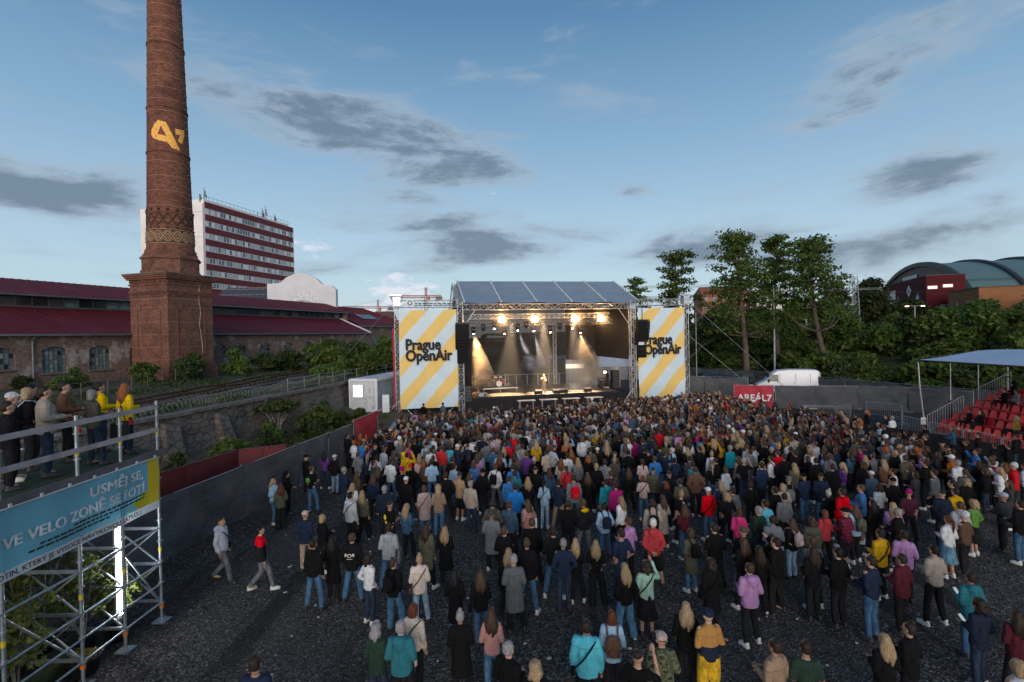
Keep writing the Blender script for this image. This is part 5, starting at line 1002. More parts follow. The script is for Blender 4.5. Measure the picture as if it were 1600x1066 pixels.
for i, u in enumerate((4.55, 6.55, 8.6, 10.75)):
    t = stage_thing('pit_table', ['white topped table leftmost before the stage front', 'white topped table before the singer at the stage front', 'white topped table right of the singer before the stage front', 'white topped table rightmost before the stage front'][i], 'table', u, -1.6, 0, group='white tables in the pit before the stage'); m = MB(); m.box((0,0,1.02), (1.55,.55,.05)); m.build('top', M('lit_table_white', (.85,.83,.8), .5), t)
    for a in (-.6,.6):
        m = MB(); m.box((a,0,.5), (.05,.4,1.0)); m.build('leg', alu, t)
ap = stage_thing('effects_box', 'small white effects box at the left corner of the stage edge', 'equipment box', 1.0, .25, 1.3, rad(8)); m = MB(); m.box((0,0,.18), (.75,.4,.3)); m.build('case', M('case_grey', (.4,.42,.45), .5), ap); m = MB(); m.box((.2,-.21,.18), (.18,.02,.16)); m.build('panel', black_plastic, ap)
for u, v_, h, lb in ((-.3,.2,1.5,'tall black equipment rack at the left edge of the stage'),(14.5,2.5,1.75,'tall black amplifier rack stacked at the right edge of the stage'),(13.6,3.6,1.0,'low black amplifier rack behind the right musician')):
    t = stage_thing('equipment_rack', lb, 'equipment rack', u, v_, 1.3 if u > 0 else .9); m = MB(); m.box((0,0,h/2), (.7,.6,h)); m.build('case', black_plastic, t)
    for k in range(int(h/.28)): m = MB(); m.box((0,-.31,.16+k*.28), (.6,.03,.22)); m.build('unit', M('rack_unit', (.05,.05,.055), .4, .3), t)
t = stage_thing('grey_flight_case', 'tall grey flight case standing by the right stage post', 'flight case', 15.0, 3.4, 1.3); m = MB(); m.box((0,0,1.05), (.7,.6,2.1)); m.build('case', M('case_pale', (.33,.34,.35), .6), t); m = MB(); m.box((0,-.31,1.05), (.06,.03,2.1)); m.build('trim', alu, t)
wl_ = stage_thing('work_light', 'small lit work lamp at the right side of the stage', 'lamp', 14.2, 4.4, 1.3); m = MB(); m.tube((0,0,0), (0,0,1.4), .02, n=5); m.build('post', black_metal, wl_); m = MB(); m.box((0,-.05,1.45), (.2,.08,.16)); m.build('lamp', emit('work_lamp', (1., .82, .55), 22.), wl_)
for i, (u, v_) in enumerate(((5.2, 1.6), (9.4, 1.5), (11.9, 2.2))):
    t = stage_thing('microphone_stand', ['empty microphone stand left of the singer', 'empty microphone stand right of the singer', 'empty microphone stand before the right musician'][i], 'microphone stand', u, v_, 1.3); m = MB(); m.lathe([(.14,0),(.14,.02),(.02,.04)], 14); m.build('base', black_metal, t); m = MB(); m.tube((0,0,.03), (0,0,1.35), .013, n=6); m.tube((0,0,1.35), (.0,-.35,1.5), .01, n=5); m.build('pole', black_metal, t); m = MB(); m.ell((0,-.4,1.52), (.025,.05,.025), 8, 6); m.build('capsule', steel, t)
for i, (pp_, z_) in enumerate((([(1.3,.5),(2.4,.9),(4.0,.7),(6.0,1.0)], 1.315), ([(8.2,.6),(9.6,1.1),(11.,.8),(13.2,2.4)], 1.315))):
    m = MB(); m.path([SW(a, b, z_) for a, b in pp_], .014, 5); m.build('stage_cable', black_plastic, label=['black cable lying on the deck left of the singer', 'black cable lying on the deck towards the right musician'][i], cat='cable')
# marquee, trailer behind the stage
tent = thing('marquee_tent', 'white marquee tent seen through the black backdrop behind the stage', 'tent', (1.9, 72, 0), rad(5)); tw = M('tent_white', (.66,.68,.74), .7, 0, .6, .12, .2, 3)
m = MB(); L = 16.5; m.add([(0,0,1.9),(L,0,1.9),(L,3.5,3.6),(0,3.5,3.6),(0,7,1.9),(L,7,1.9)], [(0,1,2,3),(3,2,5,4),(0,3,4),(1,5,2)]); m.build('roof', tw, tent); m = MB(); m.box((L/2,0,.95), (L,.04,1.85)); m.box((0,3.5,.95), (.04,7,1.85)); m.build('wall', M('tent_grey', (.30,.31,.33), .7), tent)
trm = M('trailer_grey', (.30,.30,.31), .6)
tr_ = thing('white_trailer', 'white trailer lit up behind the right musician', 'trailer', SW(11.9, 13, 0), SA); m = MB(); m.box((2.3,1.2,2.2), (5.2,2.4,2.9)); m.build('body', trm, tr_); m = MB(); m.box((2.,-.02,2.9), (2.2,.05,.5)); m.build('wall_panel', emit('trailer_glow', (1., .8, .6), .9), tr_)  # panel's own glow stands in for light on the trailer wall
for a in (1.2, 3.6): m = MB(); m.tube((a,.1,.45), (a,.5,.45), .42, n=14); m.build('wheel', MATS['tyre'], tr_)
l = bpy.data.lights.new('trailer_lamp', 'POINT'); l.energy = 70; l.color = (1., .85, .7); l.shadow_soft_size = .2; o = bpy.data.objects.new('trailer_lamp', l); COL.objects.link(o); o.location = SW(13.2, 11.2, 3.6)
# ---------------------------------------------------------------- grandstand with red seats
gsd = thing('grandstand', 'open grandstand with rows of red plastic seats under a pale blue canopy', 'grandstand')
NR, X0, Y1 = 6, 25.5, 30.8; dX, dZ = .70, .37
redseat = M('red_seat', (.62,.014,.028), .5, 0, 3, .2, .04, vary=.25); greym = M('stand_grey', (.16,.17,.18), .8, .2, 2, .3)
s = MB()   # bucket seat facing -X, with back
s.add([(-.2,-.21,.0),(.14,-.21,-.02),(.14,.21,-.02),(-.2,.21,.0),(-.22,-.23,.05),(.16,-.23,.03),(.16,.23,.03),(-.22,.23,.05)], [(0,3,2,1),(4,5,6,7),(0,1,5,4),(3,7,6,2),(0,4,7,3),(1,2,6,5)])
s.add([(.14,-.22,.0),(.21,-.21,.22),(.26,-.15,.40),(.26,.15,.40),(.21,.21,.22),(.14,.22,.0),(.19,-.22,.0),(.25,-.21,.22),(.30,-.14,.41),(.30,.14,.41),(.25,.21,.22),(.19,.22,.0)], [(0,1,4,5),(1,2,3,4),(6,11,10,7),(7,10,9,8),(0,6,7,1),(1,7,8,2),(2,8,9,3),(3,9,10,4),(4,10,11,5),(0,5,11,6)])
s.box((0,0,-.19), (.08,.3,.36)); seatm = s.mesh('seat', redseat)
md = bpy.data.objects.new('tmp', seatm); COL.objects.link(md); b = md.modifiers.new('b', 'BEVEL'); b.width = .02; b.segments = 2; seatm = evaluated(md); bpy.data.objects.remove(md); seatm.name = 'seat'
for k in range(NR):
    x = X0+k*dX; z = .38+k*dZ
    m = MB(); m.box((x+.05, Y1-6, z-.04), (dX, 12.4, .06)); m.box((x-dX/2+.06, Y1-6, z-dZ/2-.05), (.04, 12.4, dZ)); m.build('tread', greym, gsd)
    y = Y1-.25
    while y > 19 and (x-.2)/y < 1.03: put('seat', seatm, gsd, (x, y, z+.38), random.uniform(-.02,.02)); y -= .56
m = MB()
for k in range(NR+1):
    for y in (Y1+.2, Y1-4, Y1-8, Y1-11.8): m.bar((X0-.3+k*dX, y, 0), (X0-.3+k*dX, y, .3+k*dZ), .06)
m.build('scaffold_leg', steel, gsd)
canm = M('canopy_fabric', (.36,.44,.56), .5, 0, .8, .12, .1, 2)
q = NB('canopy_cloth'); q.fin(q.mix(q.noise(q.coord(), .5, 4, .5), (.54,.67,.86), (.47,.59,.78)), .55); trn = q.n('ShaderNodeBsdfTranslucent'); trn.inputs[0].default_value = (.45,.5,.58,1); mx = q.n('ShaderNodeMixShader'); mx.inputs[0].default_value = .25; q.l(q.b.outputs[0], mx.inputs[1]); q.l(trn.outputs[0], mx.inputs[2]); q.l(mx.outputs[0], q.out.inputs[0])
put('canopy', grid_mesh('canopy', 18, 24, lambda u, v_: (24.55+8.*u, 31.1-13*v_, 4.72+.56*sin(min(1, u*1.2)*pi/2)-.07*abs(sin(v_*pi*4))*(1-u)-.05*sin(u*pi*3)), q.m), gsd)
m = MB(); m.tube((24.55,31.1,4.70), (24.55,18.1,4.70), .05, n=6); m.path([(24.55,31.1,4.66),(26.5,31.1,5.0),(29,31.1,5.22),(32.5,31.1,5.24)], .03, 6); m.build('canopy_frame', black_metal, gsd)
m = MB(); m.path([(24.65,31.1,4.7),(24.75,31.1,3.),(25.0,31.15,1.2),(25.15,31.2,0)], .045, 7); m.build('front_post', alu, gsd)
for x, zt_ in ((26.7,5.05),(28.4,5.22),(30.2,5.28)):
    m = MB(); m.tube((x,31.2,2.1), (x,31.2,zt_), .03, n=6); m.build('side_post', alu, gsd); m = MB(); m.tube((x,31.2,0), (x,31.2,2.2), .075, n=7); m.build('post_foot', black_metal, gsd)
for (xa, za), (xb, zb) in (((25.1,.35),(27.3,1.5)), ((28.2,1.95),(30.2,2.9))):
    m = MB(); n = 14
    for i in range(n+1):
        f = i/n; m.tube((xa+(xb-xa)*f, 31.0, za+(zb-za)*f-.05), (xa+(xb-xa)*f, 31.0, za+(zb-za)*f+1.0), .018 if 0 < i < n else .03, n=4)
    for d in (0, 1.0): m.tube((xa,31.,za+d), (xb,31.,zb+d), .028, n=5)
    m.build('side_railing', M('railing_white', (.40,.42,.44), .5, .4), gsd)
m = MB()
for i in range(18): m.tube((29.9, 31-i*.6, 2.4), (29.9, 31-i*.6, 3.6), .02, n=4)
m.bar((29.9,31,3.6), (29.9,20.5,3.6), .06); m.build('rear_railing', black_metal, gsd)
# ---------------------------------------------------------------- crowd barriers
barm = M('barrier_steel', (.36,.38,.41), .45, .6, 5, .2); b = MB(); n = 17
b.path([(-1.1,0,.18),(-1.1,0,1.05),(-1.05,0,1.1),(1.05,0,1.1),(1.1,0,1.05),(1.1,0,.18),(-1.1,0,.18)], .02, 6); frame_me = b.mesh('frame', barm)
b = MB()
for i in range(1, n): b.tube((-1.1+2.2*i/n, 0, .18), (-1.1+2.2*i/n, 0, 1.1), .008, n=4, cap=False)
bars_me = b.mesh('bars', barm); b = MB()
for x in (-.85,.85): b.path([(x,-.35,.02),(x,0,.18),(x,.35,.02)], .016, 5)
feet_me = b.mesh('foot', barm)
BARR = [((24.75,32.6),(24.7,30.4)),((24.7,30.3),(24.65,28.1)),((24.65,28.0),(24.6,25.8)),((24.6,25.7),(24.55,23.5)),((25.2,33.2),(26.6,34.9)),((26.8,35.2),(28.1,37.0)),((28.3,37.3),(27.0,39.1)),((21.2,37.5),(23.3,37.1)),((23.4,37.0),(25.2,38.2))]
for i, (a, c_) in enumerate(BARR):
    a, c_ = Vector(a), Vector(c_); d = c_-a; t = thing('crowd_barrier', 'galvanised steel crowd barrier '+['first along the seat row, at the stand corner','second along the front of the red seats','third along the front of the red seats','nearest one along the front of the red seats','angled at the corner of the grandstand','behind the grandstand corner near the steps','furthest back near the grey screen fence','left one standing alone behind the crowd','right one standing alone behind the crowd'][i], 'crowd barrier', ((a+c_)/2).to_3d(), atan2(d.y, d.x), 'steel crowd barriers near the grandstand')
    put('frame', frame_me, t); put('bars', bars_me, t); put('foot', feet_me, t)
sgn = thing('paper_notice', 'small white paper notice tied to the barrier at the stand corner', 'notice', (24.9,31.05,0)); m = MB(); m.box((0,0,1.0), (.3,.02,.42)); m.build('sheet', white_paint, sgn)
bf = thing('black_barrier', 'low black fabric covered barrier between crowd and grandstand', 'barrier'); P5 = [Vector(p) for p in ((19.2,35.4),(19.6,32.2),(20.9,29.4),(22.4,26.3),(23.3,22.5))]
for a, c_ in zip(P5, P5[1:]):
    d = c_-a; m = MB(); m.box((0,0,.55), (d.length-.04,.04,1.0)); m.build('panel', blackcloth, bf, ((a+c_)/2).to_3d(), atan2(d.y, d.x)); m = MB(); m.tube((a.x,a.y,1.07), (c_.x,c_.y,1.07), .022, n=5); m.build('rail', black_metal, bf)
# ---------------------------------------------------------------- scaffold platform at the left
sf = thing('scaffold_platform', 'steel scaffold viewing platform with artificial turf deck and guard rails', 'scaffold')
FX, BX, DZ = -8.52, -12.6, 4.08; PY = [12.2, 11.05, 9.95, 8.42, 6.9, 5.3]; zinc = M('scaffold_zinc', (.40,.46,.50), .38, .75, 7, .3, .05); yel = M('yellow_tape', (.75,.52,.02), .5); ora = M('orange_collar', (.65,.16,.02), .5)
for i, y in enumerate(PY):
    for x in (FX, FX-2.1, BX):
        m = MB(); m.tube((x,y,.12), (x,y,5.3 if x == FX else 4.), .034, n=10); o = m.build('standard', zinc, sf)
        m = MB(); m.box((x,y,.03), (.3,.3,.03)); m.tube((x,y,.03), (x,y,.4), .022, n=7); m.build('base_plate', zinc, o)
        m = MB()
        for z in (.45,.95,1.45,1.95,2.45,2.95,3.45,3.95,4.45,4.95): m.tube((x,y,z-.012), (x,y,z+.012), .062, n=8)
        m.build('rosette', zinc, o, kind='stuff')
        if x == FX:
            m = MB(); m.tube((x,y,5.02-.5), (x,y,5.14-.5), .037, n=10); m.tube((x,y,1.7), (x,y,1.8), .037, n=10); m.build('tape', yel, o); m = MB(); m.tube((x,y,.34), (x,y,.42), .05, n=8); m.build('collar', ora, o)
for z in (.47, .92, 1.4, 2.25):
    for a, c_ in zip(PY, PY[1:]): m = MB(); m.tube((FX,a,z), (FX,c_,z), .025, n=8); m.build('ledger', zinc, sf)
for z in (4.62, 5.16):
    for a, c_ in zip(PY, PY[1:]): m = MB(); m.bar((FX+.02,a,z), (FX+.02,c_,z), .035, .10); m.build('guard_rail', M('guard_rail_grey', (.42,.40,.42), .6, .3), sf)
for z in (1.4, 2.25, 3.2):
    for y in PY[:5]: m = MB(); m.bar((FX,y,z), (FX-2.1,y,z), .04, .06); m.build('transom', zinc, sf)
for y in PY[:4]:
    for z0, z1 in ((.5,1.4),(1.4,2.25)):
        m = MB(); m.bar((FX,y,z0), (FX-1.05,y,z1), .03); m.bar((FX-1.05,y,z0), (FX,y,z1), .03); m.bar((FX-1.05,y,z0), (FX-2.1,y,z1), .03); m.build('lattice_brace', M('brace_white', (.34,.35,.36), .5, .4), sf)
    m = MB(); m.bar((FX,y,.5), (FX-2.1,y,.5), .035, .06); m.build('transom', zinc, sf)
for a, c_ in ((0,1),(2,3),(3,4)): m = MB(); m.tube((FX-.04,PY[a],.5), (FX-.04,PY[c_],2.2), .022, n=7); m.tube((FX-2.1,PY[a],2.2), (FX-2.1,PY[c_],.5), .022, n=7); m.build('diagonal_brace', zinc, sf)
turf = M('turf', (.022,.045,.014), .95, 0, 3, .4, .8, 60)
for i in range(9): y = 12.5-i*.82; m = MB(); m.box((FX-2.05, y-.41, DZ-.04), (4.1,.81,.06)); m.build('deck_board', M('deck_ply', (.12,.09,.06), .8), sf)
m = MB(); m.box((FX-2.05, 8.8, DZ+.005), (4.06,7.3,.02)); m.build('turf_mat', turf, sf); m = MB(); m.bar((FX+.03,12.5,DZ-.02), (FX+.03,5.2,DZ-.02), .05, .14); m.build('edge_board', M('edge_dark', (.10,.10,.11), .6), sf)
# printed vinyl banner on the scaffold front
vb = thing('vinyl_banner', 'light blue printed vinyl banner with white and black lettering hung on the scaffold', 'banner')
YB0, YB1, ZB0, ZB1 = 12.12, 5.4, 2.78, 3.98; FB = FX+.065
def vinyl(name, col, rough=.35, tr=.3):
    q = NB(name); f = q.noise(q.coord(), .9, 4, .5, .5); q.bump(f, .35, .15); q.fin(q.mix(q.step(f, .3, .7), col, tuple(x*.86 for x in col)), rough); t_ = q.n('ShaderNodeBsdfTranslucent'); t_.inputs[0].default_value = col+(1,); mx = q.n('ShaderNodeMixShader'); mx.inputs[0].default_value = tr; q.l(q.b.outputs[0], mx.inputs[1]); q.l(t_.outputs[0], mx.inputs[2]); q.l(mx.outputs[0], q.out.inputs[0]); return q.m
vblue = vinyl('vinyl_blue', (.22,.58,.74), .35, .42); vwhite = vinyl('vinyl_white', (.66,.68,.70), .35, .2); vyel = vinyl('vinyl_yellow', (.72,.55,.03))
def vx(y, z): return FB+.018*sin(y*4.2)+.012*sin(z*6+y*2)
def vpatch(name, ya, yb, za, zb, mat, off=0., n=40, par=None): return put(name, grid_mesh(name, n, 8, lambda u, v_: (vx(ya+(yb-ya)*u, za+(zb-za)*v_)+off, ya+(yb-ya)*u, za+(zb-za)*v_), mat), par or vb)
vpatch('blue_panel', YB1, YB0-.34, ZB0+.17, ZB1, vblue, n=60); vpatch('yellow_panel', YB0-.34, YB0, ZB0+.17, ZB1, vyel, n=6); vpatch('white_strip', YB1, YB0, ZB0, ZB0+.17, vwhite, n=60)
m = MB(); m.add([(vx(YB0-.34,z)+.005, y, z) for y, z in ((YB0-.34,ZB0+.175),(YB0-.34,ZB0+.52),(YB0-1.25,ZB0+.175))], [(0,1,2)]); m.build('yellow_wedge', vyel, vb)
# the banner is read from the yard: text runs along -Y .. towards +Y on the right
def vtext(txt, size, y0, z, mat, bold=.0, align='LEFT', wid=None, off=0.):
    me = text_mesh(txt, size, .001, bold, align); me.materials.append(mat); w_ = max(v.co.x for v in me.vertices)-min(v.co.x for v in me.vertices); sx_ = wid/w_ if wid else 1.
    for v in me.vertices: y = y0+v.co.x*sx_; zz = z+v.co.y; v.co = (vx(y, zz)+.012+off+v.co.z, y, zz)
    put('lettering', me, vb)
vwt = M('print_white', (.74,.78,.80), .5)
for i_, (dy, dz) in enumerate(((0,0),(.014,0),(-.014,.004),(0,.012))):   # heavy strokes laid down in passes
    vtext('USMĚJ SE,', .27, 11.62+dy, ZB1-.36+dz, vwt, 0., 'RIGHT', 1.42, .003*i_); vtext('VE VELO ZONĚ SE FOTÍ', .27, 11.66+dy, ZB1-.68+dz, vwt, 0., 'RIGHT', 3.25, .003*i_)
vtext('OBSAHUJE NIKOTIN, KTERÝ JE VYSOCE NÁVYKOVOU LÁTKOU.', .135, 11.55, ZB0+.045, inkm, 0., 'RIGHT', 4.25)
g = np.random.default_rng(8); m = MB()
for r_, (ya, yb) in enumerate(((9.75,11.68),(9.05,11.66),(8.85,10.6))):
    y = ya
    while y < yb: w_ = min(g.uniform(.05,.17), yb-y); m.box((vx(y,3.2)+.014, y+w_/2, ZB0+.46-r_*.075), (.004,w_,.034)); y += w_+.03
m.build('fine_print', inkm, vb)
m = MB(); m.tube((FB,YB1,ZB1), (FB,YB0,ZB1), .015, n=5); m.build('hem_rope', M('rope_white', (.6,.6,.6), .8), vb)
for i in range(12): m = MB(); y = YB0-.1-i*.58; m.box((FB,y,ZB1+.03), (.03,.05,.07)); m.build('cable_tie', MATS['rope_white'], vb)
# LED tube and the lit planting under the deck
led = thing('light_tube', 'glaring white vertical light tube fixed inside the scaffold', 'lamp', (-8.74, 11.24, 0)); m = MB(); m.tube((0,0,.72), (0,0,2.75), .021, n=10); m.build('tube', emit('led_white', (.90,.95,1.), 50.), led); m = MB(); m.box((-.07,0,1.7), (.05,.12,2.2)); m.build('housing', alu, led)
sap = np.random.default_rng(23); sap_l = []
for i, (x, y, h, r) in enumerate([(-9.3,10.9,2.3,.45),(-9.0,11.5,2.0,.4),(-9.6,10.0,2.5,.55),(-9.1,9.2,2.4,.5),(-9.9,8.7,2.5,.6),(-9.2,8.1,2.2,.5),(-10.1,10.8,2.4,.55),(-10.4,9.6,2.5,.6),(-9.6,7.4,2.3,.6),(-10.2,7.9,2.4,.6)]):
    t = thing('birch_sapling', 'potted birch sapling with small leaves lit by the tube under the deck', 'sapling', (x, y, 0), 0, 'potted birch saplings inside the scaffold'); m = MB(); bl = []
    for k in range(3):
        a = sap.uniform(0, 6.3); e = Vector((r*.6*cos(a), r*.6*sin(a), h*sap.uniform(.75, 1.))); mid = e*.5+Vector((sap.uniform(-.1,.1), sap.uniform(-.1,.1), 0)); m.path([(0,0,.3), mid, e], [.022,.014,.006], 5)
        for j in range(7):
            f = sap.uniform(.3, 1.); b_ = sap.uniform(0, 6.3); c_ = Vector((e.x*f, e.y*f, .3+(e.z-.3)*f)); tp_ = c_+Vector((r*.55*cos(b_), r*.55*sin(b_), sap.uniform(-.05,.25))); m.path([c_, tp_], [.007,.003], 3); bl.append((tp_.x, tp_.y, tp_.z, .2, .2, .16))
    m.build('stem', birchb, t); sap_l.append((x/y, t)); put('foliage', leaves_mesh('foliage', bl, 900, .058, LEAF['birch'], 200+i, .4), t); m = MB(); m.lathe([(.17,0),(.2,.33),(.21,.34)], 12); m.build('pot', black_plastic, t)
number_off(sap_l, 'potted birch sapling with small leaves inside the scaffold, %s')
tb = thing('planter_trough', 'black planter tub with mossy yellow green planting under the scaffold', 'planter', (-8.85, 10.35, 0)); m = MB(); m.lathe([(.24,0),(.29,.30),(.31,.32),(.28,.32)], 20); m.build('tub', black_plastic, tb); put('foliage', leaves_mesh('foliage', [(0,0,.33,.24,.24,.06),(.08,.05,.36,.15,.15,.06)], 500, .05, leaf_mat('moss_leaf', (.20,.15,.02), (.30,.24,.05)), 31), tb)
mb = thing('mossy_board', 'long mossy timber board lying under the scaffold planting', 'board', (-9.45, 8.6, 0), rad(90)); m = MB(); m.box((0,0,.16), (5.6,.55,.3)); m.build('board', M('moss_board', (.035,.05,.012), .95, 0, 3, .5, .9, 20), mb)
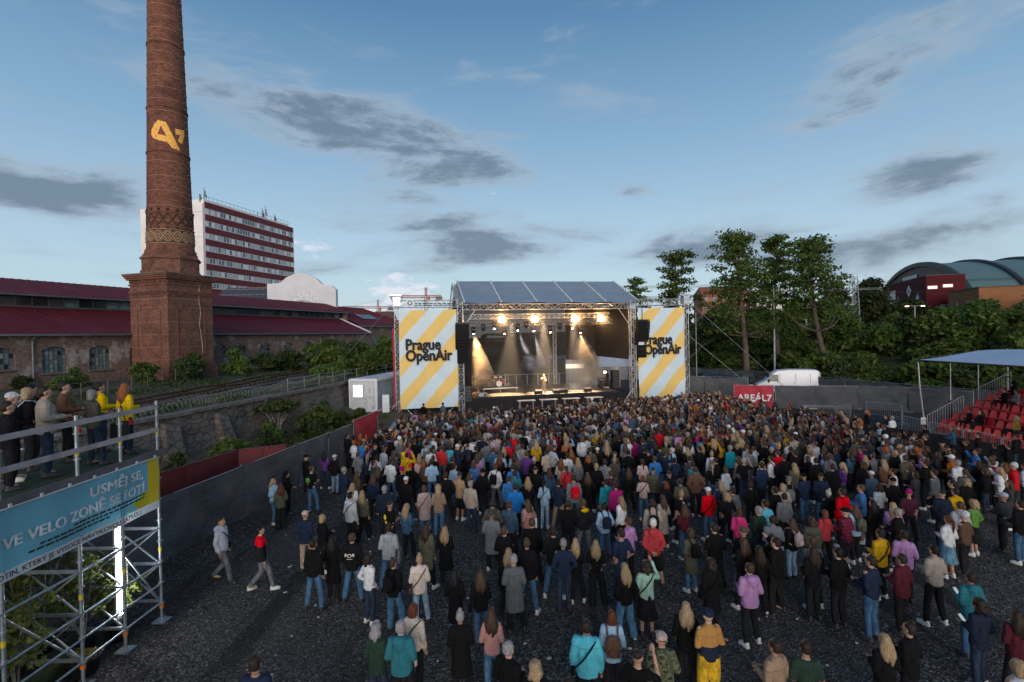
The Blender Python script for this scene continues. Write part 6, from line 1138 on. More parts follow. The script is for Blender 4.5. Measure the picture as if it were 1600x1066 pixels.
PEOPLE = [
(0.75,7.49,1.65,15,2,0,2,3,0,0,0,0),
(0.26,7.80,1.71,0,0,0,5,5,1,0,0,0),
(-0.15,8.17,1.79,0,0,0,0,6,1,0,0,0),
(1.88,8.00,1.73,0,3,0,6,3,3,0,0,0),
(2.37,8.39,1.76,34,1,0,7,23,0,0,0,0),
(1.18,8.72,1.81,15,0,0,0,3,0,2,0,0),
(-4.06,7.86,1.83,1,3,1,0,3,1,4,0,0),
(-2.03,8.85,1.79,14,1,0,0,6,0,4,0,0),
(4.11,8.14,1.76,8,2,0,0,3,1,0,0,0),
(1.70,9.18,1.72,16,0,0,2,2,0,1,9,0),
(-2.50,9.01,1.66,11,0,1,5,6,0,0,0,0),
(4.61,8.15,1.72,11,3,0,0,3,1,0,0,0),
(-1.05,9.33,1.69,0,5,0,4,6,0,0,0,0),
(-0.48,9.42,1.67,24,2,2,1,1,0,0,0,0),
(3.39,9.04,1.78,31,2,10,7,1,1,0,0,0),
(-1.95,9.57,1.71,6,2,0,2,2,0,2,0,0),
(3.14,9.47,1.69,0,0,0,1,5,1,0,0,0),
(6.10,8.47,1.62,0,0,0,1,5,1,0,0,0),
(7.49,7.63,1.70,4,2,2,2,5,1,0,0,0),
(6.63,8.62,1.71,0,0,0,4,3,1,5,0,0),
(-0.79,11.01,1.64,0,0,2,1,1,0,2,0,0),
(-1.34,11.11,1.65,0,5,2,1,0,0,0,0,0),
(2.35,11.11,1.70,0,0,6,1,5,2,0,0,0),
(-0.06,11.43,1.80,3,5,0,0,6,0,0,0,0),
(2.86,11.24,1.68,13,2,11,5,3,3,2,0,0),
(4.94,10.81,1.78,28,1,0,0,1,1,0,0,0),
(-2.25,11.81,1.67,6,0,3,4,5,1,2,0,0),
(-2.82,11.69,1.64,0,0,6,4,1,0,1,0,0),
(-0.18,12.04,1.68,0,0,0,1,5,0,2,0,0),
(4.30,11.26,1.70,0,5,0,5,3,0,2,0,0),
(0.26,12.28,1.81,0,4,2,0,1,0,0,0,0),
(1.14,12.31,1.78,1,2,1,0,6,2,0,0,0),
(-3.46,11.96,1.65,5,2,1,5,3,0,0,0,0),
(8.51,9.38,1.69,1,0,1,5,3,1,5,0,0),
(1.96,12.52,1.64,0,3,7,1,5,1,0,0,0),
(8.89,9.06,1.65,29,0,0,1,3,0,0,0,0),
(1.48,12.68,1.63,0,0,0,1,5,0,0,0,0),
(0.96,12.96,1.81,0,0,2,0,3,0,0,0,0),
(2.63,12.74,1.82,1,3,1,0,3,2,0,0,0),
(-0.29,13.13,1.79,0,0,0,0,1,1,0,0,0),
(5.65,11.86,1.70,0,0,0,1,3,0,0,0,0),
(7.62,10.96,1.82,1,2,2,0,3,1,0,0,0),
(6.12,12.01,1.82,0,0,0,0,3,3,0,0,0),
(5.51,12.34,1.69,0,0,0,1,1,0,0,0,0),
(7.23,11.45,1.79,0,0,0,0,0,0,0,0,0),
(-5.01,12.61,1.76,0,1,2,0,3,0,0,0,0),
(6.83,11.74,1.72,0,0,0,1,3,1,0,0,0),
(-4.16,12.95,1.76,0,0,2,0,1,2,0,0,0),
(0.44,13.65,1.80,0,0,0,0,1,0,0,0,0),
(-1.89,13.65,1.63,0,5,0,1,5,1,0,0,0),
(-4.66,12.97,1.69,0,5,0,1,0,1,0,0,0),
(9.18,10.30,1.74,14,1,2,0,3,1,5,0,0),
(2.98,13.50,1.83,28,1,0,0,1,0,0,0,0),
(3.61,13.39,1.83,19,1,8,0,7,4,0,0,0),
(-2.38,13.67,1.71,10,5,0,1,3,0,0,0,0),
(4.50,13.14,1.65,10,5,2,2,1,0,1,0,0),
(-3.36,13.49,1.79,4,1,2,0,3,0,3,3,0),
(8.42,11.14,1.76,29,0,0,0,3,0,0,0,0),
(6.25,12.50,1.71,0,0,0,1,3,0,0,0,0),
(5.08,13.03,1.80,0,2,0,0,3,1,0,0,0),
(7.08,12.18,1.76,3,1,0,0,1,0,1,0,0),
(5.77,12.91,1.73,0,1,4,7,10,1,0,0,0),
(-0.68,14.55,1.71,3,5,0,7,2,0,0,0,0),
(9.40,11.47,1.81,7,2,0,0,0,1,0,0,0),
(6.83,13.55,1.78,3,0,0,0,3,1,0,0,0),
(-0.18,15.23,1.75,17,0,0,0,1,0,2,0,0),
(1.56,15.16,1.77,0,0,0,0,3,0,0,0,0),
(-0.68,15.23,1.81,10,1,0,0,3,0,0,0,0),
(-6.83,13.63,1.73,32,0,4,0,0,5,0,0,0),
(2.64,15.18,1.66,16,0,2,4,0,0,1,1,0),
(4.01,14.88,1.83,7,0,0,0,3,0,1,0,0),
(2.04,15.30,1.75,33,1,4,0,1,0,0,0,0),
(9.02,12.63,1.73,22,0,0,0,3,1,2,0,0),
(7.42,13.73,1.64,0,0,3,1,1,1,1,23,0),
(9.50,12.47,1.75,28,0,0,0,3,1,0,0,0),
(-3.26,15.35,1.71,17,0,0,1,5,0,0,0,0),
(-5.56,14.71,1.65,0,0,0,2,5,1,0,0,0),
(7.90,13.60,1.71,10,4,0,2,1,0,0,0,0),
(6.32,14.42,1.71,25,1,4,2,1,0,0,0,0),
(0.37,15.75,1.62,24,4,0,1,1,0,3,5,0),
(6.80,14.26,1.79,11,0,1,0,6,1,0,0,0),
(4.97,15.02,1.64,29,2,2,1,1,3,0,0,0),
(-6.06,14.71,1.76,1,0,5,7,23,1,0,0,0),
(-3.80,15.47,1.76,0,3,0,6,3,1,0,0,0),
(3.28,15.85,1.64,5,0,0,1,5,0,0,0,0),
(7.20,14.70,1.83,15,4,0,0,3,0,0,0,0),
(-8.19,14.18,1.80,4,1,4,0,3,5,2,0,1),
(4.55,15.74,1.70,7,5,1,1,1,0,0,0,0),
(8.68,14.31,1.64,19,1,0,2,2,0,0,0,0),
(9.10,14.06,1.78,35,0,9,7,0,1,0,0,0),
(0.01,16.80,1.83,18,0,0,0,3,0,0,0,0),
(-5.23,16.23,1.83,4,1,0,0,0,0,2,0,0),
(5.28,16.24,1.65,0,3,0,4,5,0,0,0,0),
(6.56,15.82,1.71,0,3,0,5,5,0,0,0,0),
(-2.55,17.00,1.78,8,1,2,9,1,0,0,0,0),
(3.34,16.90,1.78,26,0,0,0,3,0,0,0,0),
(-5.01,16.75,1.71,10,2,7,1,5,5,0,0,0),
(9.68,14.56,1.70,16,0,0,1,1,0,1,10,0),
(6.19,16.36,1.71,19,0,2,7,5,0,2,0,0),
(-1.51,17.43,1.77,7,0,1,0,6,0,0,0,0),
(10.50,14.03,1.74,0,0,0,0,6,1,0,0,0),
(-4.35,17.01,1.79,1,0,0,0,6,5,0,0,0),
(1.49,17.50,1.73,1,1,5,0,3,0,0,0,0),
(8.20,15.55,1.74,3,2,0,0,3,0,0,0,0),
(6.91,16.19,1.74,3,1,0,0,3,0,0,0,0),
(3.10,17.34,1.77,14,1,0,0,0,0,0,0,0),
(-3.09,17.35,1.68,23,5,2,2,1,0,2,0,0),
(1.02,17.67,1.67,16,0,3,3,0,0,2,0,0),
(2.04,17.71,1.84,3,0,4,0,3,0,1,19,0),
(11.54,13.61,1.67,5,2,12,3,2,1,0,0,0),
(-0.20,17.96,1.77,18,0,1,0,1,0,0,0,0),
(5.09,17.24,1.67,0,0,0,5,2,0,0,0,0),
(0.46,18.01,1.70,0,2,0,1,5,0,0,0,0),
(8.21,16.13,1.76,0,0,0,0,3,0,0,0,0),
(10.81,14.61,1.71,28,0,0,1,5,1,0,0,0),
(12.03,13.66,1.74,9,2,0,8,5,0,0,0,0),
(5.64,17.36,1.72,10,0,0,0,3,0,0,0,0),
(10.51,15.01,1.65,0,0,0,1,0,0,0,0,0),
(3.42,18.12,1.84,30,2,0,0,1,0,0,0,0),
(-3.86,18.13,1.76,0,0,0,7,5,1,0,0,0),
(10.04,15.65,1.82,19,1,0,0,3,0,0,0,0),
(6.97,17.30,1.64,1,2,0,1,5,0,1,3,0),
(-2.50,18.51,1.78,0,0,0,0,3,0,0,0,0),
(-0.00,18.70,1.75,14,0,0,0,3,0,0,0,0),
(-2.01,18.60,1.75,8,0,8,7,2,0,0,0,0),
(2.64,18.55,1.67,0,0,0,1,1,0,0,0,0),
(4.58,18.23,1.62,23,2,2,2,2,0,2,0,0),
(-5.69,17.92,1.63,5,1,0,1,5,0,0,0,0),
(7.89,17.07,1.63,0,0,0,4,3,1,0,0,0),
(8.77,16.72,1.68,7,0,0,2,5,0,0,0,0),
(0.77,18.89,1.83,0,0,0,6,3,0,0,0,0),
(5.49,18.10,1.80,0,0,0,6,3,0,0,0,0),
(9.90,16.13,1.62,0,2,1,4,7,0,2,0,0),
(12.49,14.33,1.79,4,1,0,0,1,0,0,0,0),
(-1.66,18.96,1.64,0,2,0,1,1,1,0,0,0),
(-1.19,19.13,1.70,0,0,0,8,0,0,0,0,0),
(10.83,15.97,1.82,18,0,5,0,1,1,0,0,0),
(3.07,19.18,1.84,0,0,0,0,5,0,0,0,0),
(-0.06,19.45,1.80,18,4,0,4,3,1,0,0,0),
(1.31,19.42,1.63,17,0,0,1,1,0,0,0,0),
(-5.19,18.78,1.71,1,4,0,1,1,1,0,0,0),
(5.10,18.82,1.74,10,4,1,6,3,0,0,0,0),
(4.26,19.08,1.66,0,0,0,1,1,0,0,0,0),
(9.25,17.23,1.74,0,0,0,8,3,0,1,3,0),
(6.55,18.51,1.82,9,0,0,0,1,2,0,0,0),
(-0.74,19.64,1.78,5,1,4,0,1,0,1,0,0),
(1.99,19.65,1.64,19,0,0,3,1,0,1,19,0),
(-4.26,19.31,1.78,0,0,0,8,26,0,0,0,0),
(-8.30,18.05,1.63,10,0,7,1,2,1,0,0,2),
(12.19,15.79,1.69,30,3,0,8,26,0,0,0,0),
(-2.33,19.84,1.76,16,0,2,0,3,0,0,0,0),
(12.85,15.35,1.81,1,0,1,6,3,1,0,0,0),
(13.38,14.90,1.65,12,2,11,5,5,0,0,0,0),
(14.17,14.31,1.80,0,0,2,0,3,1,0,0,0),
(3.53,19.91,1.80,3,0,0,0,3,0,0,0,0),
(-5.98,19.43,1.64,9,0,0,1,1,0,0,0,0),
(10.04,17.71,1.72,1,0,2,7,0,1,0,0,0),
(-5.24,19.69,1.72,0,0,0,1,1,0,0,0,0),
(10.49,17.49,1.79,1,4,2,6,3,0,0,0,0),
(1.87,20.34,1.75,7,0,1,1,2,1,0,0,0),
(11.88,16.66,1.63,4,3,0,5,3,0,0,0,0),
(-6.48,19.43,1.82,1,0,1,0,6,1,0,0,0),
(0.13,20.54,1.75,1,1,1,1,1,1,0,0,0),
(-1.62,20.49,1.67,18,2,0,5,1,1,0,0,0),
(7.85,19.00,1.65,4,1,0,2,1,0,0,0,0),
(-4.11,20.19,1.69,0,0,0,8,19,0,0,0,0),
(-8.81,18.65,1.64,16,0,2,1,5,0,0,0,1),
(2.55,20.60,1.72,3,0,0,1,5,0,0,0,0),
(6.85,19.63,1.71,14,0,4,4,3,2,0,0,0),
(13.59,15.75,1.72,22,0,1,0,3,1,0,0,0),
(-3.34,20.58,1.78,16,2,2,0,3,0,0,0,0),
(0.82,20.86,1.69,0,0,0,8,23,0,0,0,0),
(9.10,18.82,1.84,1,0,0,0,3,0,0,0,0),
(14.46,15.10,1.76,2,0,0,7,4,1,4,0,0),
(-2.52,20.80,1.81,0,0,0,0,3,1,2,0,0),
(7.58,19.58,1.63,0,3,2,3,5,1,0,0,0),
(-0.62,21.02,1.80,0,2,0,1,2,1,0,0,0),
(-5.59,20.31,1.83,11,0,0,0,3,0,0,0,0),
(12.57,16.96,1.73,0,2,0,7,0,1,0,0,0),
(5.14,20.50,1.63,23,0,0,3,1,0,0,0,0),
(4.07,20.78,1.65,10,5,0,0,6,1,0,0,0),
(-7.83,19.68,1.83,0,3,2,0,1,1,0,0,0),
(3.05,21.00,1.66,0,0,0,5,4,0,0,0,0),
(-3.69,20.92,1.64,9,0,0,5,4,0,0,0,0),
(-8.68,19.42,1.70,0,1,0,9,0,1,0,0,1),
(5.64,20.52,1.74,18,0,0,0,1,0,0,0,0),
(6.38,20.36,1.70,1,2,2,0,0,2,1,1,0),
(-5.03,20.74,1.79,5,0,2,0,3,1,0,0,0),
(0.51,21.39,1.84,27,0,0,0,1,0,0,0,0),
(13.93,16.26,1.82,0,0,0,0,3,1,0,0,0),
(8.85,19.69,1.82,0,3,1,0,6,3,0,0,0),
(-0.59,21.59,1.81,16,0,1,0,1,1,0,0,0),
(-1.55,21.57,1.75,28,4,0,1,1,1,0,0,0),
(7.94,20.20,1.69,0,0,2,0,3,1,0,0,0),
(12.47,17.84,1.72,17,0,0,7,5,1,0,0,0),
(2.25,21.66,1.65,5,0,5,0,3,1,0,0,0),
(11.51,18.50,1.82,0,4,0,0,3,0,0,0,0),
(10.49,19.16,1.71,10,0,0,1,5,1,0,0,0),
(7.08,20.67,1.67,2,2,0,0,3,0,0,0,0),
(1.38,21.82,1.81,7,1,1,0,3,1,0,0,0),
(4.23,21.47,1.74,10,1,4,6,1,0,0,0,0),
(-0.00,21.90,1.68,16,0,1,1,3,3,0,0,0),
(-3.43,21.66,1.68,0,4,0,0,1,1,0,0,0),
(9.57,19.75,1.65,3,0,2,1,5,1,0,0,0),
(0.57,21.97,1.66,18,0,1,0,1,1,0,0,0),
(-1.96,22.03,1.68,0,5,0,1,0,0,0,0,0),
(6.28,21.34,1.73,1,1,2,0,3,3,0,0,0),
(4.87,21.73,1.73,0,2,1,0,0,0,0,0,0),
(-4.58,21.80,1.79,22,0,1,0,3,3,2,0,0),
(-5.13,21.69,1.79,2,1,0,2,1,1,1,0,0),
(-5.85,21.55,1.76,4,1,1,0,0,1,1,3,0),
(3.30,22.09,1.80,10,0,0,0,3,0,0,0,0),
(-1.49,22.30,1.65,16,0,0,1,1,0,0,0,0),
(13.33,17.98,1.75,5,3,0,0,3,1,0,0,0),
(-4.10,22.06,1.67,23,2,1,1,5,0,0,0,0),
(9.04,20.59,1.66,7,0,0,1,1,0,0,0,0),
(-0.91,22.52,1.78,17,0,1,0,1,0,0,0,0),
(2.50,22.41,1.64,9,0,0,1,4,0,0,0,0),
(5.74,21.86,1.67,0,0,0,6,3,1,1,0,0),
(10.19,20.27,1.72,5,2,0,0,3,0,1,0,0),
(14.41,17.53,1.82,3,2,0,0,3,0,0,0,0),
(1.65,22.65,1.75,4,1,0,0,1,0,0,0,0),
(12.27,19.11,1.71,27,2,1,1,5,1,0,0,0),
(15.06,17.02,1.63,0,0,0,5,5,1,0,0,0),
(14.07,17.91,1.66,2,5,0,2,3,3,0,0,0),
(-6.29,21.90,1.71,1,2,0,3,5,1,0,0,0),
(8.22,21.27,1.70,5,1,0,4,5,0,1,3,0),
(11.61,19.66,1.76,0,0,0,0,3,0,0,0,0),
(10.68,20.21,1.79,0,0,0,0,3,0,0,0,0),
(3.68,22.58,1.67,0,0,2,7,5,2,0,0,0),
(-1.71,22.84,1.79,0,0,2,0,3,1,0,0,0),
(-0.46,22.90,1.72,0,1,0,1,5,2,0,0,0),
(12.97,18.96,1.74,0,0,2,5,1,0,0,0,0),
(-3.70,22.70,1.77,5,0,0,0,3,1,0,0,0),
(6.80,22.00,1.73,16,2,0,0,7,0,0,0,0),
(0.38,23.14,1.77,7,0,0,0,3,1,0,0,0),
(5.71,22.44,1.66,0,0,1,0,0,2,0,0,0),
(2.34,23.08,1.65,0,0,0,5,4,0,0,0,0),
(-5.35,22.64,1.70,3,1,0,0,1,1,0,0,0),
(4.14,22.89,1.68,0,0,0,1,5,0,0,0,0),
(16.20,16.75,1.63,2,0,0,1,1,1,0,0,0),
(-2.56,23.18,1.81,1,1,0,7,5,3,0,0,0),
(-7.74,22.00,1.71,0,0,3,7,5,0,0,0,0),
(-6.82,22.32,1.73,3,1,1,0,1,0,0,0,0),
(-3.29,23.11,1.80,19,2,4,0,1,0,0,0,0),
(1.84,23.29,1.66,0,0,2,6,3,1,0,0,0),
(11.70,20.36,1.67,0,0,0,2,1,0,0,0,0),
(-0.32,23.51,1.82,19,4,0,4,3,0,0,0,0),
(6.47,22.65,1.63,1,0,2,7,0,0,0,0,0),
(8.03,22.15,1.73,0,4,0,0,3,0,0,0,0),
(-4.93,23.07,1.76,21,1,2,0,1,0,0,0,0),
(7.59,22.40,1.64,0,0,0,1,5,0,1,9,0),
(9.20,21.79,1.84,14,0,1,0,6,0,0,0,0),
(1.03,23.67,1.81,22,0,0,1,5,1,0,0,0),
(-6.52,22.79,1.77,0,2,0,4,3,1,0,0,0),
(5.05,23.17,1.74,3,0,2,1,1,1,0,0,0),
(9.94,21.54,1.68,3,0,4,0,3,0,0,0,0),
(11.47,20.80,1.79,0,0,0,0,3,0,0,0,0),
(15.72,17.81,1.73,2,0,4,0,1,3,0,0,0),
(-8.98,22.01,1.73,0,0,0,7,0,0,0,0,0),
(10.90,21.13,1.72,19,0,0,0,1,0,0,0,0),
(-2.97,23.66,1.70,15,0,0,2,3,0,1,15,0),
(-5.89,23.11,1.74,4,0,1,0,1,0,0,0,0),
(-1.32,23.82,1.75,3,0,1,0,0,3,0,0,0),
(-2.15,23.78,1.68,1,2,0,6,3,1,0,0,0),
(3.62,23.63,1.70,0,1,2,0,0,1,0,0,0),
(12.62,20.40,1.71,3,1,0,0,1,1,0,0,0),
(-3.73,23.71,1.67,10,2,0,0,3,1,0,0,0),
(2.44,24.02,1.75,20,0,1,1,5,3,1,0,0),
(1.74,24.12,1.77,9,4,2,2,1,1,0,0,0),
(15.18,18.85,1.78,0,0,0,0,3,1,0,0,0),
(14.18,19.63,1.66,9,0,0,1,5,0,0,0,0),
(-4.95,23.72,1.79,25,3,2,0,3,1,0,0,0),
(4.33,23.86,1.71,3,0,0,1,5,1,0,0,0),
(10.93,21.71,1.74,0,0,1,0,6,3,0,0,0),
(7.43,23.15,1.68,0,1,2,1,1,3,0,0,0),
(-0.43,24.32,1.76,1,0,2,0,3,0,0,0,0),
(-8.46,22.82,1.70,27,0,1,1,0,1,0,0,0),
(6.47,23.47,1.65,17,0,1,1,3,0,1,0,0),
(5.95,23.61,1.82,1,0,1,0,3,0,0,0,0),
(8.37,22.89,1.70,0,0,1,1,5,1,0,0,0),
(5.29,23.79,1.79,5,0,2,2,5,3,0,0,0),
(10.12,22.18,1.76,4,1,0,0,1,0,0,0,0),
(-6.43,23.56,1.82,0,0,0,0,3,2,0,0,0),
(-4.15,24.11,1.71,4,0,0,7,0,0,1,3,0),
(-5.96,23.74,1.82,0,0,2,0,3,0,0,0,0),
(-1.22,24.46,1.66,4,0,0,0,0,1,0,0,0),
(1.38,24.53,1.73,1,4,0,1,1,0,0,0,0),
(7.01,23.55,1.65,10,2,0,0,6,3,0,0,0),
(13.93,20.30,1.67,0,0,0,1,5,1,0,0,0),
]
FAR_PEOPLE = [
(-2.6,24.5,7,5,0,1,1,0,0,0,0),
(16.7,18.1,0,0,0,5,1,0,1,0,0),
(2.6,24.6,16,1,0,0,5,0,0,0,0),
(10.5,22.4,4,2,0,0,1,2,0,0,0),
(9.0,23.1,0,0,0,1,5,0,0,0,0),
(-2.1,24.8,5,1,0,0,3,0,0,0,0),
(17.2,18.1,5,1,0,1,5,0,0,0,0),
(7.7,23.8,2,0,0,1,5,0,0,0,0),
(5.3,24.4,16,2,1,0,6,0,0,0,0),
(16.4,18.9,5,0,0,0,6,0,0,0,0),
(5.8,24.5,26,0,0,0,3,0,0,0,0),
(-7.2,24.2,18,0,2,0,3,0,0,0,0),
(17.7,18.1,19,2,0,0,7,0,0,0,0),
(7.3,24.5,0,0,0,5,5,0,0,0,0),
(14.3,21.6,2,0,0,1,1,0,0,0,0),
(13.2,22.4,4,1,3,0,1,3,0,0,0),
(6.8,25.1,1,0,0,0,3,0,0,0,0),
(1.5,26.0,18,4,1,9,3,0,0,0,0),
(17.5,19.3,0,0,0,1,1,0,0,0,0),
(17.1,19.7,0,0,0,6,3,1,0,0,0),
(-7.8,24.9,5,2,2,0,4,0,0,0,0),
(4.2,25.8,22,2,0,1,5,0,0,0,0),
(15.4,21.2,3,1,0,5,4,1,0,0,0),
(14.8,21.8,26,2,0,0,1,0,0,0,0),
(16.4,21.0,35,2,0,0,3,0,0,0,0),
(3.5,26.4,18,0,0,0,3,0,0,0,0),
(14.0,22.9,10,5,0,1,1,0,0,0,0),
(9.4,25.2,19,4,0,0,1,0,0,0,0),
(13.4,23.5,10,4,0,0,3,1,0,0,0),
(16.3,21.6,16,0,0,2,5,0,0,0,0),
(10.3,25.2,0,1,0,7,19,0,0,0,0),
(-8.5,26.1,0,3,4,0,3,2,0,0,0),
(14.4,23.4,0,0,1,0,3,0,0,0,0),
(12.9,24.2,22,0,0,0,1,0,0,0,0),
(18.9,20.8,36,3,4,0,3,1,0,0,0),
(-8.1,27.0,20,0,0,1,4,0,0,0,0),
(15.6,23.9,1,0,2,0,1,1,0,0,0),
(17.1,23.5,5,1,0,8,5,0,0,0,0),
(18.7,22.3,10,0,1,7,0,0,0,0,0),
(7.0,28.4,5,3,0,0,1,0,0,0,0),
(16.3,24.3,0,0,0,1,3,1,0,0,0),
(4.5,29.0,4,1,0,6,3,0,0,0,0),
(16.9,24.0,0,0,0,5,1,0,0,0,0),
(19.9,22.5,0,0,0,0,1,1,0,0,0),
(20.8,22.1,0,0,0,0,3,1,0,0,0),
(18.8,23.9,0,0,0,0,3,3,0,0,0),
(21.2,21.9,0,0,3,0,3,0,0,0,0),
(16.3,26.0,29,0,2,0,3,1,0,0,0),
(2.7,30.8,5,3,0,0,3,0,0,0,0),
(17.8,25.4,5,1,0,3,1,0,0,0,0),
(19.4,25.3,0,0,0,0,3,1,0,0,0),
(21.8,24.0,0,0,0,0,3,0,0,0,0),
(23.0,23.4,0,0,1,0,3,0,0,0,0),
(16.4,28.7,3,1,2,0,3,0,0,0,0),
(21.0,26.1,0,5,0,0,3,0,0,0,0),
(21.8,25.4,17,0,11,1,1,0,0,0,0),
(18.6,28.5,2,0,0,7,2,0,0,0,0),
(21.4,28.9,5,3,0,0,6,0,0,0,0),
(21.5,29.5,1,3,5,0,3,1,0,0,0),
(19.1,31.4,0,0,1,0,1,0,0,0,0),
(19.9,31.1,2,0,0,1,5,0,0,0,0),
(21.5,31.1,0,0,0,1,4,0,0,0,0),
]
SPLIT = 24.62
# ---------------------------------------------------------------- people
BH = 1.745
ARMS = {'a': [((.213,-.035,1.13), (.205,.05,.88))]*2, 'f': [((.222,-.05,1.14), (.065,.25,1.13))]*2, 'k': [((.27,-.10,1.14), (.18,.07,.95))]*2,
        'u': [((.222,-.04,1.14), (.08,.24,1.15)), ((.29,.10,1.31), (.16,.26,1.60))], 'B': [((.24,-.10,1.14), (.06,-.17,.97))]*2, 'm': [((.25,-.03,1.13), (.12,.2,1.1)), ((.27,.06,1.22), (.06,.17,1.47))]}
LEGS = {'stand': [((.105,.02,.5), (.115,-.02,.085))]*2, 'wide': [((.15,.02,.5), (.215,-.02,.085))]*2, 'lean': [((.10,.0,.5), (.10,-.03,.085)), ((.16,.09,.50), (.21,.07,.085))],
        'walk': [((.09,.03,.49), (.10,-.27,.12)), ((.10,.20,.52), (.11,.27,.085))], 'sit': [((.12,.40,.97), (.13,.42,.555))]*2}
def smoothed(m, name, voxel, tris, it=3, rough=0., rs=6., seed=0, stretch=1.):
    """several overlapping forms grown together into one continuous skin"""
    me = m.mesh(name); o = bpy.data.objects.new(name, me); COL.objects.link(o)
    r = o.modifiers.new('r', 'REMESH'); r.mode = 'VOXEL'; r.voxel_size = voxel; s = o.modifiers.new('s', 'SMOOTH'); s.iterations = it; s.factor = .5
    d = o.modifiers.new('d', 'DECIMATE'); d.ratio = 1.; r1 = evaluated(o); n = len(r1.polygons)*2; bpy.data.meshes.remove(r1); d.ratio = min(1., tris/max(1, n)); out = evaluated(o); bpy.data.objects.remove(o); bpy.data.meshes.remove(me)
    if rough:
        for v in out.vertices:
            p = v.co; k = rough*mnoise.noise(Vector((p.x*rs+seed, p.y*rs, p.z*rs*stretch))) + rough*.6*mnoise.noise(Vector((p.x*rs*2.3, p.y*rs*2.3+seed, p.z*rs*2.3*stretch))); v.co = p + v.normal*k
    out.polygons.foreach_set('use_smooth', [True]*len(out.polygons)); out.name = name; out.update(); return out
def limb(m, pts, rr):
    for (a, b, x, y) in zip(pts, pts[1:], rr, rr[1:]): m.tube(a, b, x, y, 10)
    for p, r in zip(pts, rr): m.ell(p, (r, r, r), 10, 6)
def sided(p, s): return Vector((p[0]*s, p[1], p[2]))
def ringed(m, prof, n=16):  # elliptical torso rings (z, rx, ry, y)
    vs = [(rx*cos(2*pi*i/n), y+ry*sin(2*pi*i/n), z) for z, rx, ry, y in prof for i in range(n)]; k = len(prof)
    m.add(vs, [(j*n+i, j*n+(i+1)%n, (j+1)*n+(i+1)%n, (j+1)*n+i) for j in range(k-1) for i in range(n)]+[tuple(range(n))[::-1], tuple(range((k-1)*n, k*n))], 0, True)
# face and head, one mesh reused in every body
def head_mesh(tris):
    m = MB(); m.ell((0,-.005,1.64), (.077,.096,.103), 16, 12); m.ell((0,.028,1.59), (.058,.07,.088), 14, 10); m.ell((0,.06,1.535), (.035,.035,.03), 10, 8); m.ell((0,.1,1.60), (.014,.02,.025), 8, 6); m.ell((0,.086,1.635), (.05,.014,.012), 8, 6)
    for s in (-1, 1): m.ell((s*.079,-.005,1.605), (.012,.024,.032), 8, 6)
    m.tube((0,-.015,1.42), (0,.0,1.58), .055, .05, 10); return smoothed(m, 'head', .0105, tris, 2)
HEAD_HI, HEAD_LO = head_mesh(900), head_mesh(90)
def mesh_arrays(me):
    V = np.empty(len(me.vertices)*3); me.vertices.foreach_get('co', V); fs = [tuple(p.vertices) for p in me.polygons]; return V.reshape(-1, 3), fs
def body_mesh(arm, leg, tris=1500):
    m = MB(); ringed(m, [(.84,.12,.09,0),(.90,.155,.11,0),(.98,.165,.115,0),(1.08,.14,.10,0),(1.2,.15,.105,0),(1.32,.17,.115,0),(1.40,.15,.095,-.005),(1.45,.07,.06,-.01)])
    m.tube((0,-.015,1.40), (0,-.005,1.55), .058, .05, 10)
    for i, s in enumerate((-1, 1)):
        e, w_ = ARMS[arm][i]; limb(m, [(s*.15,0,1.40), sided(e, s), sided(w_, s)], [.058,.043,.029])
        k, an = LEGS[leg][i]; limb(m, [(s*.088,0,.90), sided(k, s), sided(an, s)], [.092,.06,.042]); a = sided(an, s); m.ell((a.x+s*.01, a.y+.055, a.z-.035), (.042,.125,.04), 10, 7)
        w_ = sided(w_, s); e = sided(e, s); d = (w_-e).normalized(); m.ell(w_+d*.055, (.032,.032,.05), 8, 6, mat=d.to_track_quat('Z','Y').to_matrix())
    me = smoothed(m, 'body', .02, tris, 3); out = MB(); V, F = mesh_arrays(me); out.add(V, F, 0, True); V, F = mesh_arrays(HEAD_HI); out.add(V, F, 0, True)
    for s in (-1, 1): out.ell((s*.031,.083,1.617), (.012,.010,.007), 8, 5, 1); out.ell((s*.031,.086,1.639), (.018,.007,.004), 8, 4, 1)
    out.ell((0,.089,1.553), (.022,.008,.006), 8, 5, 2)
    for i, s in enumerate((-1, 1)):   # four fingers and a thumb on each hand
        e, w_ = [sided(p, s) for p in ARMS[arm][i]]; d = (w_-e).normalized(); R = d.to_track_quat('Z', 'Y').to_matrix(); c = w_+d*.085
        for j, L in enumerate((.062,.072,.068,.052)):
            b = c+R @ Vector(((j-1.5)*.017, 0, 0)); k1 = b+d*L*.5+R @ Vector((0,-.006*s,0)); k2 = k1+(d*.7+R @ Vector((0,-.6*s,0)))*L*.5; out.path([b-d*.02, k1, k2], [.0095,.0085,.0065], 6)
        b = w_+d*.035+R @ Vector((.026,0,0)); out.path([b, b+d*.03+R @ Vector((.02,-.01*s,0)), b+d*.058+R @ Vector((.02,-.028*s,0))], [.011,.0095,.007], 6)
    bpy.data.meshes.remove(me); return out
TORSO = {'T': (0, .90, 0), 'S': (.008, .86, 0), 'H': (.018, .84, 1), 'J': (.02, .82, 0), 'P': (.035, .80, 0), 'C': (.024, .52, 0)}
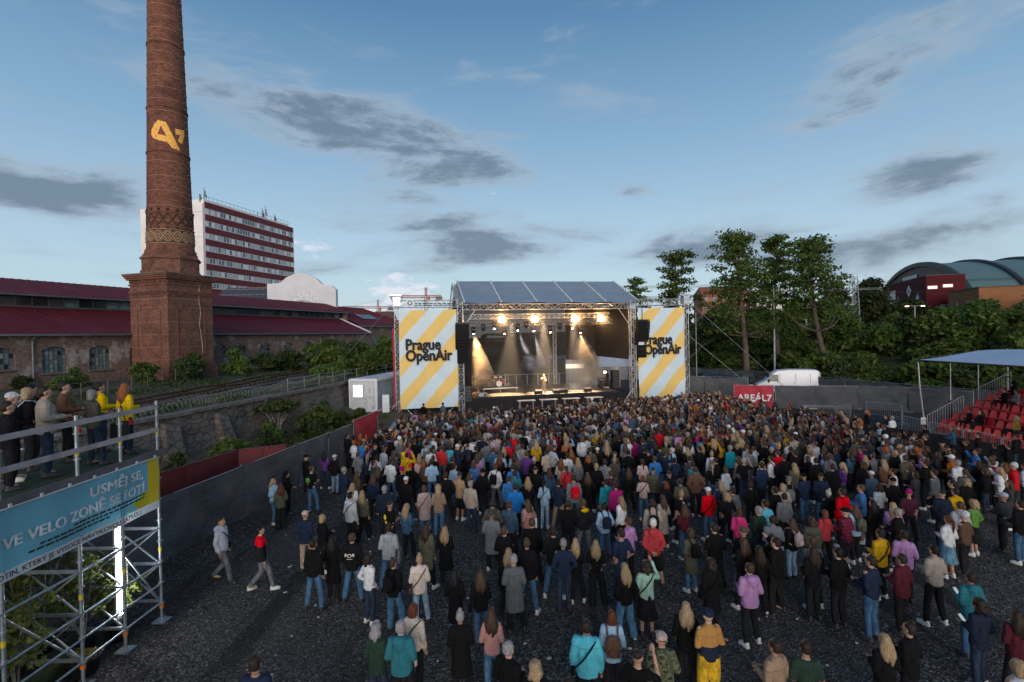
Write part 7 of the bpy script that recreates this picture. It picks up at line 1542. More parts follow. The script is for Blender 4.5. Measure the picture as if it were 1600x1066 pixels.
def top_mesh(kind, arm, tris=1300):
    g, hem, hood = TORSO[kind]; g += .014; m = MB(); fl = .03 if kind == 'C' else .0
    prof = [(hem, .165+g*.8+fl, .115+g+fl*.6, 0), (hem+.06, .168+g+fl, .118+g+fl*.6, 0)]
    if kind == 'C': prof += [(.75,.172+g,.12+g,0)]
    prof += [(.97,.165+g,.115+g,0),(1.1,.148+g,.105+g,0),(1.22,.158+g,.112+g,0),(1.33,.178+g,.12+g*.9,0),(1.405,.155+g*.6,.10+g*.6,-.005),(1.46,.075+g*.3,.068+g*.3,-.008)]
    prof = [(z_, rx*.90, ry*.95, y_) for z_, rx, ry, y_ in prof]
    ringed(m, prof)
    if kind != 'T': m.tube((0,-.012,1.43), (0,-.008,1.495), .075+g*.2, .066+g*.2, 12)
    if hood: m.ell((0,-.105,1.43), (.125,.075,.085), 12, 8); m.ell((0,-.12,1.36), (.08,.05,.09), 10, 8)
    if kind == 'P':
        for z in (.86,.95,1.04,1.13,1.22,1.31): m.lathe([(.10,-.03),(.225,-.012),(.225,.012),(.10,.03)], 16, (0,0,z))
    for i, s in enumerate((-1, 1)):
        e, w_ = [sided(p, s) for p in ARMS[arm][i]]
        if kind == 'T': limb(m, [(s*.15,0,1.395), Vector((s*.15,0,1.395)).lerp(e, .85)], [.075,.066])
        else: limb(m, [(s*.145,0,1.39), e, w_+(w_-e).normalized()*-.01], [.060+g*.45,.048+g*.4,.036+g*.4])
    return smoothed(m, {'T': 'shirt', 'S': 'sweater', 'H': 'hoodie', 'J': 'jacket', 'P': 'puffer_jacket', 'C': 'coat'}[kind], .022, tris, 1, .017 if kind != 'P' else .008, 8, ord(kind), .55)
def bottom_mesh(kind, leg, tris=600):
    m = MB(); nm = 'trousers'
    if kind in 'kK':
        nm = 'skirt'; ringed(m, [(.42,.26,.20,0),(.55,.235,.18,0),(.75,.20,.15,0),(.93,.175,.125,0),(1.04,.155,.115,0)]); return smoothed(m, nm, .022, tris, 2, .014, 7, 3, .35)
    ringed(m, [(.83,.13,.10,0),(.90,.158,.12,0),(.98,.162,.12,0),(1.05,.145,.11,0)])
    for i, s in enumerate((-1, 1)):
        k, an = [sided(p, s) for p in LEGS[leg][i]]; h = Vector((s*.088,0,.90))
        if kind == 's': nm = 'shorts'; limb(m, [h, h.lerp(k, 1.02)], [.108,.10])
        elif kind == 'w': limb(m, [h, k, an+Vector((0,0,.01))], [.10,.098,.102])
        else: limb(m, [h, k, an+Vector((0,0,.03))], [.096,.074,.063])
    return smoothed(m, nm, .02, tris, 2, .010, 8, 5, .7)
def hair_mesh(kind, tris=420):
    m = MB(); sm_ = .008
    if kind in 'SLBPNXH': m.ell((0,-.02,1.662), (.083,.098,.092), 14, 10); m.ell((0,-.04,1.615), (.081,.075,.08), 14, 10)
    if kind == 'Z': m.ell((0,-.014,1.66), (.079,.094,.087), 14, 10); sm_ = .001
    if kind == 'B': m.ell((0,-.03,1.60), (.105,.088,.115), 14, 10); m.ell((0,-.045,1.53), (.10,.075,.06), 12, 8)
    if kind == 'L': m.ell((0,-.04,1.60), (.098,.085,.12), 14, 10); limb(m, [(-.03,-.085,1.56),(-.055,-.12,1.43),(-.05,-.12,1.31)], [.07,.055,.03]); limb(m, [(.03,-.085,1.56),(.05,-.13,1.41),(.03,-.13,1.26)], [.07,.058,.03])
    if kind == 'L': limb(m, [(-.075,-.05,1.56),(-.10,-.085,1.43),(-.09,-.11,1.34)], [.05,.045,.025]); limb(m, [(.075,-.05,1.56),(.10,-.09,1.42),(.085,-.11,1.30)], [.05,.047,.022])
    if kind == 'P': limb(m, [(0,-.11,1.68),(0,-.165,1.60),(.01,-.155,1.44),(.015,-.145,1.30)], [.035,.038,.035,.015])
    if kind == 'N': m.ell((0,-.06,1.77), (.048,.048,.045), 10, 8)
    if kind == 'C':
        m.ell((0,-.02,1.655), (.11,.115,.105), 14, 10)
        for i in range(10): a = i*.63; m.ell((.085*cos(a), -.045+.075*sin(a)*(1 if sin(a) < 0 else .35), 1.57-.03*(i % 3)), (.05,.05,.06), 8, 6)
        sm_ = .022
    if kind == 'X': m = MB(); m.ell((0,-.005,1.672), (.088,.106,.085), 14, 10); m.box((0,.13,1.675), (.13,.10,.012), mat=Matrix.Rotation(rad(-8), 3, 'X')); m.ell((0,.11,1.676), (.07,.07,.012), 12, 6); sm_ = 0
    if kind == 'Y': m = MB(); m.ell((0,-.012,1.69), (.09,.108,.10), 14, 10); m.lathe([(.08,-.03),(.1,-.025),(.1,.025),(.08,.03)], 16, (0,-.008,1.655)); sm_ = .002
    if kind == 'H': m = MB(); m.ell((0,-.028,1.645), (.112,.118,.13), 14, 10); m.ell((0,-.06,1.52), (.11,.085,.1), 12, 8); sm_ = .008
    return smoothed(m, {'X': 'cap', 'Y': 'beanie', 'H': 'hood'}.get(kind, 'hair'), .013, tris, 2, sm_, 22 if kind != 'C' else 30, ord(kind), .35 if kind != 'C' else 1.)
m = MB(); m.ell((0,.055,.045), (.05,.142,.05), 12, 8); m.ell((0,-.02,.09), (.046,.055,.055), 10, 7); m.box((0,.05,.014), (.088,.26,.028)); SHOE = smoothed(m, 'shoe', .014, 220, 2)
CACHE = {}
def cached(fn, *k):
    if (fn.__name__,)+k not in CACHE: CACHE[(fn.__name__,)+k] = fn(*k)
    return CACHE[(fn.__name__,)+k]
PAL = {'bk': ('black', (.008,.008,.009)), 'nv': ('navy', (.016,.026,.055)), 'dg': ('dark grey', (.05,.053,.058)), 'gy': ('grey', (.14,.15,.165)), 'lg': ('light grey', (.42,.45,.50)), 'wh': ('white', (.66,.68,.70)), 'cr': ('cream', (.60,.52,.45)), 'be': ('beige', (.40,.34,.28)), 'tn': ('tan', (.36,.24,.15)),
 'br': ('brown', (.13,.07,.045)), 'ol': ('olive', (.085,.085,.06)), 'dk': ('dark green', (.022,.045,.034)), 'gn': ('green', (.10,.22,.05)), 'mi': ('mint', (.30,.50,.40)), 'te': ('teal', (.02,.20,.25)), 'tq': ('turquoise', (.10,.40,.50)), 'lb': ('light blue', (.28,.42,.55)), 'db': ('denim blue', (.045,.10,.17)), 'bl': ('bright blue', (.03,.17,.45)),
 'rd': ('red', (.55,.022,.03)), 'or': ('rust orange', (.42,.13,.03)), 'ye': ('bright yellow', (.78,.52,.02)), 'mu': ('mustard', (.52,.31,.03)), 'pk': ('pale pink', (.56,.42,.40)), 'dp': ('dusty pink', (.40,.22,.20)), 'hp': ('hot pink', (.65,.05,.20)), 'mg': ('magenta', (.34,.02,.14)), 'pu': ('purple', (.12,.045,.20)), 'li': ('lilac', (.46,.24,.48)), 'bu': ('burgundy', (.11,.012,.025)), 'dd': ('dark plum', (.06,.02,.035)),
 'mn': ('mustard and navy', None), 'rb': ('red and black', None), 'by': ('black', (.013,.013,.015)), 'cm': ('camouflage', None), 'pl': ('plaid', None), 'vs': ('orange hi-vis', None)}
def cloth(code):
    key = 'cloth_'+code
    if key in MATS: return MATS[key]
    col = PAL[code][1]
    q = NB(PAL[code][0].replace(' ', '_')+'_cloth'); v = q.coord(); s_ = q.n('ShaderNodeSeparateXYZ'); q.l(v, s_.inputs[0]); f = q.noise(v, 5, 4, .6); fo = q.noise(q.mapped(v, (1, 1, .45)), 9, 4, .6, .8)
    if code == 'mn': c = q.mix(q.math('GREATER_THAN', s_.outputs[2], 1.13), (.016,.026,.05), (.50,.24,.04))
    elif code == 'rb': c = q.mix(q.math('GREATER_THAN', s_.outputs[2], 1.27), (.013,.013,.015), (.6,.02,.03))
    elif code == 'cm': n_ = q.noise(v, 11, 3, .5, .5); c = q.mix(q.step(n_, .45, .5), (.06,.07,.04), (.12,.13,.08)); c = q.mix(q.step(n_, .58, .61), c, (.02,.025,.018))
    elif code == 'pl':
        w1 = q.math('GREATER_THAN', q.math('SINE', q.math('MULTIPLY', s_.outputs[0], 70.)), .3); w2 = q.math('GREATER_THAN', q.math('SINE', q.math('MULTIPLY', s_.outputs[2], 70.)), .3); c = q.mix(q.math('MULTIPLY', q.math('ADD', w1, w2), .5), (.22,.025,.05), (.03,.015,.03))
    elif code == 'vs': c = q.mix(q.math('GREATER_THAN', q.math('ABSOLUTE', s_.outputs[0]), .19), (.75,.09,.02), (.12,.13,.15)); c = q.mix(q.math('MULTIPLY', q.math('GREATER_THAN', s_.outputs[2], 1.06), q.math('LESS_THAN', s_.outputs[2], 1.11)), c, (.5,.5,.45))
    else: c = q.mix(q.step(f, .35, .7), col, tuple(x*.78 for x in col))
    yk = q.math('LESS_THAN', q.math('ABSOLUTE', q.math('SUBTRACT', q.math('ADD', s_.outputs[2], q.math('MULTIPLY', f, .02)), 1.335)), .006); hm = q.math('LESS_THAN', q.math('ABSOLUTE', q.math('SUBTRACT', s_.outputs[2], .90)), .007); cs_ = q.math('LESS_THAN', q.math('ABSOLUTE', s_.outputs[0]), .004)
    c = q.mix(q.math('MULTIPLY', q.math('MAXIMUM', q.math('MAXIMUM', yk, hm), cs_), .3), c, (.005,.005,.006))
    oi = q.n('ShaderNodeObjectInfo'); hs = q.n('ShaderNodeHueSaturation'); q.l(c, hs.inputs['Color']); q.set(hs.inputs['Value'], q.math('ADD', q.math('MULTIPLY', oi.outputs['Random'], .45), .75)); q.set(hs.inputs['Saturation'], q.math('ADD', q.math('MULTIPLY', oi.outputs['Random'], .2), .9))
    q.bump(fo, .9, .06); MATS[key] = q.fin(hs.outputs[0], .9, Specular_IOR_Level=.12); return q.m
BOT = {'b': ('black trousers', (.012,.012,.014), 'slim'), 'd': ('dark jeans', (.020,.032,.058), 'slim'), 'j': ('blue jeans', (.055,.13,.235), 'slim'), 'l': ('light jeans', (.22,.34,.44), 'slim'), 'g': ('grey trousers', (.12,.125,.135), 'slim'), 't': ('beige trousers', (.33,.25,.18), 'slim'), 'w': ('wide blue jeans', (.07,.17,.28), 'w'), 'W': ('wide black trousers', (.012,.012,.014), 'w'),
       's': ('black shorts', (.012,.012,.014), 's'), 'p': ('dark plaid shorts', (.03,.02,.03), 's'), 'y': ('yellow shorts', (.55,.33,.02), 's'), 'k': ('a black skirt', (.012,.012,.014), 'k'), 'K': ('a long blue skirt', (.09,.19,.27), 'K')}
HAIRC = {'k': (.012,.010,.010), 'd': (.028,.018,.013), 'n': (.065,.038,.024), 'u': (.12,.04,.018), 'r': (.26,.085,.025), 'b': (.30,.21,.12), 'g': (.25,.24,.235), 'w': (.55,.53,.50)}
def simple(key, col, rough, bs, bump, stretch=None):
    if key in MATS: return MATS[key]
    q = NB(key); v = q.coord(); f = q.noise(q.mapped(v, stretch or (1,1,1)), bs, 4, .6); oi = q.n('ShaderNodeObjectInfo'); c = q.mix(q.step(f, .3, .7), tuple(x*.5 for x in col), tuple(min(1, x*1.2) for x in col)); hs = q.n('ShaderNodeHueSaturation'); q.l(c, hs.inputs['Color']); q.set(hs.inputs['Value'], q.math('ADD', q.math('MULTIPLY', oi.outputs['Random'], .4), .8)); q.bump(f, bump, .015); MATS[key] = q.fin(hs.outputs[0], rough, Specular_IOR_Level=.2); return q.m
SKINS = [simple('skin_%d' % i, c, .55, 30, .05) for i, c in enumerate(((.50,.31,.225), (.44,.26,.18), (.36,.20,.135)))]
eyem = M('eye_dark', (.03,.02,.018), .3); lipm = M('lip', (.32,.12,.10), .5)
def own(o, mat):
    o.material_slots[0].link = 'OBJECT'; o.material_slots[0].material = mat
def child(name, me, par, mat, loc=(0,0,0)):
    o = put(name, me, par, loc); own(o, mat); return o
for me in (SHOE,): me.materials.append(black_plastic)
def prepared(fn, *k):
    me = cached(fn, *k)
    if not me.materials: me.materials.append(black_plastic)
    return me
def body_ready(arm, leg):
    if ('body', arm, leg) not in CACHE: CACHE[('body', arm, leg)] = body_mesh(arm, leg).mesh('body', [SKINS[0], eyem, lipm])
    return CACHE[('body', arm, leg)]
TOPN = {'J': 'jacket', 'H': 'hoodie', 'S': 'sweater', 'T': 'T-shirt', 'P': 'puffer jacket', 'C': 'long coat'}
STAGE_PT = Vector((3.2, 46))
pr = random.Random(12)
def bag_thing(kind, x, y, z, rz, s, lab, colr):
    nm = {'K': ('backpack', 'backpack'), 'X': ('shoulder_bag', 'bag'), 'T': ('tote_bag', 'bag')}[kind]; cn = PAL[colr][0]
    t = thing(nm[0], lab, nm[1], (x, y, z), rz); t.scale = (s, s, s); mt = cloth(colr)
    if kind == 'K':
        if 'bp' not in CACHE:
            m = MB(); m.ell((0,-.235,1.20), (.145,.09,.20), 12, 9); m.box((0,-.235,1.18), (.25,.12,.32)); CACHE['bp'] = smoothed(m, 'bag', .018, 320, 2, .008, 9); m = MB(); m.ell((0,-.315,1.12), (.10,.04,.09), 10, 7); CACHE['bpp'] = smoothed(m, 'pocket', .015, 120, 1)
            for sg in (-1, 1): m = MB(); m.path([(sg*.09,-.2,1.36),(sg*.10,-.08,1.485),(sg*.11,.08,1.44),(sg*.125,.165,1.28),(sg*.15,.10,1.08),(sg*.14,-.12,1.03)], .017, 5); CACHE['bps%d' % sg] = m.mesh('strap', black_plastic)
            for k in ('bp', 'bpp'): CACHE[k].materials.append(black_plastic)
        child('bag', CACHE['bp'], t, mt); child('pocket', CACHE['bpp'], t, mt); child('strap', CACHE['bps-1'], t, mt); child('strap', CACHE['bps1'], t, mt)
    elif kind == 'X':
        if 'xb' not in CACHE:
            m = MB(); m.path([(.17,-.03,1.44),(.08,-.165,1.35),(-.06,-.185,1.16),(-.19,-.13,1.0),(-.215,.02,.95)], .014, 5); m.path([(.17,-.03,1.44),(.1,.13,1.36),(-.03,.175,1.2),(-.18,.12,1.0),(-.215,.02,.95)], .014, 5); CACHE['xs'] = m.mesh('strap', black_plastic); m = MB(); m.box((-.235,.02,.90), (.07,.2,.15)); CACHE['xb'] = smoothed(m, 'bag', .014, 160, 2); CACHE['xb'].materials.append(black_plastic)
        child('bag', CACHE['xb'], t, mt); child('strap', CACHE['xs'], t, mt)
    else:
        if 'tb' not in CACHE:
            m = MB(); m.box((.27,-.02,.92), (.07,.30,.34)); CACHE['tb'] = smoothed(m, 'bag', .018, 200, 2, .012, 8); CACHE['tb'].materials.append(black_plastic); m = MB(); m.path([(.27,-.1,1.08),(.215,-.03,1.45),(.27,.08,1.08)], .012, 5); CACHE['ts'] = m.mesh('strap', black_plastic)
        child('bag', CACHE['tb'], t, mt); child('strap', CACHE['ts'], t, mt)
    return t
USED_L = set(); NEAR = []
def describe(top, bot, hd, pose, ex):
    d = 'person in %s %s' % (PAL[top[:2]][0], {'vs': 'vest'}.get(top[:2], TOPN[top[2]])); parts = [BOT[bot][0]]
    if hd[0] in 'XY': parts.append('%s %s' % (PAL[hd[1:3]][0], 'cap' if hd[0] == 'X' else 'beanie'))
    if hd[0] == 'H': parts.append('hood up')
    d += (' and ' if len(parts) == 1 else ', ')+' and '.join(parts)
    if ex[0] == 'K': d += ' with %s backpack' % PAL[ex[2:]][0]
    elif ex[0] == 'X': d += ' with shoulder bag'
    elif ex[0] == 'T': d += ' with tote bag'
    return d
def person(x, y, h, top, bot, hd, pose, ex, rz, z=0., leg=None, label=None, group='people watching the concert', prt=None):
    s = h/BH; leg = leg or pr.choice(['stand', 'stand', 'wide', 'lean', 'lean'])
    arm = pose if pose in ARMS else 'a'
    if arm == 'a' and pose != 'w': arm = pr.choice('aaaffffk')
    if pose == 'w': leg = 'walk'
    if bot in 'kK' and leg not in ('sit',): leg = 'stand'
    off = z-(.47*s if leg == 'sit' else 0)
    o = put('person', body_ready(arm, leg), None, (x, y, off), rz, label, 'person', group); o.scale = (s, s*pr.uniform(.97, 1.06), s); w_ = pr.uniform(.93, 1.05)*(1.04 if hd[0] in 'SZX' else .96); o.scale[0] *= w_; own(o, pr.choice(SKINS))
    tm = prepared(top_mesh, top[2], arm); child(tm.name.split('.')[0], tm, o, cloth(top[:2]))
    bk_ = BOT[bot]; bm_ = prepared(bottom_mesh, bk_[2] if bk_[2] != 'slim' else 'n', leg if bk_[2] not in 'kK' else 'stand'); child(bm_.name.split('.')[0], bm_, o, simple('cloth_leg_'+bot, bk_[1], .95, 14, .4, (1,1,.4)))
    hk = hd[0]; hm_ = prepared(hair_mesh, hk)
    if hk in 'XYH': child(hm_.name.split('.')[0], hm_, o, cloth(hd[1:3] if hk != 'H' else (top[:2]))); 
    if hk == 'X': child('hair', prepared(hair_mesh, 'Z'), o, simple('hair_d', HAIRC['d'], .6, 60, .5, (1,1,.15)))
    if hk not in 'XYH': child('hair', hm_, o, simple('hair_'+hd[1], HAIRC[hd[1]], .55, 60, .6, (1,1,.12)))
    if top[:2] == 'by': m = MB(); m.ell((0,-.12,1.44), (.12,.07,.07), 12, 8); child('hood', m.mesh('hood', black_plastic), o, cloth('mu'))
    sh_ = M('shoe_white', (.62,.62,.60), .6) if pr.random() < .45 else M('shoe_black', (.02,.02,.022), .6)
    for i, sg in enumerate((-1, 1)): a = sided(LEGS[leg][i][1], sg); so_ = child('shoe', SHOE, o, sh_, (a.x+sg*.012, a.y, a.z-.085)); so_.rotation_euler[2] = -sg*.18
    if prt:
        m = MB(); col = {'w': (.75,.70,.62), 'g': (.20,.75,.10), 'y': (.80,.55,.05)}[prt]
        if prt == 'w':
            m.lathe([(.035,0),(.05,0),(.05,.008),(.035,.008)], 14, cap=False); 
            for sg in (-1, 1):
                m.box((sg*.085,.03,0), (.06,.03,.008), rz=sg*.5); m.box((sg*.1,-.005,0), (.05,.02,.008), rz=sg*.5)
            m.box((0,-.085,0), (.14,.012,.008))
        elif prt == 'g':
            for k in range(3): m.lathe([(.03+k*.028,0),(.04+k*.028,0),(.04+k*.028,.008),(.03+k*.028,.008)], 16, cap=False)
            m.box((0,-.15,0), (.08,.012,.008))
        else: m.ell((0,.05,0), (.06,.09,.008), 12, 6); m.ell((.05,-.09,0), (.06,.05,.008), 12, 6)
        pp = child('back_print', m.mesh('back_print', black_plastic), o, M('print_'+prt, col, .7), (0, -.182, 1.24)); pp.rotation_euler = (pi/2, 0, 0)
    return o
def reach(x, y, rz, s, p, z=0.): c, sn = cos(rz), sin(rz); return Vector((x+s*(p[0]*c-p[1]*sn), y+s*(p[0]*sn+p[1]*c), z+s*p[2]))
def cup(p, label, col, lit=None): t = thing('cup', label, 'cup', p); m = MB(); m.lathe([(.028,-.05),(.036,.05),(.038,.055)], 12); m.build('wall', col, t); m = MB(); m.lathe([(.0,.045),(.034,.045)], 12, cap=False); m.build('drink', M('beer', (.45,.30,.08), .2), t); return t
def phone(p, rz, label, lit=False): t = thing('phone', label, 'phone', p, rz); m = MB(); m.box((0,0,0), (.075,.012,.15)); m.build('case', black_plastic, t); m = MB(); m.box((0,-.008,0), (.066,.004,.135)); m.build('screen', emit('phone_screen', (.8,.9,1.), .35), t); t.rotation_euler[0] = rad(-50); return t
COLS = 'bk nv dg gy lg wh cr be tn br ol dk gn mi te tq lb db bl rd or ye mu pk dp hp mg pu li bu dd mn rb by cm pl vs'.split()
TOPS = 'JHSTPC'; BOTS = 'bdjlgtwWspykK'; HEADS = 'SLBPNCZXYH'; HCOL = 'knudrbgw'; POSES = 'afkuBw'; EXTRA = '-KXTUQ'; TURNS = ['', 'r', 'l']
def decode(n):
    hd = HEADS[n[3]]; hd += COLS[n[4]] if hd in 'XY' else HCOL[n[4]]; ex = EXTRA[n[6]]; ex += ':'+COLS[n[7]] if ex in 'KT' else ''
    return [COLS[n[0]]+TOPS[n[1]], BOTS[n[2]], hd, POSES[n[5]], ex, TURNS[n[8]]]
rows = [list(n[:3])+decode(n[3:]) for n in PEOPLE]
pts = [(float(r[0]), float(r[1])) for r in rows]; descs = [describe(r[3], r[4], r[5], r[6], r[7]) for r in rows]
from collections import Counter
dcount = Counter(descs); short = [('%s %s' % (PAL[r[3][:2]][0], TOPN[r[3][2]] if r[3][:2] != 'vs' else 'vest')) for r in rows]; scount = Counter(short)
POSEW = {'a': '', 'f': 'hands together in front', 'k': 'elbows out', 'u': 'one arm raised', 'B': 'hands clasped behind', 'w': 'walking', 'm': ''}
def spot_of(i):
    """where this one stands: next to whom, named by what they wear"""
    x, y = pts[i]; best = sorted((j for j in range(len(pts)) if j != i), key=lambda j: (pts[j][0]-x)**2+(pts[j][1]-y)**2)[:7]; out = []
    for j in sorted(best, key=lambda j: scount[short[j]]):
        dx, dy = pts[j][0]-x, pts[j][1]-y; rel = ('just left of' if dx > 0 else 'just right of') if abs(dx) > abs(dy)*.7 else ('close behind' if dy > 0 else 'just ahead of'); out.append('%s %s' % (rel, short[j]))
    return out
labels = []
for i, r in enumerate(rows):
    L = descs[i]
    cand = ([] if dcount[L] > 1 else [L]) + ([L+', '+POSEW[r[6]]] if POSEW[r[6]] else [])[:0]
    sp_ = spot_of(i)
    for a in sp_: cand.append(L+', '+a)
    for a in sp_:
        for b in sp_:
            if a != b: cand.append('person in %s, %s and %s' % (short[i], a, b))
    def okl(c): return c.lower() not in USED_L and len(c.replace(',', ' ').split()) <= 16
    pick_ = next((c for c in cand if okl(c)), L); USED_L.add(pick_.lower()); labels.append(pick_)
PRINTS = {}
for i, r in enumerate(rows):
    x, y = pts[i]; d = STAGE_PT-Vector((x, y)); face = atan2(d.y, d.x)-pi/2
    rz = face+pr.gauss(0, .3)
    if r[8]: rz = face-rad(70) if r[8] == 'r' else face+rad(60)
    if r[6] == 'w' and r[3] == 'rbJ': rz = face-rad(40)
    h = float(r[2]); prt = 'w' if (r[3], r[4], r[5], r[6]) == ('bkJ', 'j', 'Sn', 'k') else 'g' if (r[3], r[5], r[6]) == ('bkT', 'Sn', 'f') and r[4] == 'j' else 'y' if r[3] == 'bkT' and r[5] == 'Zd' and r[6] == 'f' else None
    o = person(x, y, h, r[3], r[4], r[5], r[6], r[7], rz, label=labels[i], prt=prt); s = h/BH; ex = r[7]
    who = short[i]; suffix = labels[i].split(', ')[-1] if ', ' in labels[i] else labels[i].replace('person in', 'with')
    def blab(noun):
        tail = labels[i].replace('person in ', ''); w = ('%s on person in %s' % (noun, tail)).split(); return ' '.join(w[:16])
    if ex[0] == 'K': bag_thing('K', x, y, 0, rz, s, blab('%s backpack' % PAL[ex[2:]][0]), ex[2:])
    elif ex[0] == 'X': bag_thing('X', x, y, 0, rz, s, blab('black shoulder bag'), 'bk' if pr.random() < .7 else 'br')
    elif ex[0] == 'T': bag_thing('T', x, y, 0, rz, s, blab('%s tote bag' % PAL[ex[2:]][0]), ex[2:])
    elif ex[0] == 'U': w_ = [sided(q_, 1) for q_ in ARMS[r[6] if r[6] in ARMS else 'a'][1]]; cup(reach(x, y, rz, s, w_[1]+Vector((0,.07,.06))), blab('plastic cup'), M('cup_clear', (.55,.42,.38), .3))
    elif ex[0] == 'Q': phone(reach(x, y, rz, s, (0,.33,1.19)), rz, blab('lit phone'))
# people on the scaffold deck
def deck(x, y, h, top, bot, hd, pose, turn, label, leg=None): return person(x, y, h, top, bot, hd, pose, '-', rad(turn), z=4.10, leg=leg, label=label, group='people on the scaffold platform')
deck(-9.05, 11.95, 1.66, 'yeJ', 'd', 'Lr', 'f', -20, 'person in bright yellow rain jacket at the end of the scaffold platform', 'stand'); deck(-9.85, 12.2, 1.66, 'yeJ', 'd', 'Pd', 'f', -35, 'second person in yellow jacket, left of the one at the platform end', 'stand')
deck(-9.0, 10.95, 1.62, 'olH', 'd', 'Bg', 'f', -25, 'person in olive grey hooded jacket leaning towards the platform guard rail', 'lean'); deck(-9.95, 11.35, 1.76, 'brJ', 'b', 'Sd', 'f', -55, 'person in brown jacket facing right on the scaffold platform', 'lean')
deck(-9.2, 10.05, 1.78, 'beJ', 'd', 'Sd', 'f', -40, 'person in beige jacket lifting a cup in the middle of the platform', 'stand'); o = deck(-10.0, 10.55, 1.72, 'bkJ', 'b', 'Bb', 'a', -30, 'person in black jacket wearing a pale backpack on the platform', 'stand'); bag_thing('K', -10.0, 10.55, 4.1, rad(-30), 1.72/BH, 'pale patterned backpack on the person in black on the platform', 'lg')
deck(-9.55, 9.75, 1.70, 'bkJ', 'b', 'Xwh', 'f', -50, 'person in black with white cap at the left edge of the platform'); deck(-9.05, 9.15, 1.60, 'bkJ', 'b', 'Sd', 'f', -35, 'person in black holding a snack low at the left platform edge', 'stand'); deck(-10.9, 11.6, 1.7, 'bkJ', 'b', 'Sk', 'a', -20, 'dark haired person behind the beige jacket on the platform')
redcup = M('cup_red', (.5,.02,.02), .4); cup((-8.62, 10.15, 4.98), 'red plastic cup by the guard rail in front of the olive jacket', redcup); cup((-8.66, 11.55, 4.9), 'red plastic cup before the yellow jacket at the platform end', redcup)
hb = thing('handbag', 'black handbag at the hip of the person in yellow rain jacket', 'bag', (-8.95, 11.62, 4.72), rad(20)); m = MB(); m.box((0,0,0), (.34,.14,.34)); hbm = smoothed(m, 'bag', .02, 200, 2, .012, 8); hbm.materials.append(blackcloth); put('bag', hbm, hb); m = MB(); m.path([(-.12,0,.15),(0,.1,.55),(.12,0,.15)], .012, 5); m.build('strap', blackcloth, hb)
person(-6.7, 38.2, 1.75, 'bkJ', 'b', 'Sd', 'f', '-', rad(-20), label='person in black standing before the left striped banner'); person(-5.3, 38.6, 1.72, 'gyH', 'b', 'Sd', 'a', '-', rad(-25), label='person in grey hoodie standing under the left striped banner')
# singer and musician
p = SW(6.95, 1.3); sg_ = person(p.x, p.y, 1.72, 'tnJ', 't', 'Bb', 'm', '-', SA+pi, z=1.3, leg='lean', label='person in tan suit singing into a microphone at the stage front', group='performers on the stage'); mp = reach(p.x, p.y, SA+pi, 1.72/BH, (.06,.19,1.53), 1.3)
mic = thing('microphone', 'handheld microphone raised to the singer in the tan suit', 'microphone', mp); m = MB(); m.tube((0,.02,-.1), (0,0,.05), .013, .018, 8); m.build('handle', black_plastic, mic); m = MB(); m.ell((0,0,.07), (.027,.027,.03), 10, 7); m.build('grille', steel, mic)
p = SW(13.9, 3.0); person(p.x, p.y, 1.75, 'bkJ', 'b', 'Sd', 'f', '-', SA+rad(95), z=1.3, leg='lean', label='person in black playing at the right side of the stage', group='performers on the stage')
kb2 = clone(kb, None, SW(13.2, 3.0, 1.3), SA+rad(90), 'black keyboard before the musician at the right of the stage')
# seated in the stand
def seated(k, y, top, hd, label, pose='f', turn=60): x = X0+k*dX-.05; person(x, y, 1.7, top, 'b', hd, pose, '-', rad(turn), z=.38+k*dZ+.0, leg='sit', label=label, group='people seated in the red grandstand')
seated(1, 29.3, 'bkJ', 'Sd', 'person in black seated leftmost in the red stand, second row'); seated(1, 28.6, 'bkJ', 'Lk', 'person in black seated just right of another in the second row'); seated(1, 26.6, 'muJ', 'Cb', 'person in mustard jacket sitting low in the red seats', 'a'); seated(1, 26.0, 'bkJ', 'Sd', 'person in black beside the mustard jacket in the red seats'); seated(4, 29.4, 'bkJ', 'Sd', 'person in black seated high in the stand below the canopy'); seated(4, 28.7, 'gyH', 'Sn', 'person in grey hoodie seated in the upper rows of the stand', 'f'); seated(5, 29.6, 'bkH', 'Hk', 'hooded person in black on the back row of the stand')
# two with a view over the crowd by the banners
# ---------------------------------------------------------------- the packed crowd near the stage
def lod(fn, *k): return mesh_arrays(fn(*k))
LT = {(k, a): lod(top_mesh, k, a, 190) for k in 'JHS' for a in 'afu'}; LB_ = lod(bottom_mesh, 'n', 'stand', 60); LH = {k: lod(hair_mesh, k, 90) for k in 'SLBCXYN'}; HL = mesh_arrays(HEAD_LO)
cw = random.Random(31); CV, CF, CM = [], [], []; cmats = []; cidx = {}
def ci(mat):
    if mat.name not in cidx: cidx[mat.name] = len(cmats); cmats.append(mat)
    return cidx[mat.name]
nv_ = [0]
def put_piece(arr, mi, x, y, z, rz, s):
    V, F = arr; c, sn = cos(rz), sin(rz); W = np.empty_like(V); W[:, 0] = x+s*(V[:, 0]*c-V[:, 1]*sn); W[:, 1] = y+s*(V[:, 0]*sn+V[:, 1]*c); W[:, 2] = z+s*V[:, 2]; CV.append(W); o = nv_[0]; CF.extend([tuple(i+o for i in f) for f in F]); CM.extend([mi]*len(F)); nv_[0] += len(V)
def wpick(lst): t = cw.random()*sum(w for _, w in lst); 
wc_ = [('bk',30),('nv',12),('dg',10),('gy',8),('db',6),('lb',4),('wh',6),('lg',5),('be',5),('br',5),('ol',5),('bl',2.5),('rd',3),('te',1.2),('pk',2.5),('mu',1.2),('pu',1),('bu',2.5),('hp',.8),('dk',2),('or',1),('li',.7)]
def wch(l): return cw.choices([a for a, _ in l], [b for _, b in l])[0]
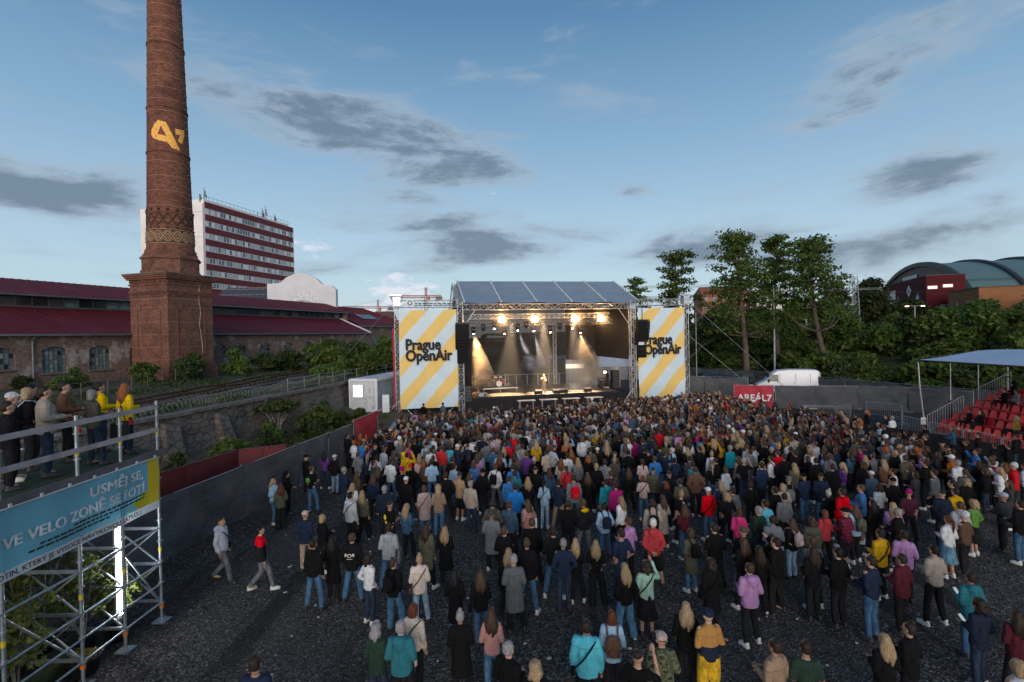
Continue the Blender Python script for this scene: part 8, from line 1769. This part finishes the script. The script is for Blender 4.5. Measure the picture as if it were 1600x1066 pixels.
def far_one(x, y, col, hk, hc):
    d = STAGE_PT-Vector((x, y)); rz = atan2(d.y, d.x)-pi/2+cw.gauss(0, .3); s = cw.uniform(1.60, 1.86)/BH
    put_piece(LT[(cw.choice('JJHS'), cw.choice('affu'))], ci(cloth(col)), x, y, 0, rz, s); put_piece(LB_, ci(MATS['cloth_leg_b'] if cw.random() < .6 else MATS['cloth_leg_d']), x, y, 0, rz, s); put_piece(HL, ci(cw.choice(SKINS)), x, y, 0, rz, s); put_piece(LH[hk], ci(simple('hair_'+hc, HAIRC[hc], .55, 60, .6, (1,1,.12)) if hk not in 'XY' else cloth(hc)), x, y, 0, rz, s)
def in_crowd(x, y):
    if y > 36.2+x*.4 or y < 18.4: return False
    r = min(20.3, 16.2+(43-y)*.36)
    return -7.4 < x < r and (y > 26 or x < 19)
taken = list(pts); NEARR = [(x, y) for x, y in pts if hypot(x, y) > SPLIT-3.5]
nfar = 0
for n_ in FAR_PEOPLE:
    f = list(n_[:2])+decode(n_[2:]); hk = f[4][0]; x, y = float(f[0]), float(f[1])
    far_one(x, y, f[2][:2] if PAL[f[2][:2]][1] else 'bk', hk if hk in LH else 'S', (f[4][1:3] if hk in 'XY' else f[4][1] if f[4][1] in HAIRC else 'n')); NEARR.append((x, y)); nfar += 1
y = 18.5
while y < 46:
    x = -8.+cw.random()*.3
    while x < 20:
        px_, py_ = x+cw.gauss(0, .17), y+cw.gauss(0, .17)
        edge = 1. if px_ < 14 else max(.45, 1-(px_-14)/9)
        if in_crowd(px_, py_) and hypot(px_, py_) > SPLIT-.1 and cw.random() < .95*edge and not any((px_-a)**2+(py_-b)**2 < .19 for a, b in NEARR):
            hk = wch([('S',44),('L',18),('B',14),('C',5),('N',5),('X',4),('Y',3)]); far_one(px_, py_, wch(wc_), hk, cw.choice(['bk','wh','gy','nv']) if hk in 'XY' else wch([('d',32),('n',32),('b',14),('k',10),('u',6),('g',6),('r',2)])); nfar += 1
        x += .55
    y += .53
me = bpy.data.meshes.new('crowd'); me.from_pydata(np.concatenate(CV).tolist(), [], CF)
for m_ in cmats: me.materials.append(m_)
me.polygons.foreach_set('material_index', CM); me.polygons.foreach_set('use_smooth', [True]*len(CF)); me.update(); put('crowd', me, kind='stuff')
print('crowd', nfar, 'individuals', len(rows), 'faces', len(CF))
